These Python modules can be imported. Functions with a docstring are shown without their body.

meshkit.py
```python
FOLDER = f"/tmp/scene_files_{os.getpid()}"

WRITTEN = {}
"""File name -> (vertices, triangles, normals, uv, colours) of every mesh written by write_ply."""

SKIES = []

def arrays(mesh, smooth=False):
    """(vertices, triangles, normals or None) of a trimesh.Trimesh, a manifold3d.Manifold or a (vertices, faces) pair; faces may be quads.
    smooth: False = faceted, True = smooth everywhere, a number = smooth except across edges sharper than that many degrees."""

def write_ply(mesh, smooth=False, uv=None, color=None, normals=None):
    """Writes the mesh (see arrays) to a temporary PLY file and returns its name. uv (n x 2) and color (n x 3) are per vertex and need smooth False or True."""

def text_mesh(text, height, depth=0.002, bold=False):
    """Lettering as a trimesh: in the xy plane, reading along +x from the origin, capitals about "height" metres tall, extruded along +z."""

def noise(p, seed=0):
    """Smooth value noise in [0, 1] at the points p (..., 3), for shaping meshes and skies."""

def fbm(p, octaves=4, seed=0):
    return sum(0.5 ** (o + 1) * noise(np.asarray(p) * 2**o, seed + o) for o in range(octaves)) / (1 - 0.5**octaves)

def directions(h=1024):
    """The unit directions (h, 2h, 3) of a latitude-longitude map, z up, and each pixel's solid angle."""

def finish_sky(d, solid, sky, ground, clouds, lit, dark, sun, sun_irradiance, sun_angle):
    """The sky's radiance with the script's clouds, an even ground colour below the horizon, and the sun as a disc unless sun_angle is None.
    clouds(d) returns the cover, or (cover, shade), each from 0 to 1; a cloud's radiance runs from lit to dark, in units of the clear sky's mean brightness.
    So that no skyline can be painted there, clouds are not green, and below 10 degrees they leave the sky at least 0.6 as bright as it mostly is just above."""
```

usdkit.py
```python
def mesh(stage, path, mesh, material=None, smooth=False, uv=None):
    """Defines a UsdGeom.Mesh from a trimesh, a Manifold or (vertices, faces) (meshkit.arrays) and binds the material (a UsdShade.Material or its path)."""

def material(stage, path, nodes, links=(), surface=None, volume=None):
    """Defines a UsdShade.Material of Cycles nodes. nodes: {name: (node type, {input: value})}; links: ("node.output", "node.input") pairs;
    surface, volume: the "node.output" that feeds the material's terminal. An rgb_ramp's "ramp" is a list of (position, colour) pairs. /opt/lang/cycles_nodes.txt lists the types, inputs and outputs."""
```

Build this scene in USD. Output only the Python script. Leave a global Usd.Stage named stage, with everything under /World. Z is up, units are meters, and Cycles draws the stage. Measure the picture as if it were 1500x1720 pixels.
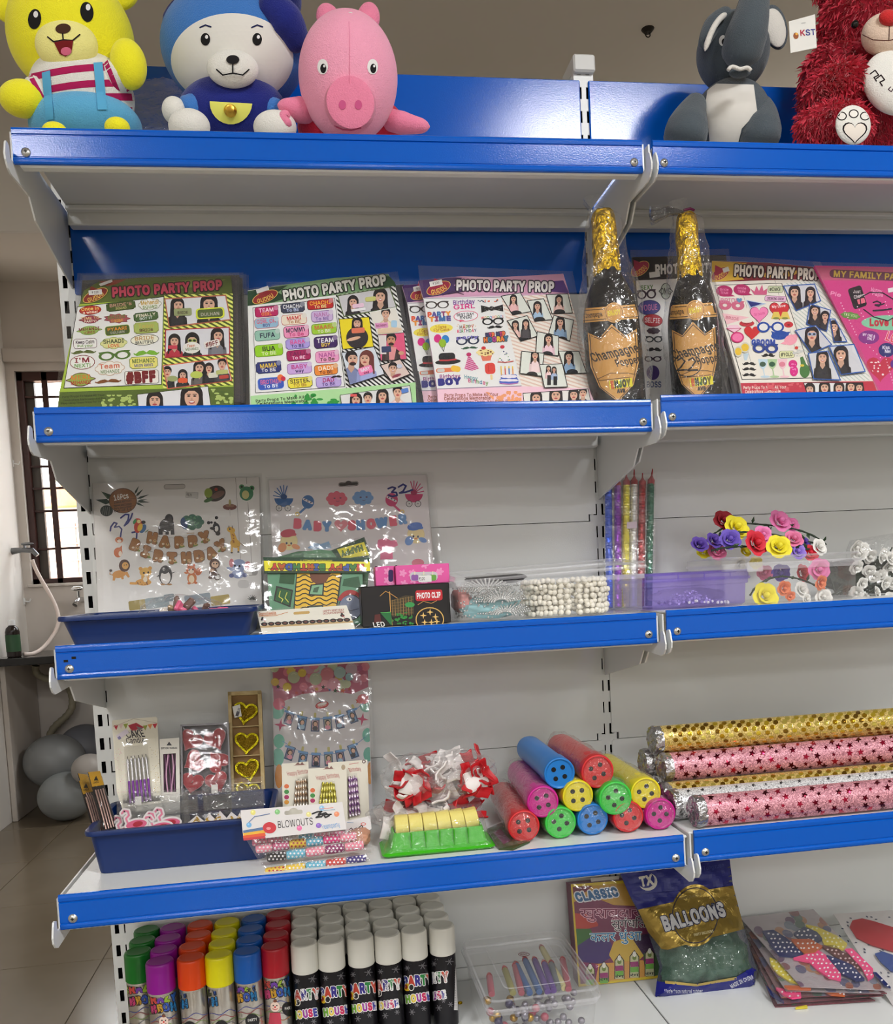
import math, glob, random
import numpy as np, trimesh, shapely
from shapely.geometry import Polygon, Point, LineString, MultiPolygon, box as sbox
from shapely import affinity as AF
from shapely.ops import unary_union
import usdkit
from pxr import Usd, UsdGeom, UsdLux, UsdShade, Gf, Sdf, Vt

stage = Usd.Stage.CreateInMemory()
UsdGeom.SetStageUpAxis(stage, 'Z'); UsdGeom.SetStageMetersPerUnit(stage, 1.0)
UsdGeom.Xform.Define(stage, '/World'); UsdGeom.Scope.Define(stage, '/World/Looks')
rng = np.random.default_rng(7); random.seed(7)

# ------------------------------------------------------------------ camera
IMW, IMH, FPX, CY = 1500, 1720, 1447.836, 1079.914
CAM = np.array([0.37593, -1.54812, 1.18])
YAW, PITCH, ROLL = -0.141938, -0.072865, -0.050205
def _axes():
    cy, sy = math.cos(YAW), math.sin(YAW)
    fw = np.array([-sy*math.cos(PITCH), cy*math.cos(PITCH), math.sin(PITCH)])
    r = np.array([cy, sy, 0.0]); u = np.cross(r, fw)
    return r*math.cos(ROLL)+u*math.sin(ROLL), -r*math.sin(ROLL)+u*math.cos(ROLL), fw
CR, CU, CF = _axes()
cam = UsdGeom.Camera.Define(stage, '/World/camera')
cam.CreateHorizontalApertureAttr(36.0); cam.CreateVerticalApertureAttr(36.0*IMH/IMW)
cam.CreateFocalLengthAttr(36.0*FPX/IMW)
cam.CreateVerticalApertureOffsetAttr(36.0*(CY-IMH/2)/IMW)
cam.CreateClippingRangeAttr(Gf.Vec2f(0.05, 200))
m = Gf.Matrix4d(1.0)
for i, a in enumerate((CR, CU, -CF)): m.SetRow(i, Gf.Vec4d(*map(float, a), 0))
m.SetRow(3, Gf.Vec4d(*map(float, CAM), 1))
cam.AddTransformOp().Set(m)
cam.CreateExposureAttr(0.53)

# ------------------------------------------------------------------ lights
dome = UsdLux.DomeLight.Define(stage, '/World/sky_light')
dome.CreateIntensityAttr(1.9); dome.CreateColorAttr(Gf.Vec3f(.92, .96, 1.0))
sun = UsdLux.DistantLight.Define(stage, '/World/sun_light')
sun.CreateIntensityAttr(1.6); sun.CreateAngleAttr(0.6); sun.CreateColorAttr(Gf.Vec3f(1, .95, .86))
sun.AddRotateXYZOp().Set(Gf.Vec3f(50, 0, 0))     # shines towards +y and down, on what lies outside the window
LAMP = 34.0
LAMPS = [(1.56, -2.08, 1.05), (-0.86, -2.85, .8), (3.9, -2.4, .6), (0.9, -5.2, .8), (3.6, -5.6, .8), (-0.8, -8.45, 1.5), (2.81, -9.3, 1.5), (0.8, -11.8, 1.6), (4.6, -11.6, 1.4), (0.9, 2.75, .55), (2.6, 1.2, .5)]
for i, (x, y, k) in enumerate(LAMPS):
    l = UsdLux.RectLight.Define(stage, '/World/ceiling_lamp_light_%03d' % (i+1))
    l.CreateWidthAttr(0.58); l.CreateHeightAttr(0.58); l.CreateIntensityAttr(LAMP*k); l.CreateColorAttr(Gf.Vec3f(.975, .985, 1.0))
    l.AddTranslateOp().Set(Gf.Vec3d(x, y, 2.955))

# ------------------------------------------------------------------ rays of pixels into the room
def rays(xy):
    xy = np.atleast_2d(np.asarray(xy, float))
    return CF + np.outer((xy[:, 0]-750)/FPX, CR) - np.outer((xy[:, 1]-CY)/FPX, CU)
def at(x, y, Y=None, Z=None, X=None):
    d = rays((x, y))[0]
    for v, i in ((X, 0), (Y, 1), (Z, 2)):
        if v is not None: return CAM + d*(v-CAM[i])/d[i]
class Plane:
    """A plane in the room; at() gives where the surface seen at a point of the photo lies on it."""
    def __init__(s, a, b, c):
        a, b, c = (np.asarray(p, float) for p in (a, b, c)); s.o = a
        n = np.cross(b-a, c-a); n /= np.linalg.norm(n)
        s.n = n if n @ (CAM-a) > 0 else -n
    def at(s, xy, off=0.0):
        d = rays(xy); o = s.o + s.n*off
        return CAM + d*(((o-CAM) @ s.n)/(d @ s.n))[:, None]
    def move(s, off):
        q = object.__new__(Plane); q.o, q.n = s.o+s.n*off, s.n; return q
class Surf:
    """A curved surface (a mesh): points of the photo are carried on to it."""
    def __init__(s, mesh):
        s.m = mesh; s.q = trimesh.ray.ray_triangle.RayMeshIntersector(mesh) if not EMB else trimesh.ray.ray_pyembree.RayMeshIntersector(mesh)
        s.vn = None
    def at(s, xy, off=0.0):
        d = rays(xy); d = d/np.linalg.norm(d, axis=1)[:, None]
        out = np.full((len(d), 3), np.nan)
        loc, ri, ti = s.q.intersects_location(np.repeat(CAM[None], len(d), 0), d, multiple_hits=False)
        out[ri] = loc
        if np.isnan(out).any():                       # beyond the outline: lay it on the nearest point of the surface
            good = ~np.isnan(out[:, 0])
            t = np.linalg.norm(loc-CAM, axis=1).mean() if len(loc) else np.linalg.norm(s.m.vertices-CAM, axis=1).min()
            from scipy.spatial import cKDTree
            bad = np.where(~good)[0]; p = CAM+d[bad]*t
            out[bad] = s.m.vertices[cKDTree(s.m.vertices).query(p)[1]]
        return out - d*off
try:
    import embreex; from trimesh.ray import ray_pyembree; EMB = True
except Exception: EMB = False

# ------------------------------------------------------------------ prims
USED = {}
def numbered(parent, name):
    k = (parent, name); USED[k] = USED.get(k, -1)+1
    return name if USED[k] == 0 else '%s_%03d' % (name, USED[k])
class Th:
    def __init__(s, prim, loc): s.prim, s.path, s.loc = prim, str(prim.GetPath()), np.asarray(loc, float)
def tag(prim, label=None, cat=None, group=None, kind=None):
    for k, v in (('label', label), ('category', cat), ('group', group), ('kind', kind)):
        if v: prim.SetCustomDataByKey(k, v)
def thing(name, label, cat, loc=(0, 0, 0), group=None, kind=None):
    x = UsdGeom.Xform.Define(stage, '/World/'+numbered('/World', name))
    x.AddTranslateOp().Set(Gf.Vec3d(*map(float, loc)))
    tag(x.GetPrim(), label, cat, group, kind)
    return Th(x.GetPrim(), loc)
def obj(name, mesh, mat, parent=None, smooth=False, label=None, kind=None, col=None, cat=None, group=None):
    """One mesh prim: under a thing (mesh given in the room's coordinates) or at top level."""
    base = parent.path if parent is not None else '/World'
    loc = parent.loc if parent is not None else np.zeros(3)
    path = base+'/'+numbered(base, name)
    if isinstance(mesh, (list, tuple)) and len(mesh) and isinstance(mesh[0], trimesh.Trimesh): mesh = cat_(mesh)
    if isinstance(mesh, trimesh.Trimesh): mesh = (np.array(mesh.vertices), np.array(mesh.faces))
    v, f = mesh
    if col is None: us, f = np.unique(np.asarray(f), return_inverse=True); v = np.asarray(v)[us]; f = f.reshape(-1, 3)
    pm = usdkit.mesh(stage, path, trimesh.Trimesh(np.asarray(v)-loc, f, process=False), mat, smooth)
    if col is not None:
        UsdGeom.PrimvarsAPI(pm).CreatePrimvar('tint', Sdf.ValueTypeNames.Color3fArray, 'vertex').Set(Vt.Vec3fArray.FromNumpy(np.asarray(col, np.float32)))
    tag(pm.GetPrim(), label, cat, group, kind)
    return Th(pm.GetPrim(), loc)
def cat_(ms): return trimesh.util.concatenate(list(ms))
def dup(src, name, loc, label, cat, group=None, rz=0, scale=None):
    x = UsdGeom.Xform.Define(stage, '/World/'+numbered('/World', name))
    x.AddTranslateOp().Set(Gf.Vec3d(*map(float, loc))); x.AddRotateZOp().Set(float(rz))
    p = x.GetPrim(); p.GetReferences().AddInternalReference(src.path); p.SetInstanceable(True)
    tag(p, label, cat, group)
    return Th(p, loc)

# ------------------------------------------------------------------ materials
def lin(c):
    if isinstance(c, str): c = tuple(int(c[i:i+2], 16) for i in (0, 2, 4))
    c = np.asarray(c, float)/255.0
    return np.where(c <= .04045, c/12.92, ((c+.055)/1.055)**2.4)
MATS = {}
def M(name, c, rough=.5, metal=0.0, bump=None, mottle=None, **kw):
    """bump: (scale, distance in m); mottle: (scale, second colour) varies the paint in large blotches."""
    if name in MATS: return MATS[name]
    n = {'p': ('principled_bsdf', {'base_color': lin(c), 'roughness': rough, 'metallic': metal, **kw}), 'g': ('geometry', {})}; L = []
    if bump:
        n['nz'] = ('noise_texture', {'scale': bump[0], 'detail': 3.0}); n['b'] = ('bump', {'strength': 1.0, 'distance': bump[1]})
        L += [('g.position', 'nz.vector'), ('nz.fac', 'b.height'), ('b.normal', 'p.normal')]
    if mottle:
        n['mz'] = ('noise_texture', {'scale': mottle[0], 'detail': 4.0}); n['mr'] = ('map_range', {'from_min': .4, 'from_max': .65})
        n['mm'] = ('mix_color', {'a': lin(c), 'b': lin(mottle[1])})
        L += [('g.position', 'mz.vector'), ('mz.fac', 'mr.value'), ('mr.result', 'mm.fac'), ('mm.result', 'p.base_color')]
    MATS[name] = usdkit.material(stage, '/World/Looks/'+name, n, L, surface='p.BSDF'); return MATS[name]
def tinted(name, rough=.45, metal=0.0, **kw):
    if name in MATS: return MATS[name]
    MATS[name] = usdkit.material(stage, '/World/Looks/'+name, {'a': ('attribute', {'attribute': 'tint'}), 'p': ('principled_bsdf', {'roughness': rough, 'metallic': metal, **kw})}, [('a.color', 'p.base_color')], surface='p.BSDF')
    return MATS[name]
def film(name, tint=(1, 1, 1), haze=.05, hazec=(235, 235, 235), rough=.08, bscale=60.0, bdist=.002, refl=1.0, base=.045):
    if name in MATS: return MATS[name]
    n = {'g': ('geometry', {}), 'nz': ('noise_texture', {'scale': bscale, 'detail': 2.0, 'distortion': .6}), 'b': ('bump', {'strength': 1.0, 'distance': bdist}),
         't': ('transparent_bsdf', {'color': tint}), 's': ('glossy_bsdf', {'roughness': rough, 'color': (refl, refl, refl)}), 'd': ('diffuse_bsdf', {'color': lin(hazec)}),
         'f': ('layer_weight', {'blend': .5}), 'p': ('math', {'math_type': 'power', 'value2': 3.0}), 'k': ('math', {'math_type': 'multiply_add', 'value2': .42, 'value3': base}), 'm': ('mix_closure', {}), 'h': ('mix_closure', {'fac': haze})}
    L = [('g.position', 'nz.vector'), ('nz.fac', 'b.height'), ('b.normal', 's.normal'), ('f.facing', 'p.value1'), ('p.value', 'k.value1'), ('k.value', 'm.fac'), ('t.BSDF', 'm.closure1'), ('s.BSDF', 'm.closure2'),
         ('m.closure', 'h.closure1'), ('d.BSDF', 'h.closure2')]
    MATS[name] = usdkit.material(stage, '/World/Looks/'+name, n, L, surface='h.closure'); return MATS[name]
PRINT = tinted('printed_card', .42)
FOILP = tinted('printed_foil', .3, .75)
CARD = M('white_card', (225, 223, 216), .6)
GLOSSC = film('clear_sleeve', haze=.008, bscale=24, bdist=.0014)
CRINK = film('crinkled_wrap', haze=.025, bscale=55, bdist=.006, rough=.09, base=.05)
PUMPW = film('pump_wrap', haze=.03, bscale=85, bdist=.009, rough=.1, base=.09)
CLEARB = film('clear_box_plastic', haze=.05, bscale=8, bdist=.0008, rough=.10)
BLUE = M('blue_powder_coat', (0, 90, 196), .14, bump=(520, .00011), specular_ior_level=.45)
WHITE = M('white_powder_coat', (226, 228, 226), .34, bump=(500, .00012))
DARKH = M('dark_recess', (12, 12, 12), .9)
STEEL = M('zinc_screw', (205, 205, 200), .28, .9)
CHROME = M('chrome', (225, 225, 225), .12, 1.0)

# ------------------------------------------------------------------ shapes
def cbox(x0, x1, y0, y1, z0, z1, b=.0015):
    b = min(b, (x1-x0)*.45, (y1-y0)*.45, (z1-z0)*.45); p = []
    for k in range(3):
        e = [b, b, b]; e[k] = 0
        for s in np.ndindex(2, 2, 2):
            p.append([(x0+e[0], x1-e[0])[s[0]], (y0+e[1], y1-e[1])[s[1]], (z0+e[2], z1-e[2])[s[2]]])
    return trimesh.convex.convex_hull(np.array(p))
def bx(x0, x1, y0, y1, z0, z1):
    return trimesh.creation.box(bounds=[(x0, y0, z0), (x1, y1, z1)])
def rotz(mesh, deg, c=(0, 0, 0)):
    mesh.apply_transform(trimesh.transformations.rotation_matrix(math.radians(deg), [0, 0, 1], c)); return mesh
def rot(mesh, deg, axis, c=(0, 0, 0)):
    mesh.apply_transform(trimesh.transformations.rotation_matrix(math.radians(deg), axis, c)); return mesh
def lathe(prof, c=(0, 0, 0), n=32):
    m = trimesh.creation.revolve(np.asarray(prof, float), sections=n); m.apply_translation(c); return m
def frame_of(d):
    d = np.asarray(d, float); d = d/np.linalg.norm(d)
    a = np.cross(d, [0, 0, 1.0] if abs(d[2]) < .9 else [1.0, 0, 0]); a /= np.linalg.norm(a)
    return a, np.cross(d, a), d
def between(prof, p, q, n=28):
    """Lathe whose profile (r, t) runs along the line from p (t=0) to q (t=1)."""
    p, q = np.asarray(p, float), np.asarray(q, float); L = np.linalg.norm(q-p)
    m = trimesh.creation.revolve(np.array([(r, t*L) for r, t in prof]), sections=n)
    a, b, d = frame_of(q-p); T = np.eye(4); T[:3, 0], T[:3, 1], T[:3, 2], T[:3, 3] = a, b, d, p
    if np.linalg.det(T[:3, :3]) < 0: T[:3, 0] = -T[:3, 0]
    m.apply_transform(T); return m
def tube(pts, r, sides=8, closed=False):
    p = np.asarray(pts, float); n = len(p); r = np.broadcast_to(r, (n,))
    t = np.gradient(p, axis=0) if not closed else np.roll(p, -1, 0)-np.roll(p, 1, 0)
    t /= np.linalg.norm(t, axis=1)[:, None]+1e-12
    a = np.zeros_like(p); ref = np.array([0, 0, 1.0]) if abs(t[0, 2]) < .9 else np.array([1.0, 0, 0])
    for i in range(n):
        v = (ref if i == 0 else a[i-1]); v = v - t[i]*(v @ t[i]); a[i] = v/np.linalg.norm(v)
    b = np.cross(t, a); g = np.arange(sides)*2*np.pi/sides
    v = p[:, None]+r[:, None, None]*(np.cos(g)[None, :, None]*a[:, None]+np.sin(g)[None, :, None]*b[:, None])
    m = n if closed else n-1; F = []
    for i in range(m):
        for j in range(sides):
            A, B, C, D = i*sides+j, i*sides+(j+1) % sides, ((i+1) % n)*sides+(j+1) % sides, ((i+1) % n)*sides+j
            F += [(A, B, C), (A, C, D)]
    V = v.reshape(-1, 3)
    if not closed:
        V = np.vstack([V, p[0], p[-1]])
        for j in range(sides):
            F += [(len(V)-2, (j+1) % sides, j), (len(V)-1, (n-1)*sides+j, (n-1)*sides+(j+1) % sides)]
    return trimesh.Trimesh(V, np.array(F), process=False)
def spline(pts, n=40):
    from scipy.interpolate import CubicSpline
    p = np.asarray(pts, float); s = np.r_[0, np.cumsum(np.linalg.norm(np.diff(p, axis=0), axis=1))]
    return CubicSpline(s, p)(np.linspace(0, s[-1], n))
def extr(poly, T, depth):
    """Polygon in a plane frame T=(origin, ex, ey), thick along ex x ey."""
    o, ex, ey = (np.asarray(a, float) for a in T); ez = np.cross(ex, ey)
    ms = []
    for g in getattr(poly, 'geoms', [poly]):
        if g.is_empty or g.area < 1e-12: continue
        m = trimesh.creation.extrude_polygon(g, depth, engine='earcut')
        v = m.vertices; m.vertices = o+np.outer(v[:, 0], ex)+np.outer(v[:, 1], ey)+np.outer(v[:, 2], ez)
        if np.dot(np.cross(ex, ey), ez) < 0: m.invert()
        ms.append(m)
    return cat_(ms)
def ico(c, r, sub=3, R=None):
    m = trimesh.creation.icosphere(sub); v = m.vertices*np.asarray(r, float)
    if R is not None: v = v @ np.asarray(R).T
    m.vertices = v+np.asarray(c, float); return m
def roty(deg):
    a = math.radians(deg); return np.array([[math.cos(a), 0, math.sin(a)], [0, 1, 0], [-math.sin(a), 0, math.cos(a)]])
def rotx(deg):
    a = math.radians(deg); return np.array([[1, 0, 0], [0, math.cos(a), -math.sin(a)], [0, math.sin(a), math.cos(a)]])
def pxm(Y):                       # metres per pixel at depth Y near the middle of the photo
    return abs((Y-CAM[1])*1.0)/FPX
def vnoise(p, f, seed=0):
    from meshkit import noise
    return noise(np.asarray(p)*f, seed)*2-1

# ------------------------------------------------------------------ flat print: coloured shapes laid on a surface
FONTS = {}
def _font(kind, size=72):
    from PIL import ImageFont
    k = (kind, size)
    if k not in FONTS:
        pat = {'sans': 'Inter.woff2', 'hindi': 'NotoSansDevanagari-Regular.woff2', 'mono': 'DejaVuSansMono.woff2'}[kind]
        FONTS[k] = ImageFont.truetype(glob.glob('/opt/blender-*/*/datafiles/fonts/'+pat)[0], size)
    return FONTS[k]
GLY = {}
def glyph(s, kind='sans', bold=0):
    """Outline of a string: capitals 1 tall, baseline at y=0 (y up), starts at x=0. -> (shape, advance)"""
    k = (s, kind, bold)
    if k in GLY: return GLY[k]
    from PIL import Image, ImageDraw
    f = _font(kind); cap = 52.4
    x0, y0, x1, y1 = f.getbbox(s, anchor='ls', stroke_width=bold)
    adv = f.getlength(s)
    if x1 <= x0 or y1 <= y0: GLY[k] = (Polygon(), adv/cap); return GLY[k]
    im = Image.new('L', (int(x1-x0+8), int(y1-y0+8)))
    ImageDraw.Draw(im).text((4-x0, 4-y0), s, 255, f, anchor='ls', stroke_width=bold)
    on = np.pad(np.asarray(im) > 127, ((0, 0), (1, 1))).astype(np.int8)
    rr, st = np.nonzero(np.diff(on, axis=1) == 1); en = np.nonzero(np.diff(on, axis=1) == -1)[1]
    g = shapely.union_all(shapely.box(st, -rr-1, en, -rr)).buffer(.7, join_style=2).buffer(-.7).simplify(1.1)
    g = AF.affine_transform(g, [1/cap, 0, 0, 1/cap, (x0-4)/cap, (4-y0)/cap])
    GLY[k] = (g, (adv+bold*1.2)/cap); return GLY[k]
def textshape(s, kind='sans', bold=0, sp=0.0):
    """List of (shape, x) per letter and the total width."""
    if kind == 'hindi': g, a = glyph(s, kind, bold); return [(g, 0.0)], a
    x, out = 0.0, []
    for ch in s:
        g, a = glyph(ch, kind, bold); out.append((g, x)); x += a+sp
    return out, x-sp
class Art:
    """Shapes in the photo's pixel frame (y down), later laid on a surface. Later shapes lie over earlier ones."""
    def __init__(s): s.it = []; s.tree = []
    def add(s, g, c, lay=None):
        if g is None or g.is_empty: return s
        if not g.is_valid: g = g.buffer(0)
        b = g.bounds
        if lay is None:
            lay = 0
            for (bb, l) in s.tree:
                if l >= lay and b[0] < bb[2] and b[2] > bb[0] and b[1] < bb[3] and b[3] > bb[1]: lay = l+1
        s.tree.append((b, lay)); s.it.append((g, lin(c), lay)); return s
    def poly(s, pts, c): return s.add(Polygon(pts), c)
    def ell(s, x, y, rx, ry, c, rot=0): return s.add(ell(x, y, rx, ry, rot), c)
    def line(s, pts, w, c): return s.add(LineString(pts).buffer(w/2, cap_style=1, quad_segs=3).simplify(.12), c)
    def rect(s, x, y, w, h, c, rot=0, r=0, edge=None, ew=1.5): 
        g = rrect(x, y, w, h, r, rot)
        if edge is not None: s.add(g.buffer(ew), edge)
        return s.add(g, c)
    def text(s, t, x, y, h, c, rot=0, w=None, bold=2, kind='sans', shear=0, anchor='m', sp=0.0, edge=None, ew=1.2, arc=0.0, colors=None, vs=1.0):
        """Letters h px tall whose middle (anchor m) or left end (l) lies at x,y; w: total width in px; arc: sagitta of a bowed baseline in px."""
        L, tot = textshape(t, kind, bold, sp)
        sx = h if w is None else w/max(tot, 1e-6)
        a = math.radians(rot); ca, sa = math.cos(a), math.sin(a); parts = []
        for i, (g, gx) in enumerate(L):
            if g.is_empty: continue
            q = AF.affine_transform(g, [sx, -shear*h, 0, -h*vs, gx*sx, h*vs/2])   # to pixels, y down, centred in height
            if anchor == 'm': q = AF.translate(q, -tot*sx/2, 0)
            if arc:
                cx = q.centroid.x + (0 if anchor == 'm' else -tot*sx/2); u = cx/(tot*sx/2)
                q = AF.rotate(q, math.degrees(math.atan(-2*arc*u/(tot*sx/2))), origin=(q.centroid.x, 0)); q = AF.translate(q, 0, arc*(1-u*u))
            parts.append(AF.affine_transform(q, [ca, -sa, sa, ca, x, y]))
        if edge is not None: s.add(shapely.union_all([p.buffer(ew, quad_segs=2) for p in parts]).simplify(.15), edge)
        l0 = None
        for i, p in enumerate(parts):
            cc = c if colors is None else colors[i % len(colors)]
            s.add(p.simplify(.08), cc, l0)
            l0 = s.tree[-1][1] if l0 is None else max(l0, 0)
        return s
    def mesh(s, surf, eps=.00012, seg=None, base=.00025, clip=None):
        V, F, C, n = [], [], [], 0
        for g, c, lay in s.it:
            if clip is not None: g = g.intersection(clip)
            for q in getattr(g, 'geoms', [g]):
                if q.geom_type != 'Polygon' or q.area < .05: continue
                try: v, f = trimesh.creation.triangulate_polygon(q, engine='earcut')
                except Exception: continue
                if not len(f): continue
                if seg: v, f = trimesh.remesh.subdivide_to_size(np.c_[v, np.zeros(len(v))], f, seg, max_iter=12); v = v[:, :2]
                us, f = np.unique(f, return_inverse=True); v = v[us]; f = f.reshape(-1, 3)
                P = surf.at(v, base+eps*lay)
                a, b, d = P[f[:, 0]], P[f[:, 1]], P[f[:, 2]]
                flip = np.einsum('ij,ij->i', np.cross(b-a, d-a), CAM-a) < 0
                f = np.where(flip[:, None], f[:, ::-1], f)
                V.append(P); F.append(f+n); C.append(np.repeat(c[None], len(P), 0)); n += len(P)
        if not V: p = surf.at([(750, 860)]); return np.repeat(p, 3, 0), np.array([[0, 1, 2]]), np.zeros((3, 3))
        return np.vstack(V), np.vstack(F), np.vstack(C)
    def lay(s, parent, surf, name='printed_design', mat=None, label=None, **kw):
        v, f, c = s.mesh(surf, **kw)
        if len(v) < 4: return None
        return obj(name, (v, f), mat or PRINT, parent, col=c, label=label)
def ell(x, y, rx, ry, rot=0, n=7):
    return AF.translate(AF.rotate(AF.scale(Point(0, 0).buffer(1, quad_segs=n), rx, ry, origin=(0, 0)), rot, origin=(0, 0)), x, y)
def rrect(x, y, w, h, r=0, rot=0):
    g = sbox(-w/2+r, -h/2+r, w/2-r, h/2-r)
    if r: g = g.buffer(r, quad_segs=3)
    return AF.translate(AF.rotate(g, rot, origin=(0, 0)), x, y)
def star(x, y, r, k=.45, n=5, rot=0):
    a = np.arange(2*n)*np.pi/n-np.pi/2+math.radians(rot); q = np.where(np.arange(2*n) % 2 == 0, r, r*k)
    return Polygon(np.c_[x+q*np.cos(a), y+q*np.sin(a)])
def heart(x, y, s, rot=0):
    t = np.linspace(0, 2*np.pi, 28)[:-1]
    g = Polygon(np.c_[16*np.sin(t)**3, -(13*np.cos(t)-5*np.cos(2*t)-2*np.cos(3*t)-np.cos(4*t))]/16*s)
    return AF.translate(AF.rotate(g.buffer(0), rot, origin=(0, 0)), x, y)
def cloud(x, y, w, h, rot=0, n=8):
    a = np.arange(n)*2*np.pi/n
    g = shapely.union_all([Point(np.cos(t)*.36*w, np.sin(t)*.34*h).buffer(1) for t in []]+[ell(np.cos(t)*.36*w, np.sin(t)*.32*h, .17*w, .2*h, n=4) for t in a]+[ell(0, 0, .4*w, .38*h)])
    return AF.translate(AF.rotate(g, rot, origin=(0, 0)), x, y)
def quad(pts, u, v):
    (ax, ay), (bx_, by), (cx, cy), (dx, dy) = pts      # tl tr br bl
    return ((1-u)*(1-v)*ax+u*(1-v)*bx_+u*v*cx+(1-u)*v*dx, (1-u)*(1-v)*ay+u*(1-v)*by+u*v*cy+(1-u)*v*dy)
def plate(parent, name, surf, poly, th, mat, label=None, kind=None):
    """A sheet: outline in the photo's pixels on a plane, th thick behind it."""
    g = poly if isinstance(poly, Polygon) else Polygon(poly)
    v, f = trimesh.creation.triangulate_polygon(g, engine='earcut')
    a = surf.at(v); b = a-surf.n*th; n = len(v)
    fl = np.cross(a[f[0, 1]]-a[f[0, 0]], a[f[0, 2]]-a[f[0, 0]]) @ surf.n < 0
    if fl: f = f[:, ::-1]
    F = [f, f[:, ::-1]+n]; V = [a, b]; k = 2*n
    for ring in [g.exterior]+list(g.interiors):
        r = np.asarray(ring.coords)[:-1]; p = surf.at(r); q = p-surf.n*th; m = len(r)
        V += [p, q]
        i = np.arange(m); j = (i+1) % m
        s1 = np.c_[i, j, j+m]+k; s2 = np.c_[i, j+m, i+m]+k; F += [s1, s2]; k += 2*m
    return obj(name, (np.vstack(V), np.vstack(F)), mat, parent, label=label, kind=kind)
def sheath(parent, surf, tl, tr, br, bl, mat=None, bulge=.003, wr=.0012, seed=0, n=(18, 22), name='clear_sleeve', f=70, back=.006, label=None):
    """A clear bag round a flat thing: front and back films that meet at the edges."""
    nu, nv = n; u, v = np.meshgrid(np.linspace(0, 1, nu), np.linspace(0, 1, nv))
    X, Yy = quad((tl, tr, br, bl), u.ravel(), v.ravel()); e = (np.minimum(np.minimum(u, 1-u)*6, np.minimum(v, 1-v)*6)).ravel().clip(0, 1)**.6
    base = surf.at(np.c_[X, Yy]); nz = vnoise(base, f, seed)+.6*vnoise(base, f*2.3, seed+1)
    fr = base+surf.n*((bulge+wr*nz)*e+.0006)[:, None]; bk = base-surf.n*(back*e)[:, None]
    i = np.arange(nu*nv).reshape(nv, nu); q = np.stack([i[:-1, :-1], i[:-1, 1:], i[1:, 1:], i[1:, :-1]], -1).reshape(-1, 4)
    q = np.vstack([q[:, [0, 1, 2]], q[:, [0, 2, 3]]])
    N = len(fr)
    return obj(name, (np.vstack([fr, bk]), np.vstack([q[:, ::-1], q+N])), mat or GLOSSC, parent, smooth=True, label=label)

# ================================================================== the room
WALLC = M('wall_paint', (214, 206, 197), .75, bump=(35, .0006), mottle=(1.3, (190, 180, 170)))
CEILC = M('ceiling_paint', (222, 216, 206), .85, bump=(20, .0005))
FLOORC = M('floor_tile_glaze', (122, 110, 92), .16, bump=(6, .0003), mottle=(2.2, (114, 102, 84)))
FARC = M('far_wall_paint', (206, 202, 194), .8, bump=(35, .0006))
GROUT = M('floor_grout', (96, 86, 72), .8)
WOODD = M('dark_brown_frame', (58, 26, 20), .35)
BLACKST = M('black_granite', (22, 21, 20), .16)
XL, XR, YB, YF, ZC = -1.335, 6.0, 3.8, -14.0, 3.0
def struct(name, mesh, mat, **k): return obj(name, mesh, mat, kind='structure', **k)
fl = thing('floor', 'glossy beige square tiled shop floor', 'floor', kind='structure')
obj('screed', bx(XL-.2, XR, YF, YB+.2, -.1, -.004), GROUT, fl)
tx0, ty0, ts = -.40-.6*4, 1.335-.6*5, .6
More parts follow.
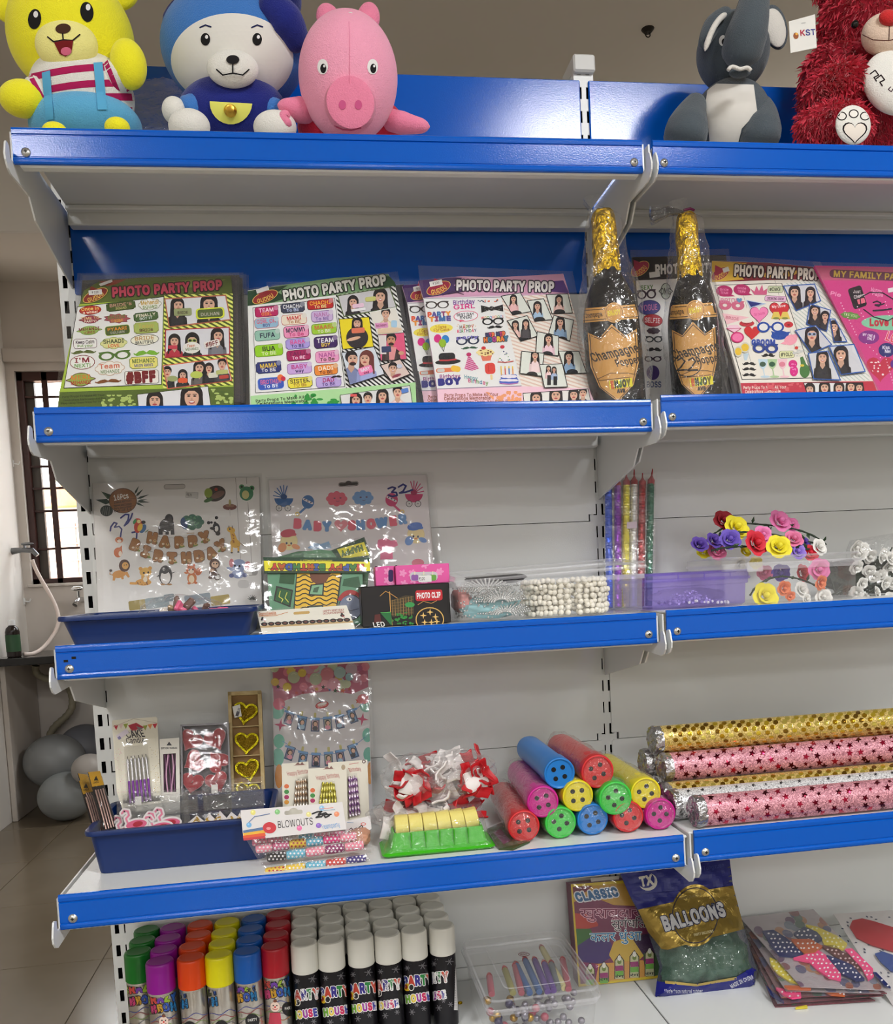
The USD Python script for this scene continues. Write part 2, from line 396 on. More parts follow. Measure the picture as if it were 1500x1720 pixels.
for i in range(12):
    for j in range(9):
        x, y = tx0+i*ts, ty0+j*ts
        if x > 1.6 or x+ts < XL or y > YB: continue
        obj('tile', cbox(max(x, XL)+.0012, x+ts-.0012, y+.0012, min(y+ts, YB)-.0012, -.004, 0, .001), FLOORC, fl)
obj('tile_field', [bx(1.6-.4+.6, XR, YF, YB, -.004, -.0005), bx(XL, 1.8, YF, ty0, -.004, -.0005)], FLOORC, fl)
struct('ceiling', bx(XL-.2, XR, YF, YB+.2, ZC, ZC+.12), CEILC, label='plain beige painted ceiling with a downstand beam', cat='ceiling')
struct('trim_1', [cbox(XL, XR, 1.88, 2.13, 2.52, ZC+.01, .006)], CEILC, label='plastered beam dropping from the ceiling behind the shelving', cat='beam')
struct('wall_right', bx(XR, XR+.1, YF, YB, 0, ZC), FARC, label='plain side wall right of the shelving', cat='wall')
struct('wall_front', bx(XL, XR, YF-.1, YF, 0, ZC), FARC, label='plain wall facing the shelving across the shop', cat='wall')
# left wall with a gentle lean of its plaster edge, and the wall with the window
struct('wall_left', bx(XL-.2, XL, YF, YB+.2, 0, ZC), M('left_wall_paint', (226, 220, 212), .75, bump=(35, .0006)), label='white plastered wall left of the window with a pipe tap on it', cat='wall')
WX0, WX1, WZ0, WZ1 = -1.288, -.10, 1.275, 2.50
wb = thing('wall_back', 'stained plaster wall with window opening behind the shelving', 'wall', kind='structure')
hole = sbox(XL, 0, XR, ZC).difference(sbox(WX0, WZ0, WX1, WZ1))
obj('plaster', extr(hole, ((0, YB, 0), (1, 0, 0), (0, 0, 1)), -.2), WALLC, wb)
obj('lintel', cbox(XL, WX1+.3, YB-.035, YB+.02, 2.545, 2.62, .004), WALLC, wb)
obj('skirting', cbox(XL, XR, YB-.012, YB, 0, .09, .002), M('brown_skirting', (96, 82, 66), .4), wb)
w = thing('window_1', 'dark brown steel framed window with grille bars looking on a yard', 'window', kind='structure')
fy = YB+.03
obj('window_frame', [cbox(WX0, WX0+.034, fy, fy+.06, WZ0, WZ1), cbox(WX1-.05, WX1, fy, fy+.06, WZ0, WZ1), cbox(WX0, WX1, fy, fy+.06, WZ1-.05, WZ1), cbox(WX0, WX1, fy, fy+.06, WZ0, WZ0+.03)], WOODD, w)
obj('sash', [cbox(WX0+.034, WX0+.082, fy+.035, fy+.065, WZ0+.03, WZ1-.05)], M('weathered_sash', (74, 66, 58), .5), w)
for x in (-1.136, -.86, -.58, -.30): obj('grille_upright', cbox(x-.016, x+.016, fy+.0, fy+.012, WZ0, WZ1), WOODD, w)
for z in (1.479, 1.70, 1.832, 1.96, 2.16, 2.36): obj('grille_bar', cbox(WX0+.03, WX1-.03, fy+.013, fy+.025, z-.006, z+.006, .001), WOODD, w)
obj('pane', bx(WX0+.08, WX1-.05, fy+.045, fy+.049, WZ0+.03, WZ1-.05), film('window_glass', haze=.01, bdist=.0, rough=.02), w)
obj('sill', cbox(WX0-.02, WX1+.02, YB-.012, YB+.03, WZ0-.018, WZ0, .003), WALLC, w)
# outside
struct('ground', bx(-9, 9, YB+.21, 14, -.3, -.02), M('yard_concrete', (188, 178, 165), .9), label='pale concrete yard outside the window', cat='ground')
yw = thing('yard_wall', 'sunlit plastered yard wall with orange coping outside the window', 'wall', (0, 6.2, 0), kind='structure')
obj('plaster', bx(-6, 3, 6.2, 6.4, -.02, 1.95), M('yard_plaster', (214, 190, 172), .9), yw)
obj('coping', cbox(-6, 3, 6.12, 6.45, 1.95, 2.14, .01), M('orange_coping', (216, 140, 84), .8, mottle=(3, (230, 176, 130))), yw)
lat = []
for k in range(30): lat.append(bx(-4.6+k*.14, -4.585+k*.14, 6.185, 6.2, 1.35, 1.82))
for k in range(4): lat.append(bx(-4.6, -.4, 6.183, 6.2, 1.36+k*.14, 1.375+k*.14))
obj('lattice', lat, M('pink_lattice', (176, 140, 126), .9), yw)
pf = thing('picket_fence', 'white picket fence standing on the yard wall outside', 'fence', (0, 6.28, 2.14))
for k in range(32): obj('picket', cbox(-4.4+k*.145, -4.31+k*.145, 6.26, 6.285, 2.14, 3.3, .006), M('picket_paint', (236, 236, 230), .6), pf)
obj('rail', cbox(-4.5, .4, 6.286, 6.31, 2.28, 2.34), M('picket_paint', (0, 0, 0)), pf)
def leaves(name, c, r, n, mat, label, seed):
    g = np.random.default_rng(seed); V, F = [], []
    for k in range(n):
        d = g.normal(size=3); d /= np.linalg.norm(d); p = np.asarray(c)+d*np.asarray(r)*g.random()**.4
        a = g.normal(size=3); a /= np.linalg.norm(a); b = np.cross(a, d); b /= np.linalg.norm(b)+1e-9; s = .05+.05*g.random()
        V += [p-a*s, p+b*s*.4, p+a*s, p-b*s*.4]; F += [(4*k, 4*k+1, 4*k+2), (4*k, 4*k+2, 4*k+3)]
    t = thing(name, label, 'shrub', (c[0], c[1], 0))
    obj('foliage', (np.array(V), np.array(F)), mat, t)
    obj('stem', tube([(c[0], c[1], -.02), (c[0]+.05, c[1], c[2]*.5), (c[0], c[1], c[2])], .03, 6), M('bark', (90, 70, 50), .9), t)
leaves('leafy_shrub', (-2.55, 7.1, 2.25), (.7, .4, .5), 900, M('leaf_green', (120, 160, 60), .6), 'bright green shrub behind the white picket fence', 4)
# counter in the corner
ct = thing('counter', 'black stone kitchen counter slab on a plastered leg by the left wall', 'counter', (-1.2, 3.3, 0))
obj('slab', cbox(XL+.002, -.55, 3.22, YB-.013, .845, .885, .004), BLACKST, ct)
obj('leg', cbox(XL+.002, -1.305, 3.3, YB-.013, 0, .845, .004), WALLC, ct)
obj('leg', cbox(-.7, -.6, 3.3, YB-.013, 0, .845, .004), WALLC, ct)
# tap on the left wall
tp = thing('pipe_tap', 'grey metal wall tap feeding the white hose', 'tap', (XL, 3.6, 1.45))
a0 = at(20, 926, X=XL); py = a0[1]; pz = a0[2]
obj('spout', [tube([(XL, py, pz), (XL+.05, py, pz+.005), (XL+.11, py, pz), (XL+.135, py, pz-.03)], [.02, .014, .016, .013], 10)], M('dull_chrome', (120, 122, 124), .3, .8), tp, smooth=40)
obj('handle', [tube([(XL+.07, py, pz+.005), (XL+.07, py, pz+.035)], .008, 8), ico((XL+.085, py, pz+.038), (.035, .012, .009), 2)], M('dull_chrome', (0, 0, 0)), tp, smooth=40)
h0 = at(54, 940, Y=3.62); hp = [h0, at(70, 975, Y=3.62), at(92, 1015, Y=3.6), at(98, 1045, Y=3.56), at(84, 1075, Y=3.5), np.array([at(58, 1088, Y=3.4)[0], 3.4, .897]), np.array([at(40, 1094, Y=3.34)[0], 3.34, .897])]
hp = [np.array(p) for p in hp]
hs = thing('rubber_hose', 'pale rubber hose curling from the tap down to the counter', 'hose', hp[-1])
obj('hose', tube(spline(hp, 48), .011, 10), M('hose_rubber', (222, 206, 196), .5), hs, smooth=True)
t2 = thing('chrome_tap', 'small chrome tap under the window beside the shelf post', 'tap', at(132, 1000, Y=YB))
c2 = at(126, 1002, Y=YB-.05)
obj('spout', [tube([(c2[0]+.03, YB-.001, c2[2]-.02), (c2[0]+.02, YB-.06, c2[2]-.02), (c2[0]+.005, YB-.09, c2[2]-.05)], .015, 10)], CHROME, t2, smooth=40)
obj('handle', [tube([(c2[0]+.02, YB-.05, c2[2]-.02), (c2[0]+.02, YB-.05, c2[2]+.03)], .009, 8), ico((c2[0]+.015, YB-.055, c2[2]+.045), (.035, .014, .014), 2)], CHROME, t2, smooth=40)
for i, (x, y) in enumerate(((22, 779), (40, 1010))):
    q = at(x, y, X=XL); n_ = thing('wall_hook', ('upper' if i == 0 else 'lower')+' small white plastic hook on the left wall', 'hook', q)
    obj('plate', cbox(q[0], q[0]+.006, q[1]-.012, q[1]+.012, q[2]-.02, q[2]+.02), M('hook_plastic', (235, 235, 232), .4), n_)
    obj('peg', tube([q+(.005, 0, 0), q+(.03, 0, -.005), q+(.04, 0, .012)], .005, 6), M('hook_plastic', (0, 0, 0)), n_)
bc = np.array([-1.257, 3.32, .8855])
bt = thing('syrup_bottle', 'dark bottle with green label and white cap on the counter', 'bottle', bc)
obj('body', lathe([(0, 0), (.032, 0), (.036, .004), (.036, .135), (.03, .155), (.016, .168), (.016, .172), (0, .172)], bc, 24), M('amber_bottle', (28, 16, 14), .15), bt, smooth=40)
obj('cap', lathe([(0, .17), (.018, .17), (.018, .198), (0, .2)], bc, 20), M('white_cap', (235, 235, 235), .4), bt, smooth=40)
obj('paper_label', lathe([(.0364, .03), (.0366, .03), (.0366, .12), (.0364, .12)], bc, 24), M('green_label', (44, 82, 50), .5), bt, smooth=40)
ar = Art(); pl_ = Plane(bc+(0, -.0372, .0), bc+(.05, -.0372, 0), bc+(0, -.0372, .1))
pp = thing('drain_pipe', 'grey flexible drain pipe under the counter', 'pipe', (-1.0, 3.7, .5))
dp = [at(60, 1118, Y=3.55), at(66, 1135, Y=3.55), at(90, 1142, Y=3.55), at(118, 1160, Y=3.68), at(120, 1190, Y=3.7), at(98, 1215, Y=3.7), at(92, 1262, Y=3.7)]
obj('pipe', tube(spline(dp, 60), .02+.0025*np.cos(np.arange(60)*2.2), 12), M('grey_hose', (150, 142, 120), .5), pp, smooth=60)
for i, (x, y, r, Yd, c, lb) in enumerate(((92, 1278, 46, 3.42, (132, 134, 134), 'upper grey balloon'), (143, 1255, 40, 3.62, (118, 120, 128), 'dark grey balloon half behind the shelf post'), (150, 1292, 27, 3.2, (176, 170, 164), 'small pale grey balloon next to the shelf post'), (110, 1326, 42, 3.25, (140, 144, 144), 'lowest grey balloon lying on the floor'))):
    c0 = at(x, y, Y=Yd); r_ = r*pxm(Yd); c0[2] = max(c0[2], r_*.95) if i < 3 else r_*.93
    b = thing('balloon', lb+' of the cluster under the counter', 'balloon', c0, group='grey balloons under the counter')
    obj('skin', ico(c0, (r_*1.02, r_, r_*.93), 3), M('balloon_%d' % i, c, .45), b, smooth=True)
    obj('knot', between([(0, 0), (.006, 0), (.004, .5), (.01, 1), (0, 1)], c0+(r_*.97, 0, 0), c0+(r_*1.02+.025, 0, .005), 8), M('balloon_%d' % i, c), b)
for i, (x, y) in enumerate(((1088, 49), (12, 196))):
    q = at(x, y, Z=ZC); hk = thing('ceiling_hook', ['small dark ceiling hook right of the pink pig', 'small dark ceiling hook left of the yellow bear'][i], 'hook', q)
    obj('rose', lathe([(0, -.012), (.012, -.012), (.022, 0), (0, 0)], q, 14), M('dark_hook', (40, 34, 28), .5, .5), hk); obj('loop', tube([q+(.008*math.cos(t), 0, -.018+.008*math.sin(t)) for t in np.linspace(0, 6.2, 14)], .002, 6), M('dark_hook', (0, 0, 0)), hk)
# the ceiling lamps' housings
for i, (x, y, _) in enumerate(LAMPS):
    lt = thing('ceiling_lamp', 'square ceiling lamp panel '+['nearest above the shelves on the right', 'nearest above the shelves on the left', 'near the right wall', 'in the middle of the aisle', 'in the right aisle', 'far across the shop on the left', 'far across the shop in the middle', 'at the far end on the left', 'at the far end on the right', 'behind the shelving by the window wall', 'behind the right bay of the shelving'][i], 'lamp', (x, y, 3.0), group='ceiling lamp panels')
    obj('housing', [cbox(x-.31, x+.31, y-.31, y+.31, 2.962, 2.999, .004)], WHITE, lt)

# ================================================================== shelving
SX = 0.9
SHZ = [(1.8193, 1.8218), (1.4460, 1.4390), (1.1146, 1.1133), (.7811, .7814)]
SHZ2 = [1.8219, 1.4454, 1.1154, .7861]
SHD = [.268, .2695, .2638, .3424]
LH = .0485; PITCHS = .041; SLOT0 = 1.7058
un = thing('shelving_unit', 'white slotted shop shelving frame with blue top panels', 'shelving', (0, 0, 0))
def upright(xc):
    g = sbox(xc-.018, 0, xc+.018, 2.075)
    for k in range(-9, 42):
        z = SLOT0-PITCHS*k
        for s in (-1, 1):
            g = g.difference(sbox(xc+s*.0078-.0036, z-.0102, xc+s*.0078+.0036, z+.0102))
    m = [extr(g, ((0, 0, 0), (1, 0, 0), (0, 0, 1)), -.002)]
    m += [bx(xc-.018, xc-.0163, .002, .06, 0, 2.075), bx(xc+.0163, xc+.018, .002, .06, 0, 2.075)]
    return m
for k in range(3):
    xc = k*SX-.0055
    obj('upright', upright(xc), WHITE, un)
    obj('upright_core', bx(xc-.016, xc+.016, .02, .055, 0, 2.07), DARKH, un)
    obj('post_cap', cbox(xc-.020, xc+.020, -.010, .064, 2.066, 2.096, .003), M('cap_plastic', (206, 206, 202), .4), un)
PZ = [(.05, .4575), (.4587, .8656), (.8668, 1.2739), (1.2751, 1.6822)]
for b in range(2):
    x0, x1 = b*SX+.002, (b+1)*SX-.0135
    for z0, z1 in PZ:
        o_ = .014
        g = Polygon([(x0, z0+.012), (x0-.02+.02, z0+.012), (x0+o_, z0+.012), (x0+o_, z0), (x1-o_, z0), (x1-o_, z0+.012), (x1, z0+.012), (x1, z1-.004), (x1-.004, z1), (x0+.004, z1), (x0, z1-.004)])
        obj('back_panel', extr(g, ((0, .0, 0), (1, 0, 0), (0, 0, 1)), .0042), WHITE, un)
    obj('top_panel', cbox(x0, x1, -.0045, .0, 1.684, 2.054, .002), BLUE, un, label='blue top back panel')
    obj('panel_backing', bx(b*SX+.014, (b+1)*SX-.026, .0005, .03, .05, 2.05), M('panel_back', (90, 90, 88), .8), un)
def yz(poly, x, th): return extr(Polygon(poly), ((x, 0, 0), (0, 1, 0), (0, 0, 1)), th)
def bracket(x, zt, d, th=.0024):
    k = d-.268
    p = [(-.002, zt-.002), (-.002, zt-.125), (-.184-k*.6, zt-.089), (-.205-k*.8, zt-.064), (-.270-k, zt-.067), (-.281-k, zt-.0675), (-.290-k, zt-.064), (-.297-k, zt-.056), (-.2985-k, zt-.048), (-.2935-k, zt-.034), (-.2905-k, zt-.029), (-.286-k, zt-.0285), (-.280-k, zt-.031), (-.2785-k, zt-.045), (-.2665-k, zt-.046), (-.2655-k, zt-.02), (-.2655-k, zt-.0055)]
    return yz(p, x, th)
def shelf(b, zl, zr, d, label, name='shelf', full=False):
    x0, x1 = b*SX+.0004 if b == 0 else b*SX+.0085, (b+1)*SX-.0085; e0, e1 = (.0072 if full and b else -.006), (.0072 if full else -.004)
    t = thing(name, label, 'shelf', (x0, -d, zl), group='shop shelves with blue front lips')
    sl = (zr-zl)/(x1-x0)
    def tilt(m):
        m = cat_(m) if isinstance(m, list) else m
        m.vertices[:, 2] += (m.vertices[:, 0]-x0)*sl; return m
    z = zl
    deck = [cbox(x0-e0, x1+e1, -d+.003, -.008, z-.006, z-.0025, .001), cbox(x0+.006, x1-.004, -.030, -.008, z-.033, z-.006, .002), cbox(x0+.006, x1-.004, -.045, -.030, z-.014, z-.006, .002), cbox(x0+.006, x1-.004, -d+.003, -d+.018, z-.051, z-.006, .002)]
    obj('deck', tilt(deck), WHITE, t)
    pr = [(-d+.003, 0), (-d+.0008, 0), (-d-.0008, -.0012), (-d-.0016, -.004), (-d-.0014, -.0088), (-d+.0004, -.0098), (-d+.0004, -.0108), (-d-.0010, -.0118), (-d-.0010, -.0386), (-d-.0002, -.0392), (-d-.0002, -.0399), (-d-.0014, -.0408), (-d-.0022, -.0432), (-d-.0020, -.0462), (-d-.0008, -.0482), (-d+.003, -.0485)]
    g = extr(Polygon([(a, c) for a, c in pr]), ((x0, 0, z), (0, 1, 0), (0, 0, 1)), x1-x0)
    obj('front_lip', tilt(g), BLUE, t)
    for bxn, zz in ((x0-.0032 if b == 0 else x0-.006, zl), (x1+.0014, zr)):
        obj('bracket', bracket(bxn, zz, d), WHITE, t)
    for sx_, zz in ((x0+.017, zl), (x1-.013, zr)):
        c = np.array([sx_, -d-.001, zz-.0335])
        s = obj('screw', between([(0, 0), (.0062, 0), (.0062, .25), (.0045, .8), (.002, 1), (0, 1)], c, c+(0, -.0035, 0), 16), STEEL, t, smooth=40)
        cr = [bx(c[0]-.0022, c[0]+.0022, c[1]-.0038, c[1]-.0030, c[2]-.0006, c[2]+.0006), bx(c[0]-.0006, c[0]+.0006, c[1]-.0038, c[1]-.0030, c[2]-.0022, c[2]+.0022)]
        obj('screw_recess', cr, DARKH, t)
    return t
NM = ['top', 'second', 'third', 'fourth']
ON = ['plush toys on the left', 'photo prop packs and a bottle', 'banner packs and a pearl box', 'candle packs and the pump pile']
ON2 = ['the grey elephant and red bear', 'the red and pink prop packs', 'the flower crowns', 'the glitter rolls']
SH = []
for i in range(4):
    SH.append(shelf(0, *SHZ[i], SHD[i], 'blue lipped %s shelf of the left bay, holding %s' % (NM[i], ON[i]), full=i == 3))
for i in range(4):
    shelf(1, SHZ2[i], SHZ2[i], SHD[i], 'blue lipped %s shelf of the right bay, holding %s' % (NM[i], ON2[i]), full=i == 3)
BZ = .437
shelf(0, BZ, BZ, .37, 'lowest left shelf in view with the spray cans', full=True)
shelf(1, BZ, BZ, .37, 'lowest right shelf in view, holding the balloon packs', full=True)
e = SHZ[2][0]
hl = [bx(.0045+k, .0045+k+.006, -SHD[2]-.0012, -SHD[2]-.0008, e-.020-j, e-.0165-j) for k, j in ((.006, .004), (.017, .0)) ]
obj('punched_hole', hl, DARKH, SH[2])

# ================================================================== plush toys on the top shelf
def plushmat(name, c, rough=.95):
    return M(name, c, rough, bump=(520, .0012), sheen_weight=.25, sheen_roughness=.5)
def proj(P):
    d = np.asarray(P, float)-CAM; w_ = d @ CF
    return np.c_[750+FPX*(d @ CR)/w_, CY-FPX*(d @ CU)/w_]
def sil(mesh, inset=.6):
    return shapely.MultiPoint(proj(mesh.vertices)).convex_hull.buffer(-inset)
def blob(px, py, Y, rx, ry, rd, rot=0, sub=4, tilt=0, squash=None):
    """Soft stuffed lump: px size rx, ry; depth radius rd px."""
    k = pxm(Y)*1.0; c = at(px, py, Y=Y)
    m = trimesh.creation.icosphere(sub); v = m.vertices
    if squash: v = v*np.c_[1+squash*v[:, 2], np.ones(len(v)), np.ones(len(v))]
    v = v*np.array([rx*k, rd*k, ry*k]); v = v @ rotx(tilt).T @ roty(rot-2.9).T
    m.vertices = v+c; return m
def limb(pts, r, Y, sub=16):
    P = np.array([at(x, y, Y=yy) for x, y, yy in pts]); k = pxm(Y)
    n = 26; C = spline(P, n); R = np.interp(np.linspace(0, 1, n), np.linspace(0, 1, len(r)), r)*k
    e = np.minimum(np.arange(n), np.arange(n)[::-1])/4.0; R = R*np.sqrt(np.clip(1-(1-np.clip(e, 0, 1))**2, .02, 1))
    return tube(C, R, sub)
def seam(mesh, pts, surf=None): pass
YEL = plushmat('yellow_plush', (254, 246, 36)); PALEY = plushmat('pale_yellow_plush', (252, 244, 150)); SKYB = plushmat('sky_blue_felt', (96, 178, 222))
WPL = plushmat('white_plush', (236, 234, 226)); MAG = plushmat('magenta_plush', (190, 20, 96))
# --- yellow bear in striped shirt and dungarees
b = thing('plush_bear', 'yellow plush bear in a pink striped shirt and sky blue dungarees', 'plush toy', at(140, 225, Y=-.13))
head = blob(118, 55, -.13, 92, 88, 78, rot=-4, squash=-.10); obj('head', head, YEL, b, smooth=True)
obj('ear', [blob(22, 2, -.12, 34, 34, 16, rot=-30)], YEL, b, smooth=True); obj('ear', [blob(196, -22, -.12, 34, 34, 16, rot=25)], YEL, b, smooth=True)
muz = blob(112, 76, -.185, 46, 36, 26, rot=-4); obj('muzzle', muz, PALEY, b, smooth=True)
torso = blob(138, 162, -.135, 77, 66, 66, rot=0); shirt = obj('shirt', torso, WPL, b, smooth=True)
S = Surf(torso); a = Art()
for y0 in (107, 134, 157, 180):
    a.add(Polygon(list(zip(range(40, 231, 10), [y0+10-8*math.sin((x-40)/190*math.pi)-(x-135)*.10 for x in range(40, 231, 10)]))+list(zip(range(230, 39, -10), [y0+22-8*math.sin((x-40)/190*math.pi)-(x-135)*.10 for x in range(230, 39, -10)]))).intersection(sil(torso)), (178, 18, 88))
a.lay(shirt, S, 'stripes', tinted('plush_print', .95), seg=6)
pants = blob(145, 214, -.135, 83, 42, 70); obj('dungarees', pants, SKYB, b, smooth=True)
U = Surf(cat_([torso, pants])); a = Art()
for q in ([(70, 122), (84, 118), (90, 200), (77, 202)], [(157, 105), (172, 104), (180, 184), (164, 184)]): a = Art(); a.poly(q, (92, 176, 220)); a.lay(b, U, 'strap', tinted('plush_print'), seg=6, base=.002)
for (p, q, r_, h, hr) in ((((92, 140, -.15), (68, 158, -.165), (48, 164, -.17)), None, (20, 24, 25), (38, 166, -.175), (34, 26)), (((176, 132, -.15), (192, 132, -.165), (206, 120, -.17)), None, (18, 23, 24), (216, 108, -.175), (27, 36))):
    sl = limb(p, r_, -.15); s_ = obj('sleeve', sl, WPL, b, smooth=True)
    a = Art(); c_ = np.array(p)[:, :2]; d_ = c_[2]-c_[0]; d_ = d_/np.linalg.norm(d_); n_ = np.array([-d_[1], d_[0]])
    for t in (8, 26, 42): a.add(Polygon([c_[0]+d_*t-n_*40, c_[0]+d_*(t+8)-n_*40, c_[0]+d_*(t+8)+n_*40, c_[0]+d_*t+n_*40]).intersection(sil(sl)), (178, 18, 88))
    a.lay(s_, Surf(sl), 'stripes', tinted('plush_print'), seg=6)
    obj('paw', blob(h[0], h[1], h[2], *hr, 26), YEL, b, smooth=True)
obj('foot', blob(197, 214, -.21, 19, 14, 16), YEL, b, smooth=True); obj('foot', blob(92, 222, -.21, 19, 14, 16), YEL, b, smooth=True)
HS = Surf(cat_([head, muz])); a = Art()
for x, y, rt in ((58, 32, 6), (146, 20, -8)): e = Art(); e.ell(x, y, 11, 17, (16, 15, 15), rt); e.ell(x+2, y-8, 4, 5.5, (240, 240, 240)); e.lay(b, HS, 'eye', tinted('plush_print'), seg=5, base=.0008)
a.ell(106, 48, 13, 8.5, (70, 40, 22), -4); a.line([(105, 56), (106, 66)], 2.4, (30, 22, 18))
a.line([(80, 62), (90, 70), (106, 67), (122, 68), (134, 58)], 2.4, (30, 22, 18)); a.add(Polygon([(92, 72), (106, 69), (122, 69), (119, 88), (110, 94), (101, 90)]).buffer(1), (120, 16, 20)); a.ell(111, 86, 9, 7, (226, 110, 140))
a.lay(b, HS, 'nose_and_mouth', tinted('plush_print'), seg=5, base=.0008)
# --- blue puppy with white face
BLP = plushmat('blue_plush', (58, 122, 200)); NAV = plushmat('navy_plush', (16, 32, 128)); LEM = plushmat('lemon_felt', (240, 240, 120))
b = thing('plush_puppy', 'blue plush puppy with white face, navy cap and lemon yellow pocket', 'plush toy', at(390, 225, Y=-.13))
head = blob(394, 86, -.125, 112, 92, 84, squash=.06); obj('head', head, BLP, b, smooth=True)
cap_ = blob(398, -6, -.13, 100, 36, 86, rot=6); obj('cap', cap_, NAV, b, smooth=True)
obj('ear', limb([(438, 4, -.185), (478, 34, -.185), (500, 86, -.155)], (20, 28, 20), -.17), NAV, b, smooth=True); obj('ear', limb([(310, 8, -.10), (292, 40, -.09), (290, 70, -.08)], (14, 18, 14), -.1), NAV, b, smooth=True)
a = Art(); face = AF.scale(Point(0, 0).buffer(1, quad_segs=16), 103, 78).buffer(0); fp = AF.translate(face, 390, 100)
a.add(fp.intersection(sil(head, 3)), (232, 230, 222))
HS = Surf(head); a.lay(b, HS, 'face_patch', tinted('plush_print'), seg=6, base=.0015)
muz = blob(391, 116, -.20, 40, 27, 22); obj('muzzle', muz, WPL, b, smooth=True)
a = Art(); H2 = Surf(cat_([head, muz]))
for x in (345, 432): e = Art(); e.ell(x, 66, 8, 10.5, (16, 15, 15)); e.ell(x+2, 62, 2.6, 3.2, (240, 240, 240)); e.lay(b, H2, 'eye', tinted('plush_print'), seg=5, base=.0022); e = Art(); e.line([(x-9, 46), (x, 42), (x+9, 45)], 2.4, (20, 30, 80)); e.lay(b, H2, 'eyebrow', tinted('plush_print'), seg=5, base=.0022)
a.ell(391, 100, 11, 7.5, (22, 20, 22)); a.line([(391, 107), (391, 122)], 2.2, (22, 20, 22)); a.line([(364, 117), (374, 126), (391, 123), (408, 126), (418, 117)], 2.4, (22, 20, 22))
a.lay(b, H2, 'nose_and_mouth', tinted('plush_print'), seg=5, base=.0022)
torso = blob(392, 192, -.135, 86, 54, 60); obj('overalls', torso, NAV, b, smooth=True)
a = Art(); a.add(Polygon([(352, 170)]+[(388-36*math.cos(t), 171+38*math.sin(t)) for t in np.linspace(.05, math.pi-.05, 14)]+[(424, 174)]), (236, 236, 112))
pk = a.lay(b, Surf(torso), 'pocket', tinted('plush_print'), seg=5, base=.003)
q = Surf(torso).at([(387, 186)], .004)[0]; obj('button', between([(0, 0), (.009, 0), (.0095, .4), (.006, 1), (0, .85)], q+(0, .002, 0), q+(0, -.006, 0), 18), M('gold_button', (212, 170, 70), .25, 1.0), b, smooth=40)
obj('arm', limb([(345, 172, -.15), (325, 182, -.165), (306, 188, -.17)], (14, 20, 20), -.16), BLP, b, smooth=True); obj('paw', blob(293, 186, -.175, 19, 20, 18), WPL, b, smooth=True)
obj('arm', limb([(440, 175, -.15), (456, 186, -.16), (470, 192, -.165)], (14, 20, 20), -.16), BLP, b, smooth=True)
obj('foot', blob(318, 212, -.2, 32, 24, 26), WPL, b, smooth=True); obj('foot', blob(462, 214, -.2, 34, 24, 26), WPL, b, smooth=True)
# --- pink pig
PNK = plushmat('pink_plush', (250, 166, 194)); PNK2 = plushmat('rose_plush', (240, 136, 168)); RED = plushmat('red_plush', (206, 24, 60))
b = thing('plush_pig', 'pink plush pig in a red shirt leaning over the front edge of the top shelf', 'plush toy', at(585, 225, Y=-.15))
head = blob(585, 130, -.205, 79, 97, 70, rot=6); obj('head', head, PNK, b, smooth=True)
obj('ear', blob(552, 32, -.19, 19, 24, 10, rot=-14), PNK2, b, smooth=True); obj('ear', blob(619, 30, -.19, 18, 24, 10, rot=14), PNK2, b, smooth=True)
sn = between([(0, 0), (.034, 0), (.037, .55), (.034, .9), (.026, 1), (0, 1)], Surf(head).at([(588, 176)])[0]+(0, .012, 0), Surf(head).at([(588, 176)])[0]+(0, -.016, -.004), 36)
obj('snout', sn, PNK2, b, smooth=50)
a = Art(); A_ = Surf(cat_([head, sn])); 
for x in (575, 602): e = Art(); e.ell(x, 176, 6, 8, (206, 86, 136)); e.lay(b, A_, 'nostril', tinted('plush_print'), seg=5, base=.0008)
for x in (542, 626): e = Art(); e.ell(x, 112, 9, 13, (240, 238, 236)); e.ell(x+1, 115, 5, 8, (18, 16, 18)); e.ell(x+2.5, 111, 1.8, 2.4, (240, 240, 240)); e.lay(b, A_, 'eye', tinted('plush_print'), seg=5, base=.0008)
a.line([(562, 212), (576, 218), (590, 219), (606, 215)], 2.2, (196, 70, 110))
a.line([(586, 36), (587, 80), (587, 140)], .8, (226, 126, 158))
a.lay(b, A_, 'mouth_and_seam', tinted('plush_print'), seg=5, base=.0008)
obj('shirt', blob(590, 212, -.15, 86, 44, 55), RED, b, smooth=True)
for pts, r_ in ((((528, 190, -.17), (492, 182, -.20), (466, 176, -.21)), (16, 19, 8)), (((640, 196, -.17), (684, 208, -.2), (722, 213, -.21)), (16, 17, 9))):
    obj('arm', limb(pts, r_, -.19), PNK2, b, smooth=True)
obj('hand', limb([(486, 192, -.21), (476, 200, -.215), (490, 210, -.215)], (8, 10, 6), -.2), PNK2, b, smooth=True)
obj('hanging_loop', tube(spline([at(x, y, Y=-.25) for x, y in ((566, 48), (578, 32), (588, 22), (596, 34))], 20), .0016, 6), WPL, b, smooth=True)
# --- clear bag lying between them
b = thing('empty_bag', 'clear plastic bag standing against the blue top panel behind the plush toys', 'bag', at(250, 210, Y=-.04))
sheath(b, Plane(at(230, 215, Y=-.10), at(330, 215, Y=-.10), at(270, 140, Y=-.02)), (212, 138), (320, 132), (330, 222), (205, 222), CRINK, .012, .004, 3, name='film')
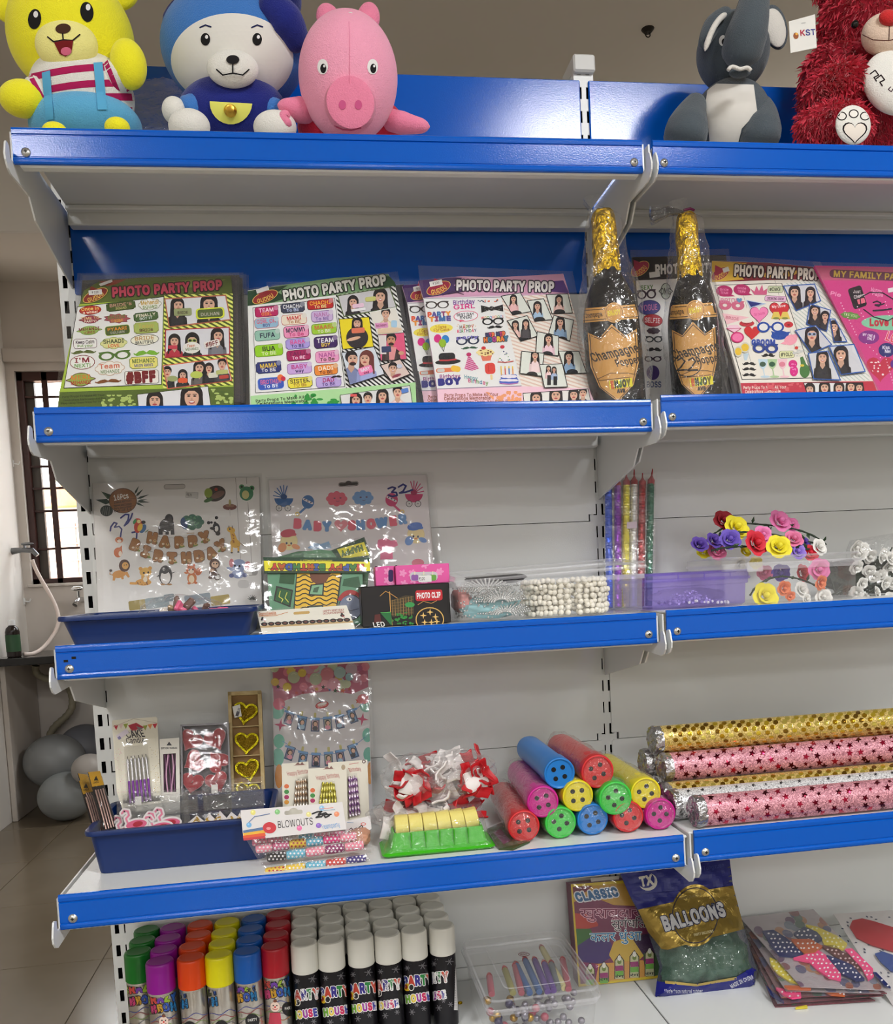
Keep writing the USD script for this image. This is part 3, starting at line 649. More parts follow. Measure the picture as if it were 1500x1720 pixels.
# --- grey elephant
GRY = plushmat('grey_plush', (74, 84, 91)); EW = plushmat('ivory_plush', (226, 222, 214))
b = thing('plush_elephant', 'grey plush elephant with raised trunk and white belly, sitting right of the post', 'plush toy', at(1215, 235, Y=-.13))
head = blob(1231, 88, -.13, 61, 62, 56, rot=-3); obj('head', head, GRY, b, smooth=True)
obj('trunk', limb([(1241, 112, -.185), (1250, 72, -.205), (1262, 26, -.21), (1266, -24, -.2)], (34, 35, 27, 22), -.2, 22), GRY, b, smooth=True)
obj('mouth', blob(1243, 122, -.225, 19, 8, 10), GRY, b, smooth=True); obj('lip_piping', tube(spline([at(x, y, Y=-.238) for x, y in ((1223, 118), (1234, 113), (1243, 116), (1252, 114), (1261, 119))], 24), .003, 8), EW, b, smooth=True)
obj('ear', limb([(1226, 20, -.15), (1197, 44, -.16), (1180, 82, -.165)], (11, 16, 9), -.16), GRY, b, smooth=True)
obj('ear_lining', limb([(1220, 24, -.175), (1196, 52, -.19), (1184, 86, -.187)], (5, 5, 5), -.18), EW, b, smooth=True)
er = blob(1302, 46, -.12, 22, 37, 7, rot=-8); obj('ear', er, GRY, b, smooth=True); obj('ear_lining', blob(1302, 47, -.13, 19, 32, 6, rot=-8), EW, b, smooth=True)
a = Art(); a.ell(1214, 68, 6.4, 9, (232, 232, 228), 8); a.ell(1216, 70, 3.8, 5.4, (16, 15, 16), 8); a.ell(1217, 68, 1.3, 1.6, (240, 240, 240)); a.lay(b, Surf(head), 'embroidered_eye', tinted('plush_print'), seg=4, base=.0008)
body = blob(1228, 200, -.13, 66, 62, 58); obj('body', body, GRY, b, smooth=True)
a = Art(); a.add(Polygon([(1190, 140), (1266, 142), (1272, 188), (1246, 216), (1240, 240), (1192, 240), (1190, 216), (1183, 186)]).intersection(sil(body, 2)), (224, 220, 212))
a.lay(b, Surf(body), 'belly_patch', tinted('plush_print'), seg=6, base=.0015)
obj('leg', limb([(1176, 160, -.15), (1158, 200, -.16), (1150, 236, -.17), (1148, 250, -.17)], (14, 25, 36, 36), -.16), GRY, b, smooth=True); obj('leg', limb([(1272, 160, -.15), (1280, 200, -.16), (1276, 236, -.17), (1276, 250, -.17)], (12, 24, 34, 34), -.16), GRY, b, smooth=True)
# --- red furry bear
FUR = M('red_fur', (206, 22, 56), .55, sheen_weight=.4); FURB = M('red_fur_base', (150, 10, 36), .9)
b = thing('plush_bear', 'dark red furry plush bear holding a white heart', 'plush toy', at(1440, 235, Y=-.13))
lumps = [blob(1450, 150, -.11, 110, 100, 70), blob(1462, 36, -.13, 84, 70, 66), blob(1398, -18, -.11, 30, 30, 18), blob(1408, 140, -.19, 52, 30, 26, rot=-20), blob(1402, 210, -.2, 66, 34, 34)]
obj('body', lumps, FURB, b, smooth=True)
V, F = [], []; g = np.random.default_rng(3)
for m_, n_, L_ in zip(lumps, (5200, 4200, 900, 2200, 2200), (.016, .015, .011, .017, .014)):
    p, fi = trimesh.sample.sample_surface(m_, n_, seed=5); nn = m_.face_normals[fi]
    keep = nn @ (CAM-p.mean(0))/np.linalg.norm(CAM-p.mean(0)) > -.45; p, nn = p[keep], nn[keep]
    d = nn*.55+np.array([0, 0, -.55])+g.normal(size=p.shape)*.35+.5*np.c_[vnoise(p, 40, 1), vnoise(p, 40, 2), vnoise(p, 40, 3)]
    d /= np.linalg.norm(d, axis=1)[:, None]; s_ = np.cross(d, g.normal(size=d.shape)); s_ /= np.linalg.norm(s_, axis=1)[:, None]; ln = L_*(.6+.8*g.random(len(p)))[:, None]
    k = sum(len(x) for x in V); V.append(np.stack([p-s_*.0011, p+s_*.0011, p+d*ln*.6+s_*.0006+nn*.002, p+d*ln-nn*ln*.1], 1).reshape(-1, 3))
    i = np.arange(len(p))*4+k; F += [np.c_[i, i+1, i+2], np.c_[i, i+2, i+3]]
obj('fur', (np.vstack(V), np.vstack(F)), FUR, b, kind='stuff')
muz = blob(1482, 58, -.215, 37, 33, 26); obj('muzzle', muz, plushmat('beige_plush', (232, 206, 184)), b, smooth=True)
obj('nose', blob(1493, 30, -.24, 18, 13, 10, rot=10), plushmat('nose_red', (206, 34, 36)), b, smooth=True)
a = Art(); a.line([(1494, 42), (1493, 68)], 1.4, (60, 24, 20)); a.line([(1448, 58), (1466, 67), (1493, 68), (1502, 66)], 1.4, (90, 40, 34)); a.lay(b, Surf(muz), 'embroidered_mouth', tinted('plush_print'), seg=4)
e_ = at(1436, 41, Y=-.212); obj('eye', ico(e_, .0058, 3), M('bead_eye', (8, 8, 8), .05), b, smooth=True)
ht = extr(AF.rotate(heart(0, 0, 1), 24, origin=(0, 0)), (at(1492, 148, Y=-.235), (.052, 0, 0), (0, 0, -.056)), .3)
hm = blob(1502, 140, -.215, 60, 52, 22, rot=30); obj('heart_cushion', hm, WPL, b, smooth=True)
a = Art()
for x, y in ((1462, 124), (1472, 132)): a.line([(x, y), (x+8, y-6), (x+14, y+2), (x+6, y+6), (x+10, y+12)], 2, (30, 14, 20))
a.line([(1496, 146), (1492, 150), (1497, 154), (1502, 147)], 1.6, (60, 20, 40)); a.lay(b, Surf(hm), 'print', tinted('plush_print'), seg=4)
ft = blob(1433, 210, -.255, 33, 33, 10, rot=-4); obj('foot_pad', ft, WPL, b, smooth=True)
a = Art()
for x, y in ((1414, 195), (1434, 191), (1453, 195)): a.ell(x, y, 8.4, 7.4, (28, 14, 18)); a.ell(x, y, 6.6, 5.6, (236, 232, 224))
a.add(heart(1436, 221, 21), (28, 14, 18)); a.add(heart(1436, 221, 18.4), (238, 228, 216)); a.lay(b, Surf(ft), 'paw_print', tinted('plush_print'), seg=4)
tp_ = Plane(at(1345, 57, Y=-.225), at(1365, 57, Y=-.225), at(1345, 30, Y=-.22))
plate(b, 'paper_tag', tp_, [(1325, 36), (1369, 24), (1372, 80), (1328, 89)], .0006, CARD)
a = Art(); a.ell(1337, 60, 4.5, 5.5, (150, 80, 30)); a.ell(1338, 57, 2.2, 2.2, (230, 170, 60)); a.text('KST', 1357, 54.5, 9.5, (40, 40, 120), rot=-4, w=27, colors=[(176, 30, 60), (40, 44, 130), (40, 44, 130)]); a.line([(1346, 39), (1353, 38)], .8, (150, 150, 150)); a.lay(b, tp_, 'tag_print')

# ================================================================== second shelf: photo prop packs and bottles
class CArt(Art):
    """Art drawn in the frame of an enlarged detail: corner (ox, oy), s times enlarged."""
    def __init__(s, ox, oy, sc): super().__init__(); s.ox, s.oy, s.sc = ox, oy, sc
    def add(s, g, c, lay=None):
        if g is None or g.is_empty: return s
        return super().add(AF.affine_transform(g, [1/s.sc, 0, 0, 1/s.sc, s.ox, s.oy]), c, lay)
    def P(s, x, y): return (s.ox+x/s.sc, s.oy+y/s.sc)
def person(x, y, s, hair=(28, 22, 24), cloth=(30, 28, 32), skin=(222, 176, 150), long=True, turn=0, smile=False, beard=False, shades=None):
    """A small printed portrait: list of (shape, colour), face centre x,y, face half-height s."""
    o = []
    o.append((Polygon([(x-1.7*s, y+4.6*s), (x-1.5*s, y+2.0*s), (x-.5*s, y+1.25*s), (x+.5*s, y+1.25*s), (x+1.5*s, y+2.0*s), (x+1.7*s, y+4.6*s)]), cloth))
    if long: o.append((unary_union([ell(x, y-.2*s, 1.12*s, 1.2*s), Polygon([(x-1.1*s, y-.2*s), (x+1.1*s, y-.2*s), (x+1.25*s, y+2.3*s), (x-1.25*s, y+2.3*s)])]), hair))
    else: o.append((ell(x, y-.35*s, .92*s, .95*s), hair))
    dk = tuple(int(c*.9) for c in skin); o.append((Polygon([(x-1.05*s, y+4.6*s), (x-.95*s, y+1.95*s), (x-.3*s, y+1.3*s), (x+.3*s, y+1.3*s), (x+.95*s, y+1.95*s), (x+1.05*s, y+4.6*s)]), tuple(min(255, c+16) for c in cloth))); o.append((Polygon([(x-.32*s, y+.5*s), (x+.32*s, y+.5*s), (x+.5*s, y+1.4*s), (x, y+2.1*s), (x-.5*s, y+1.4*s)]), dk))
    fx = x+turn*.15*s
    o.append((ell(fx, y+.05*s, .72*s, .95*s), skin))
    o.append((Polygon([(fx-.75*s, y-.25*s), (fx-.5*s, y-.95*s), (fx+.5*s, y-.95*s), (fx+.75*s, y-.25*s), (fx+.3*s, y-.62*s), (fx-.3*s, y-.62*s)]), hair))
    for k in (-1, 1):
        o.append((ell(fx+k*.3*s, y-.1*s, .16*s, .08*s), (30, 22, 22))); o.append((sbox(fx+k*.3*s-.2*s, y-.32*s, fx+k*.3*s+.2*s, y-.25*s), (40, 28, 26)))
    o.append((ell(fx, y+.22*s, .1*s, .14*s), tuple(int(c*.88) for c in skin)))
    o.append((ell(fx, y+.5*s, .3*s, .12*s if not smile else .16*s), (176, 60, 66)))
    if smile: o.append((ell(fx, y+.47*s, .24*s, .08*s), (244, 240, 236)))
    if beard: o.append((ell(fx, y+.72*s, .5*s, .25*s), (50, 36, 32)))
    if shades: o += [(ell(fx-.34*s, y-.1*s, .34*s, .26*s), shades), (ell(fx+.34*s, y-.1*s, .34*s, .26*s), shades), (ell(fx-.34*s, y-.1*s, .22*s, .15*s), (30, 30, 30)), (ell(fx+.34*s, y-.1*s, .22*s, .15*s), (30, 30, 30))]
    return o
def photo(a, pts, bg, people, edge=None, ew=8, extra=()):
    q = Polygon(pts)
    if edge is not None: a.add(q.buffer(ew, join_style=2), edge)
    a.add(q, bg)
    for g, c in [z for p in people for z in p]+list(extra): a.add(g.intersection(q), c)
def stripes(poly, ang, w, gap, off=0):
    b = poly.bounds; cx, cy = (b[0]+b[2])/2, (b[1]+b[3])/2; R = max(b[2]-b[0], b[3]-b[1])
    g = [sbox(-R, t, R, t+w) for t in np.arange(-R+off, R, w+gap)]
    return AF.translate(AF.rotate(unary_union(g), ang, origin=(0, 0)), cx, cy).intersection(poly)
def badge(a, x, y, w, h, fill, edge, l1, c1, l2=None, c2=None, rot=-6, shape='r', hs=(.42, .34)):
    g = {'r': rrect(x, y, w, h, min(w, h)*.25, rot), 'e': ell(x, y, w/2, h/2, rot), 'c': cloud(x, y, w, h, rot), 'b': AF.rotate(unary_union([rrect(x, y, w, h*.72, 4), rrect(x, y, w*.88, h, 6)]), rot), 'z': AF.rotate(star(x, y, 1, .72, 9), 0) if False else AF.scale(star(x, y, 1, .74, 9, 10), w/2, h/2, origin=(x, y)),
         'n': AF.rotate(unary_union([ell(x, y, w*.36, h/2), Polygon([(x-w/2, y), (x, y-h*.38), (x+w/2, y), (x, y+h*.38)])]), rot)}[shape]
    a.add(g.buffer(max(2.5, h*.05)), edge); a.add(g, fill)
    if l2 is None: a.text(l1, x, y, h*hs[0], c1, rot, w=min(w*.8, h*hs[0]*.85*len(l1)))
    else:
        k = math.radians(rot); a.text(l1, x+math.sin(k)*h*.2, y-h*.17, h*hs[0]*.85, c1, rot, w=min(w*.84, h*.4*len(l1))); a.text(l2, x-math.sin(k)*h*.2, y+h*.24, h*hs[1]*.8, c2 or c1, rot, w=min(w*.7, h*.28*len(l2)))
def moustache(x, y, w, h, rot=0):
    g = Polygon([(0, -.1), (.12, -.42), (.3, -.3), (.42, .05), (.5, -.1), (.5, .1), (.38, .38), (.18, .3), (0, .1), (-.18, .3), (-.38, .38), (-.5, .1), (-.5, -.1), (-.42, .05), (-.3, -.3), (-.12, -.42)])
    return AF.translate(AF.rotate(AF.scale(g, w, h, origin=(0, 0)), rot, origin=(0, 0)), x, y)
def specs(x, y, w, h, rot=0, t=.16):
    r = unary_union([ell(-.25, 0, .25, .5), ell(.25, 0, .25, .5), sbox(-.08, -.2, .08, .0), Polygon([(-.5, -.45), (-.3, -.5), (-.4, 0)]), Polygon([(.5, -.45), (.3, -.5), (.4, 0)])])
    r = r.difference(unary_union([ell(-.25, .02, .25-t*.55, .5-t*1.1), ell(.25, .02, .25-t*.55, .5-t*1.1)]))
    return AF.translate(AF.rotate(AF.scale(r, w, h, origin=(0, 0)), rot, origin=(0, 0)), x, y)
def splats(a, poly, c, n, r0, r1, seed):
    g = np.random.default_rng(seed); b = poly.bounds
    for k in range(n):
        p = ell(b[0]+(b[2]-b[0])*g.random(), b[1]+(b[3]-b[1])*g.random(), r0+(r1-r0)*g.random(), (r0+(r1-r0)*g.random())*.75, n=3).intersection(poly)
        a.add(p, c)
def brand(a, x, y, rx, ry, rot, red=(150, 26, 40)):
    a.ell(x, y, rx*1.06, ry*1.12, (226, 190, 90), rot); a.ell(x, y, rx, ry, red, rot)
    a.text('GUDDU', x, y+ry*.2, ry*.8, (236, 200, 90), rot, w=rx*1.35, arc=ry*.25)
    k = math.radians(rot); hx, hy = x+math.sin(k)*ry*1.1, y-math.cos(k)*ry*1.1
    a.add(AF.rotate(Polygon([(hx-rx*.5, hy+ry*.5), (hx, hy-ry*.9), (hx+rx*.5, hy+ry*.5)]), rot, origin=(hx, hy)), red)
def sticker(a, x, y, w, h, rot):
    a.rect(x, y, w, h, (232, 230, 224), rot, r=2); a.text('\u20b9 120', x, y, h*.4, (120, 110, 110), rot, w=w*.5)
def pack(label, pl, outline, fill, art=None, sl=None, seed=0, group='photo prop packs', cat='prop pack', name='photo_prop_pack', th=.004, stack=0, loc=None):
    ctr = np.array(outline).mean(0); t = thing(name, label, cat, pl.at([ctr])[0], group=group)
    plate(t, 'backing_card', pl, outline, th, M('card_%02x%02x%02x' % tuple(fill), fill, .5))
    if art is not None: art.lay(t, pl)
    if sl is not None: sheath(t, pl.move(.001+(.00012*12 if art is not None else 0)), *sl, bulge=.003, wr=.0016, seed=seed, back=th+.006)
    return t
DZ2 = 1.4437
def behind(pl, n, outline, shifts, label, fills, g='packs standing behind the front packs'):
    for k in range(n):
        q = pl.move(-.010-.009*k); dx, dy = shifts[k]
        o = [(x+dx, y+dy) for x, y in outline]
        t = pack(label[k], q, o, fills[k % len(fills)], group=g, th=.003)
        xs = [p[0] for p in o]; ys = [p[1] for p in o]
        sheath(t, q.move(.0008), (min(xs)+14, min(ys)-4), (max(xs)+5, min(ys)-5), (max(xs)+7, max(ys)), (min(xs)-4, max(ys)), bulge=.002, seed=40+k, back=.005, n=(10, 12))
# ---- pack A, green, #BFF
pa = Plane(at(100, 678, Y=-.245), at(393, 678, Y=-.245), at(240, 468, Y=-.075))
oA = [(135, 507), (141, 488), (168, 472), (240, 467), (388, 464), (391, 560), (393, 692), (96, 692), (100, 657)]
a = CArt(100, 455, 5)
hd = Polygon([(175, 262), (205, 170), (330, 88), (700, 58), (1440, 46), (1452, 200), (880, 208), (170, 290)])
a.add(hd, (92, 106, 42)); a.add(Polygon([(900, 90), (1200, 66), (1400, 70), (1300, 120), (1000, 150)]).intersection(hd), (126, 142, 60)); a.add(Polygon([(330, 88), (560, 70), (480, 110), (400, 130)]).intersection(hd), (150, 60, 40))
a.poly([(165, 280), (1455, 196), (1462, 975), (0, 1018)], (168, 196, 66)); 
rc = Polygon([(880, 200), (1455, 190), (1460, 960), (868, 985)]); a.add(rc, (236, 240, 120)); a.add(stripes(rc, 28, 15, 17), (84, 100, 36))
a.poly([(148, 300), (878, 214), (858, 956), (34, 988)], (30, 30, 26)); a.poly([(152, 305), (873, 220), (853, 951), (40, 982)], (234, 234, 230))
bb = Polygon([(0, 1018), (1462, 972), (1465, 1180), (-15, 1180)]); a.add(bb, (86, 106, 42)); splats(a, Polygon([(380, 1040), (640, 1040), (640, 1150), (330, 1150)]), (176, 196, 110), 26, 8, 26, 1); splats(a, Polygon([(1270, 990), (1460, 990), (1460, 1120), (1270, 1120)]), (176, 196, 110), 14, 8, 26, 2)
for x, y, t in ((200, 1050, 'Party Props To Make All Your'), (210, 1078, 'Celebrations Memorable And Fun'), (190, 1104, 'Enjoy Using These Props For Your')): a.text(t, x, y, 17, (48, 60, 24), -3, w=360)
L_ = 'PHOTO PARTY PROP'
a.text(L_, 905, 148, 62, (196, 66, 88), -4, w=930, bold=5, edge=(60, 26, 30), ew=9, vs=1.15)
brand(a, 300, 205, 108, 42, -26, (140, 40, 34)); sticker(a, 300, 180, 112, 42, -5); a.poly([(330, 110), (440, 70), (446, 92), (345, 130)], (214, 210, 206))
badge(a, 258, 330, 180, 70, (190, 50, 30), (120, 24, 16), 'Once in', (250, 220, 120), 'a while!', (250, 240, 220), -5, 'e'); badge(a, 515, 295, 240, 68, (70, 90, 34), (50, 66, 24), "BRIDE'S", (200, 150, 130), 'SQUAD', (200, 190, 120), -7, 'b'); badge(a, 758, 280, 180, 90, (238, 236, 228), (150, 150, 120), 'Mehandi', (200, 160, 40), 'SQUAD', (120, 150, 60), -5, 'c')
badge(a, 258, 408, 190, 62, (150, 50, 70), (110, 26, 40), 'TIME TO', (236, 200, 140), 'PARTY!', (250, 240, 220), -4, 'n'); badge(a, 482, 400, 220, 78, (170, 80, 90), (120, 40, 50), 'BRIDE', (110, 130, 60), 'TRIBE', (220, 170, 60), -6, 'z'); badge(a, 725, 382, 200, 66, (70, 100, 50), (40, 60, 24), 'FINALLY', (240, 230, 210), 'GOT IT', (236, 240, 236), -7, 'b')
badge(a, 250, 500, 210, 70, (150, 186, 90), (110, 140, 60), 'MEHANDI', (130, 40, 50), 'VIBES', (150, 60, 50), -5, 'n'); badge(a, 486, 498, 200, 72, (78, 96, 44), (160, 190, 50), 'PYAARI', (226, 150, 50), 'DULHAN', (180, 180, 170), -6, 'r'); badge(a, 728, 476, 200, 84, (170, 186, 96), (140, 150, 60), 'Team', (200, 180, 90), 'BRIDE', (90, 30, 30), -4, 'b')
badge(a, 215, 610, 190, 76, (240, 238, 232), (100, 30, 60), 'Keep Calm', (60, 30, 60), 'Put your', (120, 160, 80), -3, 'r'); badge(a, 455, 606, 210, 90, (222, 220, 150), (150, 170, 90), 'SHAADI', (60, 70, 40), 'LOVE', (220, 80, 40), -4, 'c'); badge(a, 715, 578, 230, 84, (238, 236, 214), (28, 24, 20), 'BRIDE', (190, 150, 90), 'BEAUTIFUL', (40, 36, 30), -5, 'e')
a.add(moustache(202, 682, 210, 40, -3), (92, 106, 50)); a.add(specs(462, 710, 270, 76, -5), (84, 120, 48)); a.add(moustache(730, 690, 215, 56, -3), (120, 178, 50))
badge(a, 192, 768, 200, 110, (240, 240, 232), (130, 40, 40), "I'M", (140, 30, 50), 'NEXT!', (120, 170, 90), -3, 'e'); badge(a, 422, 818, 230, 110, (240, 236, 226), (200, 170, 140), 'Team', (210, 110, 80), 'MEHANDI', (120, 150, 100), -4, 'c', (.4, .3)); badge(a, 706, 770, 230, 92, (236, 226, 120), (110, 130, 70), 'MEHANDI', (100, 120, 60), 'MEIN RANG', (100, 100, 150), -3, 'b')
badge(a, 178, 912, 240, 104, (150, 178, 80), (100, 30, 30), 'MERI', (220, 130, 50), 'MEHANDI', (190, 60, 40), -4, 'n'); a.add(moustache(408, 926, 220, 40, -4), (130, 76, 36))
a.rect(690, 893, 280, 108, (240, 236, 226), -3, 16, (50, 30, 26), 4); a.text('#BFF', 690, 893, 78, (120, 26, 30), -4, w=250, bold=8)
photo(a, [(890, 240), (1390, 210), (1430, 405), (925, 465)], (222, 222, 224), [person(990, 290, 52, turn=1), person(1255, 280, 66, smile=True)], (190, 110, 80), 10, [(AF.rotate(unary_union([rrect(1035, 345, 150, 62, 12)]), -3), (150, 160, 110)), (rrect(1265, 355, 240, 90, 26, -4), (220, 230, 60)), (rrect(1265, 355, 212, 70, 20, -4), (84, 100, 50))])
a.text('BRIDE', 1035, 350, 22, (70, 50, 40), -3, w=90); a.text('DULHAN', 1265, 362, 26, (190, 186, 170), -4, w=160)
photo(a, [(895, 500), (1420, 478), (1425, 695), (892, 722)], (220, 220, 224), [person(965, 590, 46, cloth=(170, 30, 50)), person(1115, 590, 54, shades=(150, 180, 80)), person(1325, 545, 50, turn=1, cloth=(110, 110, 118))], (176, 40, 56), 9, [(ell(1110, 645, 75, 48, -4), (232, 230, 222)), (rrect(1280, 612, 130, 56, 12, -14), (236, 232, 224)), (rrect(950, 640, 80, 30, 8), (200, 60, 80))])
a.text('Team', 1105, 628, 22, (210, 130, 90), -4, w=70); a.text('MEHANDI', 1112, 656, 20, (120, 140, 100), -4, w=110); a.text('#BFF', 1280, 612, 36, (120, 26, 30), -14, w=110)
photo(a, [(875, 800), (1395, 735), (1440, 915), (912, 985)], (222, 222, 224), [person(905, 850, 40, long=False), person(1035, 875, 36), person(1175, 815, 46, cloth=(90, 84, 84)), person(1255, 820, 36), person(1365, 785, 42, long=False, cloth=(60, 60, 66))], (214, 110, 84), 9, [(ell(950, 905, 44, 24), (160, 170, 110)), (rrect(1035, 920, 80, 40, 14), (226, 90, 50)), (ell(1150, 872, 52, 30), (190, 206, 90)), (rrect(1290, 876, 80, 44, 12, -6), (220, 220, 200)), (rrect(1365, 850, 100, 36, 8, -6), (190, 196, 120)), (rrect(1380, 890, 80, 30, 6, -6), (190, 70, 60))])
photo(a, [(655, 1040), (1245, 972), (1275, 1180), (668, 1180)], (226, 226, 228), [person(800, 1090, 62), person(1110, 1060, 84, smile=True)], (40, 40, 36), 4)
pack('dark green prop pack printed with #BFF and bride badges', pa, oA, (92, 106, 42), a, ((118, 472), (402, 458), (404, 690), (90, 690)), 1)
behind(pa, 3, [(150, 480), (392, 466), (398, 678), (110, 678)], [(6, -3), (11, -1), (15, 1)], ['%s pack edge showing right of the green #BFF pack' % s for s in ('nearest', 'middle', 'rearmost')], [(70, 60, 62), (96, 90, 88), (50, 48, 50)])
# ---- pack B, green and white, TEAM GIRL
pb = Plane(at(418, 678, Y=-.245), at(697, 678, Y=-.245), at(530, 470, Y=-.085))
oB = [(416, 488), (480, 478), (560, 467), (652, 460), (664, 480), (680, 560), (699, 692), (420, 692)]
a = CArt(400, 455, 5)
hd = Polygon([(80, 170), (400, 115), (800, 60), (1255, 28), (1312, 90), (1330, 130), (800, 205), (80, 295)]); a.add(hd, (126, 166, 116)); a.add(Polygon([(80, 170), (250, 140), (420, 120), (330, 180), (420, 225), (300, 262), (80, 295)]).intersection(hd), (28, 66, 36)); a.add(Polygon([(1100, 150), (1250, 40), (1312, 60), (1330, 130)]).intersection(hd), (40, 84, 46)); a.add(Polygon([(420, 130), (900, 70), (1100, 90), (700, 150)]).intersection(hd), (150, 186, 140))
a.poly([(80, 295), (820, 203), (905, 985), (105, 1050)], (236, 236, 232)); a.poly([(122, 308), (812, 225), (897, 975), (146, 1028)], (60, 60, 60)); a.poly([(126, 313), (808, 230), (892, 970), (150, 1022)], (238, 238, 235))
rc = Polygon([(820, 205), (1318, 125), (1490, 960), (1480, 985), (908, 985)]); a.add(rc, (238, 238, 234)); a.add(stripes(rc, 38, 13, 15), (24, 24, 24))
bb = Polygon([(105, 1050), (900, 985), (1490, 935), (1500, 1180), (110, 1180)]); a.add(bb, (176, 222, 160)); splats(a, Polygon([(480, 1030), (850, 1030), (850, 1150), (430, 1160)]), (40, 150, 60), 26, 8, 34, 4)
a.text('Party Props To Make All Your', 395, 1072, 24, (40, 60, 40), -5, w=500); a.text('Celebrations Memorable', 370, 1104, 24, (40, 60, 40), -4, w=430)
a.text(L_, 812, 140, 66, (232, 230, 222), -9, w=880, bold=5, edge=(24, 34, 24), ew=9, vs=1.15); brand(a, 226, 218, 108, 42, -22, (146, 30, 34)); a.rect(205, 158, 108, 36, (226, 226, 222), -18, 2)
BT = [(238, 342, 190, 80, (190, 24, 96), (90, 20, 60), 'TEAM', 'GIRL', (250, 220, 230), (250, 150, 60)), (458, 310, 195, 76, (56, 60, 84), (24, 24, 36), 'CHACHA', 'To BE', (240, 240, 240), (200, 210, 240)), (690, 280, 215, 76, (190, 30, 36), (40, 16, 16), 'CHACHI', 'To BE', (250, 190, 60), (250, 240, 160)),
 (238, 437, 195, 80, (150, 190, 214), (200, 110, 120), 'GIRL OR', 'BOY', (226, 90, 120), (60, 80, 150)), (470, 408, 205, 78, (240, 228, 206), (200, 60, 60), 'MAMI', 'To BE', (210, 50, 60), (180, 110, 60)), (705, 380, 175, 84, (206, 180, 220), (120, 90, 150), 'NANU', 'To BE', (190, 120, 180), (120, 90, 160)),
 (245, 540, 205, 82, (150, 196, 176), (60, 100, 90), 'FUFA', '', (24, 30, 60), None), (488, 510, 205, 92, (240, 150, 190), (120, 30, 70), 'MOMMY', 'To Be', (40, 40, 70), (210, 70, 130)), (722, 485, 205, 82, (160, 206, 50), (90, 110, 30), 'MAASI', 'To BE', (210, 100, 60), (236, 240, 220)),
 (258, 668, 230, 92, (150, 210, 30), (100, 130, 30), 'BUA', 'To BE', (30, 36, 20), (230, 240, 190)), (500, 610, 195, 80, (176, 160, 226), (110, 90, 180), 'BABA', 'To BE', (226, 80, 150), (50, 40, 110)), (735, 598, 190, 92, (60, 24, 96), (30, 14, 50), 'TEAM', 'BOY', (240, 240, 240), (250, 220, 60)),
 (255, 810, 205, 90, (40, 50, 120), (24, 30, 60), 'MAMA', 'To BE', (236, 200, 60), (236, 236, 240)), (508, 708, 195, 82, (170, 20, 90), (90, 20, 50), 'TAUJI', 'To BE', (120, 20, 80), (250, 210, 230)), (748, 720, 190, 90, (236, 160, 200), (190, 90, 140), 'NANI', 'To Be', (190, 90, 160), (90, 60, 40)),
 (275, 945, 210, 90, (54, 90, 190), (90, 130, 220), 'BROTHER', 'To BE', (226, 110, 150), (236, 240, 250)), (515, 818, 200, 86, (206, 170, 226), (130, 80, 150), 'BABY', 'way', (200, 70, 150), (70, 50, 110)), (738, 830, 190, 82, (236, 140, 50), (60, 40, 60), 'DADI', 'To BE', (250, 236, 220), (90, 40, 30)),
 (520, 938, 200, 82, (240, 226, 70), (40, 36, 20), 'SISTER', 'TO BE', (60, 50, 30), (170, 120, 40)), (760, 930, 205, 84, (190, 170, 226), (130, 110, 180), 'DAD', 'To BE', (180, 30, 110), (90, 60, 140))]
for x, y, w_, h_, f_, e_, s1, s2, k1, k2 in BT: badge(a, x, y, w_, h_, f_, e_, s1, k1, s2 or None, k2, -5, 'r' if (x+y) % 3 else 'b', (.46, .38)); a.ell(x+w_*.42, y-h_*.42, 20, 22, tuple(int((c+220)/2) for c in f_), 20)
a.add(moustache(825, 888, 90, 26, -4), (20, 18, 18)); a.ell(355, 895, 26, 26, (240, 120, 60)); a.ell(378, 905, 20, 20, (210, 40, 70))
photo(a, [(842, 212), (1270, 142), (1325, 300), (890, 378)], (206, 204, 206), [person(965, 262, 42), person(1195, 215, 54, smile=True)], (90, 110, 60), 8, [(rrect(1008, 292, 96, 34, 8, -8), (236, 200, 220)), (rrect(1010, 325, 120, 22, 4, -8), (240, 240, 240)), (rrect(1112, 236, 90, 38, 12, -6), (206, 206, 120))])
photo(a, [(850, 408), (1098, 390), (1135, 635), (880, 655)], (240, 220, 30), [person(1000, 440, 40, cloth=(40, 34, 40), smile=True)], (30, 30, 26), 5, [(ell(1000, 560, 92, 90), (44, 38, 44)), (ell(970, 570, 60, 14, -14), (226, 180, 150)), (rrect(1008, 500, 110, 44, 10, -4), (226, 120, 90))])
photo(a, [(1108, 350), (1320, 310), (1382, 515), (1175, 532)], (230, 226, 216), [person(1240, 360, 42, cloth=(222, 206, 170), long=False, smile=True)], (232, 232, 228), 5, [(rrect(1205, 458, 110, 46, 6, -5), (226, 160, 200)), (rrect(1310, 445, 50, 60, 14), (170, 206, 230)), (ell(1275, 500, 100, 22, -6), (226, 200, 170))]); a.text('MOMMY', 1205, 458, 20, (150, 50, 110), -5, w=90)
photo(a, [(1175, 540), (1392, 520), (1412, 740), (1200, 752)], (226, 90, 130), [person(1285, 580, 48, cloth=(60, 44, 44), long=False, skin=(206, 150, 116), beard=True)], (40, 36, 36), 4, [(sbox(1170, 540, 1245, 700), (222, 214, 210)), (Polygon([(1265, 640), (1330, 640), (1310, 752), (1270, 752)]), (226, 150, 150)), (rrect(1245, 658, 80, 50, 6, -4), (50, 60, 100)), (ell(1370, 690, 24, 16), (210, 160, 126))])
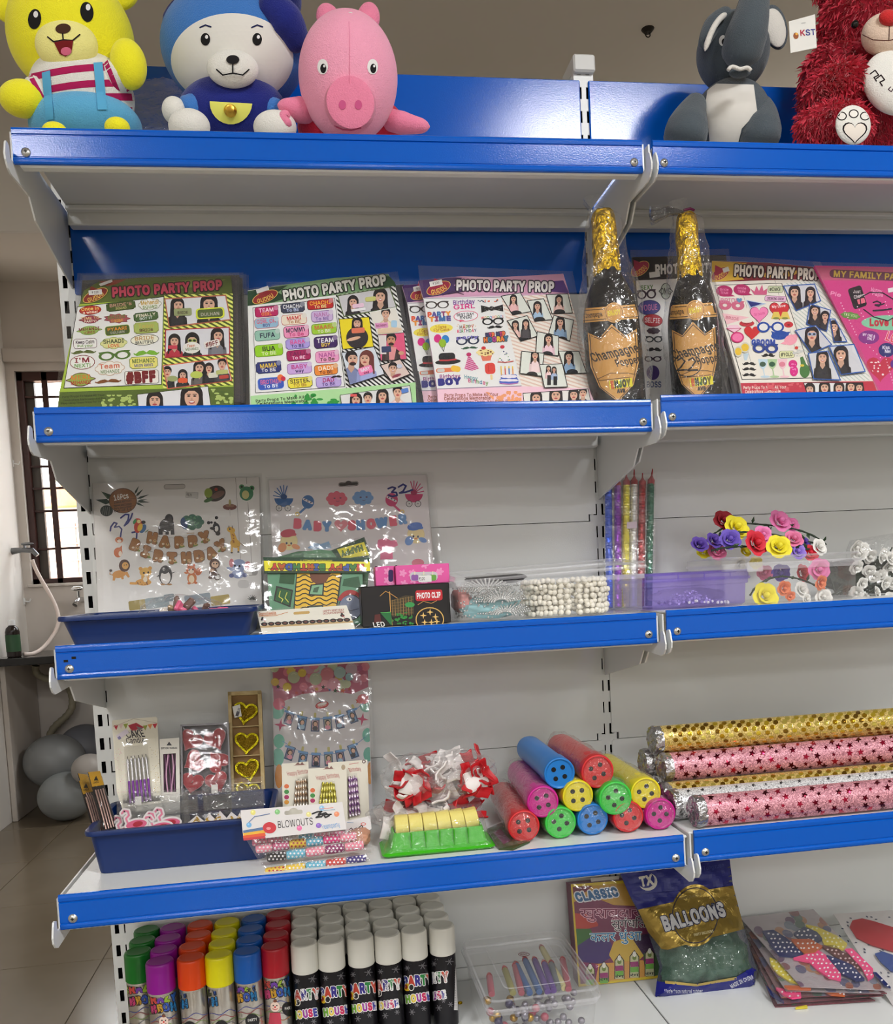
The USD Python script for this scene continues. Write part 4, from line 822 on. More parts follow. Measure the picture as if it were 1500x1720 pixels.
photo(a, [(872, 690), (1140, 640), (1225, 865), (940, 955)], (214, 222, 230), [person(950, 740, 56, cloth=(110, 120, 160), long=False, turn=1.5, beard=True), person(1080, 740, 54, hair=(110, 50, 44), cloth=(150, 160, 206), turn=-2)], (30, 30, 30), 5, [(rrect(1070, 835, 120, 66, 16, -18), (240, 130, 180))]); a.text('BABY', 1068, 826, 26, (230, 230, 240), -18, w=84); a.text('way', 1078, 852, 18, (120, 40, 90), -18, w=50)
photo(a, [(1200, 795), (1360, 745), (1440, 865), (1290, 925)], (222, 200, 190), [person(1300, 820, 42, cloth=(226, 206, 200), long=False, smile=True)], (18, 18, 18), 9, [(ell(1355, 800, 24, 18), (200, 206, 222)), (ell(1330, 880, 40, 12, -20), (150, 60, 80))])
photo(a, [(860, 1045), (1440, 965), (1470, 1180), (880, 1180)], (222, 222, 220), [person(990, 1085, 46), person(1090, 1070, 42, long=False, cloth=(190, 60, 120)), person(1212, 1050, 46, cloth=(220, 180, 150)), person(1340, 1020, 46, cloth=(222, 196, 190), long=False)], (24, 24, 24), 4, [(rrect(970, 1045, 56, 22, 6), (226, 90, 90)), (rrect(1400, 1005, 60, 36, 6, -14), (90, 130, 200))])
pack('green and white prop pack printed TEAM GIRL, MOMMY and BUA, second from the left', pb, oB, (214, 222, 208), a, ((406, 486), (668, 456), (708, 690), (410, 690)), 2)
behind(pb, 2, [(420, 492), (664, 474), (699, 678), (424, 678)], [(14, 4), (22, 8)], ['%s pack edge showing right of the TEAM GIRL pack' % s for s in ('nearer', 'rear')], [(60, 60, 64), (90, 90, 96)])
# ---- pack C, purple, and its twin behind it
def artC(full=True):
    a = CArt(690, 440, 4.84)
    hd = Polygon([(62, 150), (400, 120), (700, 125), (1240, 95), (1288, 255), (800, 262), (102, 292)]); a.add(hd, (216, 160, 190)); a.add(Polygon([(62, 150), (330, 120), (420, 130), (350, 190), (440, 240), (260, 270), (102, 292)]).intersection(hd), (70, 40, 96)); a.add(Polygon([(1000, 165), (1240, 150), (1288, 255), (1130, 240)]).intersection(hd), (90, 56, 130)); a.add(Polygon([(420, 120), (800, 120), (600, 150)]).intersection(hd), (226, 190, 206))
    a.poly([(102, 292), (750, 280), (905, 1010), (215, 1035)], (232, 232, 230)); a.poly([(106, 296), (748, 284), (752, 287), (108, 300)], (130, 110, 140)); a.poly([(215, 1030), (903, 1004), (905, 1010), (215, 1036)], (130, 110, 140))
    rc = Polygon([(735, 282), (1288, 258), (1500, 1060), (905, 1040), (900, 1000)]); a.add(rc, (240, 232, 222)); a.add(stripes(rc, 18, 11, 17), (226, 196, 180))
    a.poly([(215, 1036), (905, 1010), (1492, 1030), (1510, 1200), (225, 1200)], (242, 200, 214)); splats(a, Polygon([(600, 1050), (900, 1050), (900, 1150), (700, 1150)]), (240, 160, 110), 24, 8, 34, 6)
    a.text(L_, 770, 196, 62, (234, 230, 226), 1, w=800, bold=5, edge=(40, 26, 46), ew=9, vs=1.2); brand(a, 226, 212, 98, 44, -22, (160, 26, 60)); sticker(a, 205, 172, 104, 42, -12)
    a.line([(300, 262), (520, 225), (700, 248), (860, 240)], 4, (60, 30, 60)); a.line([(260, 270), (340, 240), (430, 262)], 4, (60, 30, 60))
    a.add(specs(215, 348, 190, 60, -2, .12), (60, 50, 46)); a.text('Birthday', 432, 325, 34, (120, 70, 150), -4, w=180); a.text('GIRL', 436, 362, 36, (220, 60, 140), -4, w=180); splats(a, sbox(545, 310, 720, 330), (60, 70, 90), 7, 5, 9, 8); splats(a, sbox(600, 300, 720, 325), (230, 110, 80), 6, 5, 9, 9)
    a.add(unary_union([Polygon([(570, 352), (650, 372), (650, 388), (575, 412)]), Polygon([(748, 346), (666, 370), (668, 386), (752, 402)]), ell(658, 378, 22, 18)]), (22, 22, 24)); splats(a, sbox(580, 362, 740, 400), (190, 190, 190), 12, 2.5, 4, 10)
    CL = [(226, 90, 60), (90, 80, 150), (60, 110, 170), (150, 60, 110), (236, 150, 60)]
    a.text('PARTY', 232, 424, 34, CL[0], -3, w=190, bold=7, colors=CL); a.text('TIME', 242, 462, 34, CL[0], -3, w=180, bold=7, colors=CL[::-1])
    a.ell(448, 440, 100, 44, (220, 90, 120), -4); a.ell(448, 440, 94, 39, (240, 238, 240), -4); a.text('BEST DAY', 446, 426, 22, (50, 50, 56), -4, w=145, shear=.2); a.text('EVER!', 452, 450, 22, (50, 50, 56), -4, w=100, shear=.2); a.poly([(395, 470), (440, 474), (400, 490)], (220, 90, 120))
    a.text('WOOOHOOO!', 662, 450, 22, CL[0], -4, w=185, colors=[(230, 90, 90), (236, 170, 60), (120, 170, 90), (90, 140, 200)]); a.add(specs(668, 482, 175, 56, -2, .14), (20, 20, 24)); a.add(moustache(684, 528, 125, 30, -4), (18, 18, 22))
    a.ell(248, 540, 94, 36, (238, 220, 80), -4); a.text('I Came', 245, 528, 22, (190, 130, 40), -4, w=90); a.text('For Cake', 250, 552, 22, (190, 130, 40), -4, w=130)
    a.text('HAPPY', 455, 528, 28, (120, 130, 60), -3, w=120, colors=[(90, 90, 90), (200, 90, 70), (120, 150, 60)]); a.text('BIRTHDAY', 456, 560, 24, (90, 80, 110), -3, w=160, colors=[(220, 70, 110), (70, 70, 110), (90, 150, 90)]); splats(a, sbox(365, 505, 545, 525), (226, 160, 70), 9, 3, 6, 12)
    for x, y, c in ((218, 622, (214, 40, 130)), (282, 628, (40, 130, 206)), (258, 660, (150, 190, 30))): a.ell(x, y, 30, 34, c, 10 if x < 250 else -10)
    for x, y in ((225, 656), (258, 692), (280, 664)): a.line([(x, y), (268, 730)], 2.4, (60, 60, 60))
    a.add(specs(462, 640, 190, 66, -3, .16), (40, 50, 76)); a.text('party', 460, 612, 26, (120, 110, 190), -3, w=180); a.add(moustache(478, 698, 135, 26, -4), (40, 84, 60))
    a.text('HIP HIP', 690, 592, 34, CL[0], -6, w=160, bold=7, colors=[(60, 60, 110), (190, 50, 110), (230, 110, 60)], edge=(60, 50, 60), ew=4); a.text('HOORAY', 694, 628, 34, CL[0], -4, w=200, bold=7, colors=[(230, 120, 50), (60, 120, 150), (180, 60, 140), (230, 190, 60)], edge=(50, 50, 60), ew=4)
    a.add(unary_union([ell(302, 812, 104, 22, -4), AF.rotate(rrect(294, 772, 134, 66, 26), -3)]), (26, 24, 26)); a.line([(236, 800), (300, 800), (366, 792)], 13, (190, 56, 64))
    hat = Polygon([(470, 752), (435, 870), (500, 884), (556, 866)]); a.add(hat, (206, 60, 130)); a.add(stripes(hat, 20, 6, 9), (226, 190, 210)); a.ell(472, 752, 20, 16, (190, 40, 100))
    a.poly([(566, 756), (662, 750), (648, 802), (584, 806)], (226, 120, 90)); a.add(cloud(606, 736, 142, 60), (240, 220, 150)); splats(a, sbox(550, 716, 670, 756), (120, 70, 40), 9, 5, 10, 14); a.ell(592, 700, 18, 14, (206, 50, 50))
    hat = Polygon([(752, 700), (706, 812), (770, 822), (834, 810)]); a.add(hat, (236, 236, 234)); splats(a, hat, (40, 60, 110), 16, 4, 8, 15); splats(a, hat, (110, 160, 80), 9, 4, 7, 16); a.ell(745, 690, 18, 14, (206, 50, 70)); a.line([(710, 812), (770, 816), (832, 806)], 8, (206, 100, 90))
    a.add(rrect(300, 878, 190, 34, 15, -4), (226, 120, 80)); a.add(rrect(365, 868, 80, 48, 22, 12), (240, 190, 60)); a.rect(245, 882, 60, 26, (206, 206, 200), -4, 8)
    a.add(unary_union([rrect(645, 866, 84, 90, 26, -5)]), (220, 66, 56)); a.line([(630, 840), (634, 895)], 5, (190, 40, 40)); a.rect(656, 936, 18, 44, (236, 210, 150), -5, 6)
    for x, c in ((736, (230, 180, 80)), (768, (214, 80, 80)), (800, (80, 120, 190)), (830, (230, 150, 60))): a.rect(x, 892, 9, 58, c, -3); a.ell(x-2, 856, 5, 10, (236, 200, 70))
    a.add(unary_union([rrect(798, 940, 130, 50, 12, -2), rrect(798, 968, 156, 44, 16, -2)]), (76, 100, 190)); a.add(unary_union([cloud(798, 930, 140, 30), cloud(798, 962, 160, 22)]), (236, 230, 236)); a.line([(725, 986), (800, 994), (872, 984)], 6, (200, 120, 180))
    a.text('Birthday', 318, 932, 36, (150, 60, 130), -3, w=170); a.text('BOY', 318, 972, 46, (40, 40, 130), -4, w=190, bold=8); a.text('Happy', 492, 940, 30, (90, 150, 160), 8, w=110, shear=.2); a.text('Birthday', 550, 974, 30, (120, 150, 70), 8, w=170, shear=.2, colors=[(206, 80, 130), (120, 160, 90), (90, 140, 170)])
    for p_, per in (([(740, 280), (890, 254), (975, 400), (830, 428)], person(835, 300, 26, cloth=(220, 170, 170))), ([(950, 318), (1078, 302), (1150, 465), (1010, 480)], person(1030, 360, 30, cloth=(150, 180, 206))), ([(1105, 268), (1275, 262), (1310, 412), (1150, 418)], person(1205, 305, 28, cloth=(220, 180, 170))), ([(790, 480), (945, 440), (1030, 600), (895, 640)], person(850, 510, 26, cloth=(220, 180, 170))), ([(1165, 438), (1320, 475), (1290, 640), (1125, 578)], person(1215, 490, 34, cloth=(120, 150, 180))), ([(1030, 570), (1200, 605), (1195, 760), (1020, 735)], person(1120, 625, 32, cloth=(226, 190, 200))), ([(905, 730), (1080, 745), (1060, 925), (890, 902)], person(1010, 760, 30, cloth=(226, 200, 200))), ([(1205, 728), (1365, 730), (1425, 900), (1260, 905)], person(1285, 770, 34, cloth=(120, 150, 180))), ([(1050, 838), (1230, 830), (1270, 1012), (1090, 1018)], person(1120, 865, 18, cloth=(226, 190, 190)))):
        ex = [(ell(Polygon(p_).centroid.x, Polygon(p_).bounds[3]-8, 46, 26), (30, 30, 34))]
        if p_[0][0] == 1050: ex = [(g_, c_) for g_, c_ in person(1165, 875, 18, cloth=(150, 170, 200))]+[(sbox(1110, 920, 1138, 1000), (24, 24, 28)), (sbox(1160, 930, 1190, 1000), (24, 24, 28))]
        if p_[0][0] == 790: ex += person(935, 500, 26, cloth=(60, 56, 60))
        photo(a, p_, (222, 226, 216), [per], (20, 20, 20), 6, ex)
    photo(a, [(915, 1070), (1440, 1035), (1475, 1200), (930, 1200)], (230, 228, 220), [person(1020, 1105, 44), person(1180, 1085, 48, cloth=(226, 190, 190)), person(1325, 1080, 40, cloth=(160, 180, 210)), person(1400, 1066, 36, long=False)], (20, 20, 20), 5)
    a.text('Party Props To Make All Your', 492, 1080, 26, (150, 80, 60), -1, w=440); a.text('Celebrations Memorable', 460, 1108, 26, (150, 80, 60), -1, w=380); a.text('And Fun, Enjoy Them, You Click Pictures', 590, 1136, 26, (150, 80, 60), -1, w=600)
    return a
pc = Plane(at(737, 678, Y=-.24), at(998, 678, Y=-.215), at(830, 470, Y=-.10))
oC = [(703, 471), (775, 464), (846, 466), (946, 460), (956, 493), (976, 580), (1001, 692), (737, 692), (734, 655), (712, 502)]
pack('purple and pink prop pack printed Birthday GIRL and Birthday BOY, third from the left', pc, oC, (216, 176, 200), artC(), ((702, 446), (962, 456), (1006, 690), (728, 690)), 3)
pc2 = pc.move(-.016); a2 = artC()
for k in range(len(a2.it)): a2.it[k] = (AF.translate(AF.scale(a2.it[k][0], .985, .97, origin=(700, 690)), -27, 2), a2.it[k][1], a2.it[k][2])
o2 = [((x-700)*.985+700-27, (y-690)*.97+690+2) for x, y in oC]
pack('second purple prop pack mostly hidden behind the Birthday GIRL pack', pc2, o2, (206, 170, 196), a2, ((678, 484), (930, 474), (974, 690), (700, 690)), 5)
# ---- right bay: black pack, red pack, pink pack
pd = Plane(at(1090, 664, Y=-.125), at(1180, 664, Y=-.125), at(1100, 445, Y=-.05))
a = CArt(960, 320, 2.778)
a.poly([(285, 312), (720, 300), (735, 400), (300, 420)], (24, 22, 24)); a.poly([(300, 420), (735, 400), (828, 1028), (352, 1028)], (226, 224, 222))
brand(a, 320, 365, 46, 26, -36, (170, 30, 70)); a.rect(388, 392, 50, 26, (226, 224, 220), -8); a.text(L_, 590, 362, 40, (230, 226, 220), -2, w=400, bold=5)
a.text('SEXY', 352, 452, 20, (90, 130, 60), -4, w=60); a.add(specs(350, 484, 90, 44, -4), (50, 30, 50)); badge(a, 362, 546, 100, 64, (60, 60, 140), (40, 40, 100), 'VOGUE', (200, 120, 170), None, None, -4, 'e'); badge(a, 378, 606, 90, 54, (190, 30, 50), (120, 20, 30), 'SELFIE', (240, 220, 220), None, None, 4, 'e')
a.add(cloud(382, 655, 60, 30), (60, 40, 60)); a.add(specs(384, 694, 80, 30), (30, 40, 50)); a.add(moustache(386, 742, 70, 24), (40, 40, 40)); a.add(specs(380, 786, 80, 26), (60, 40, 60)); a.ell(380, 850, 30, 34, (80, 60, 130)); a.text('BOSS', 385, 905, 26, (60, 80, 130), 0, w=70)
badge(a, 440, 470, 60, 70, (190, 200, 190), (40, 40, 40), 'OMG', (60, 60, 60), None, None, 0, 'n')
pack('black headed prop pack behind the two gold topped bottles', pd, [(1062, 432), (1219, 428), (1224, 464), (1258, 690), (1085, 690), (1066, 471)], (40, 38, 40), a, ((1058, 420), (1224, 418), (1258, 678), (1078, 678)), 6)
pe = Plane(at(1246, 664, Y=-.235), at(1450, 664, Y=-.235), at(1290, 450, Y=-.10))
a = CArt(1180, 430, 4.6875)
hd = Polygon([(75, 40), (500, 52), (900, 90), (925, 182), (500, 190), (75, 205)]); a.add(hd, (130, 24, 40)); a.add(Polygon([(75, 40), (350, 55), (260, 130), (330, 185), (75, 205)]).intersection(hd), (222, 180, 60)); a.add(Polygon([(420, 140), (800, 110), (700, 160), (500, 170)]).intersection(hd), (214, 170, 60)); a.poly([(60, 205), (930, 180), (1345, 985), (300, 1000)], (232, 226, 214))
rc = Polygon([(640, 215), (920, 185), (1330, 980), (875, 985)]); a.add(rc, (232, 230, 222)); a.add(stripes(rc, 40, 7, 17), (190, 200, 190))
a.poly([(95, 228), (625, 212), (870, 962), (310, 975)], (60, 60, 60)); a.poly([(99, 233), (621, 217), (864, 957), (314, 970)], (232, 226, 214))
for x, y in ((320, 320), (420, 520), (350, 740), (580, 250), (700, 640)): a.line([(x-10, y-60), (x+30, y+90)], 3, (160, 156, 150))
a.poly([(300, 1000), (1345, 985), (1420, 1180), (330, 1180)], (190, 44, 66)); splats(a, Polygon([(400, 1000), (780, 1000), (780, 1090), (420, 1090)]), (214, 90, 100), 16, 8, 26, 20); a.text('Party Props To Make All Your', 490, 1034, 24, (240, 220, 210), -1, w=340); a.text('Celebrations Memorable', 475, 1066, 24, (240, 220, 210), -1, w=280)
a.text(L_, 590, 130, 62, (232, 224, 210), 3, w=680, bold=5, edge=(40, 20, 22), ew=8, vs=1.25); brand(a, 140, 140, 74, 40, -30, (170, 30, 70)); a.rect(185, 108, 50, 36, (226, 224, 220), -20)
for x, y in ((172, 276), (310, 266)): a.ell(x, y, 66, 44, (176, 26, 96), 4); a.poly([(x+40, y+20), (x+85, y+40), (x+20, y+44)], (176, 26, 96)); a.text('Bride', x, y-12, 18, (226, 130, 170), 2, w=70); a.text('TEAM', x, y+14, 18, (226, 130, 170), 2, w=60)
a.poly([(375, 255), (410, 280), (425, 235), (445, 275), (470, 225), (480, 275), (510, 255), (505, 305), (410, 305)], (206, 90, 130)); badge(a, 574, 262, 115, 50, (200, 206, 170), (50, 60, 40), '#OMG!', (50, 60, 40), None, None, 0, 'r', (.55, .4)); badge(a, 575, 336, 165, 40, (226, 180, 210), (80, 30, 60), 'DRINKING CREW', (80, 30, 60), None, None, 2, 'r', (.5, .4))
a.add(specs(228, 388, 205, 76, 2, .3), (206, 100, 130)); a.text('BRIDE', 215, 350, 34, (214, 130, 160), 0, w=150); a.add(heart(290, 348, 22), (90, 140, 180)); a.poly([(342, 345), (505, 375), (375, 412)], (180, 200, 226)); a.poly([(352, 352), (470, 375), (382, 402)], (20, 40, 120))
a.poly([(155, 450), (370, 482), (192, 540)], (240, 190, 196)); a.text('BRIDE', 235, 490, 22, (200, 110, 130), 8, w=110); a.add(heart(446, 455, 74), (140, 50, 90)); a.add(heart(446, 455, 69), (240, 130, 180)); a.text('Groom', 448, 455, 22, (220, 90, 150), -10, w=90); a.add(heart(605, 425, 80), (120, 20, 30)); a.add(heart(605, 425, 75), (206, 40, 50)); a.text('My Love', 600, 395, 20, (240, 220, 220), -6, w=110)
for x in (580, 650): a.add(Polygon([(x-40, 495), (x-20, 440), (x+20, 440), (x+40, 495)]), (226, 200, 90)); a.ell(x, 490, 24, 8, (130, 140, 60))
a.add(unary_union([ell(350, 530, 58, 24)]).difference(ell(350, 516, 40, 10)), (196, 46, 56)); a.line([(308, 524), (350, 536), (392, 520)], 4, (120, 20, 30)); a.ell(678, 540, 36, 24, (200, 40, 50)); a.ell(678, 542, 12, 6, (120, 20, 30)); a.add(heart(390, 600, 62), (206, 36, 40))
for x in (480, 592): a.ell(x, 560, 50, 42, (20, 70, 160)); a.ell(x, 560, 34, 28, (232, 230, 224))
a.line([(520, 556), (552, 556)], 12, (20, 70, 160)); a.add(unary_union([ell(610, 625, 70, 34, -6), Polygon([(540, 590), (600, 610), (560, 650)]), Polygon([(640, 600), (695, 596), (655, 640)])]), (16, 70, 160)); a.add(unary_union([ell(695, 660, 52, 40, -20), Polygon([(650, 670), (612, 690), (660, 700)]), ell(730, 632, 20, 18)]), (240, 160, 176))
a.poly([(190, 570), (210, 545), (280, 542), (305, 568), (252, 604)], (240, 200, 214)); a.line([(190, 570), (305, 568), (252, 604), (190, 570)], 4, (190, 50, 110)); a.ell(275, 640, 52, 42, (206, 30, 110)); a.ell(275, 640, 40, 32, (240, 120, 170))
a.text('GROOM', 482, 680, 40, (40, 70, 160), 0, w=190, bold=6, edge=(220, 220, 226), ew=3); a.add(specs(496, 725, 200, 76, 2, .2), (30, 60, 140)); a.add(moustache(518, 782, 105, 36), (20, 18, 20)); badge(a, 664, 775, 115, 52, (222, 222, 170), (40, 44, 30), '#YOLO', (40, 44, 30), None, None, -2, 'r', (.55, .4))
for x, y, r in ((335, 720, 36), (282, 752, 32)): a.ell(x, y, r, 42, (206, 206, 190)); a.ell(x, y, r-6, 30, (230, 190, 50))
a.poly([(320, 770), (365, 765), (350, 820), (330, 822)], (190, 210, 220))
for y in (848, 890, 936): a.add(moustache(368, y, 108, 34, 1), (18, 16, 18))
for x, c, d in ((478, (190, 214, 226), (60, 90, 70)), (552, (170, 200, 150), (40, 90, 60)), (632, (236, 190, 200), (220, 130, 150))):
    a.add(Polygon([(x-40, 812), (x+36, 812), (x+26, 865), (x+6, 890), (x-10, 890), (x-30, 865)]), c); a.ell(x-4, 852, 24, 20, d); a.line([(x, 885), (x+10, 940)], 8, c); a.ell(x+16, 950, 36, 9, c)
a.add(unary_union([ell(712, 850, 34, 32), ell(720, 905, 32, 42)]), (214, 30, 130)); splats(a, ell(716, 880, 22, 46), (240, 130, 190), 8, 6, 12, 21); a.add(unary_union([ell(805, 905, 40, 54), Polygon([(778, 880), (768, 800), (790, 790), (830, 880)])]), (70, 120, 60)); a.ell(785, 862, 16, 10, (214, 190, 60)); splats(a, sbox(710, 710, 790, 790), (206, 206, 200), 18, 6, 12, 22); a.ell(740, 722, 14, 12, (206, 60, 50))
for p_, per in (([(645, 240), (880, 225), (925, 350), (740, 425)], [person(725, 285, 42), person(850, 290, 36)]), ([(850, 382), (1005, 430), (975, 585), (825, 532)], [person(885, 430, 38, smile=True), person(965, 475, 32)]), ([(1010, 500), (1040, 500), (1130, 670), (1040, 672)], [person(1035, 560, 40, smile=True)]), ([(738, 590), (890, 552), (1010, 695), (860, 760)], [person(862, 620, 50, shades=(150, 180, 220))]), ([(838, 770), (985, 752), (1080, 972), (880, 962)], [person(945, 800, 44, smile=True)]), ([(1005, 715), (1190, 700), (1275, 905), (1095, 928)], [person(1090, 775, 52, smile=True)])):
    photo(a, p_, (206, 206, 210), per, (40, 90, 170), 8)
photo(a, [(800, 1000), (1260, 1000), (1290, 1180), (860, 1180)], (226, 224, 222), [person(845, 1050, 38), person(962, 1036, 40), person(1075, 1040, 38), person(1170, 1030, 38), person(1235, 1036, 34, cloth=(20, 20, 20))], (20, 18, 20), 5)
pack('red and yellow headed prop pack printed GROOM and #YOLO, right of the bottles', pe, [(1196, 438), (1290, 441), (1372, 449), (1378, 470), (1467, 640), (1482, 676), (1249, 676), (1243, 643), (1193, 474)], (210, 204, 196), a, ((1186, 428), (1378, 440), (1486, 674), (1238, 674)), 7)
behind(pe, 3, [(1200, 444), (1368, 446), (1466, 656), (1243, 656)], [(-12, 8), (-20, 14), (-28, 20)], ['%s dark pack edge showing left of the GROOM pack' % s for s in ('nearest', 'middle', 'rearmost')], [(50, 48, 50), (110, 106, 104), (40, 38, 40)])
pf_ = Plane(at(1480, 654, Y=-.225), at(1560, 654, Y=-.225), at(1430, 450, Y=-.115))
a = CArt(1180, 430, 4.6875)
a.poly([(880, 75), (1900, 95), (2300, 1180), (1440, 1180)], (206, 60, 130)); a.poly([(900, 90), (1900, 100), (1950, 200), (940, 190)], (190, 90, 120)); a.add(rrect(1450, 160, 900, 66, 30, 3), (96, 50, 70)); a.text('MY FAMILY PARTY PROP', 1440, 160, 46, (190, 160, 60), 3, w=820, bold=3)
a.add(rrect(1220, 325, 110, 170, 20, -18), (28, 24, 28)); a.text('Just', 1215, 280, 24, (200, 190, 190), 0, w=60); a.text('Cheers', 1235, 315, 26, (220, 210, 210), -14, w=90); a.rect(1250, 355, 60, 40, (226, 110, 130), -16, 6)
a.ell(1480, 525, 230, 60, (130, 196, 160)); a.text('Love Forever', 1530, 522, 52, (190, 40, 60), 0, w=430, bold=5); a.ell(1310, 640, 82, 54, (130, 40, 130)); a.text('MY ONE &', 1310, 625, 20, (240, 220, 240), 10, w=100); a.text('ONLY', 1325, 652, 20, (240, 220, 240), 10, w=60); a.ell(1450, 740, 64, 56, (40, 40, 110)); a.text('Kiss', 1445, 720, 26, (230, 226, 240), 0, w=60); a.text('Me!', 1460, 750, 26, (230, 226, 240), 0, w=50); a.text('LO', 1490, 640, 70, (220, 60, 90), 20, w=90, edge=(240, 200, 210), ew=4)
a.add(AF.rotate(cloud(1165, 470, 150, 56), 8), (96, 140, 60)); a.text('YES YOU', 1165, 466, 20, (190, 220, 160), 10, w=110); a.add(heart(1400, 880, 110), (190, 40, 70)); splats(a, heart(1400, 880, 90), (236, 220, 220), 14, 6, 12, 30); a.ell(1500, 850, 20, 30, (90, 40, 140))
for x0, y0, x1, y1 in ((1090, 370, 1210, 620), (1220, 400, 1280, 500), (1440, 360, 1470, 470), (1290, 690, 1400, 800), (1440, 790, 1500, 1000)):
    for t in np.linspace(0, 1, int(abs(y1-y0)/20)): a.ell(x0+(x1-x0)*t, y0+(y1-y0)*t, 5, 4, (240, 200, 220))
for x, y, s_ in ((1050, 300, 'Pie'), (1370, 270, 'Mummy'), (1380, 300, 'Papa')): a.text(s_, x, y, 30, (236, 150, 190), 12, w=90)
a.add(LineString([(1250, 400), (1240, 330), (1320, 285), (1420, 290), (1520, 350), (1530, 470), (1460, 510), (1350, 480), (1270, 420)]).buffer(4), (24, 22, 40)); a.line([(1345, 430), (1420, 425), (1488, 416)], 12, (26, 24, 44)); a.add(LineString([(1345, 365), (1375, 355), (1405, 370), (1390, 395), (1360, 385), (1400, 385), (1430, 375)]).buffer(5), (26, 24, 44))
a.rect(1500, 265, 80, 34, (226, 224, 222), -10)
pack('bright pink family prop pack marked 16 in black pen, rightmost on the second shelf', pf_, [(1368, 447), (1585, 452), (1666, 676), (1488, 676), (1478, 655)], (206, 60, 130), a, ((1364, 440), (1590, 446), (1670, 674), (1482, 674)), 8)
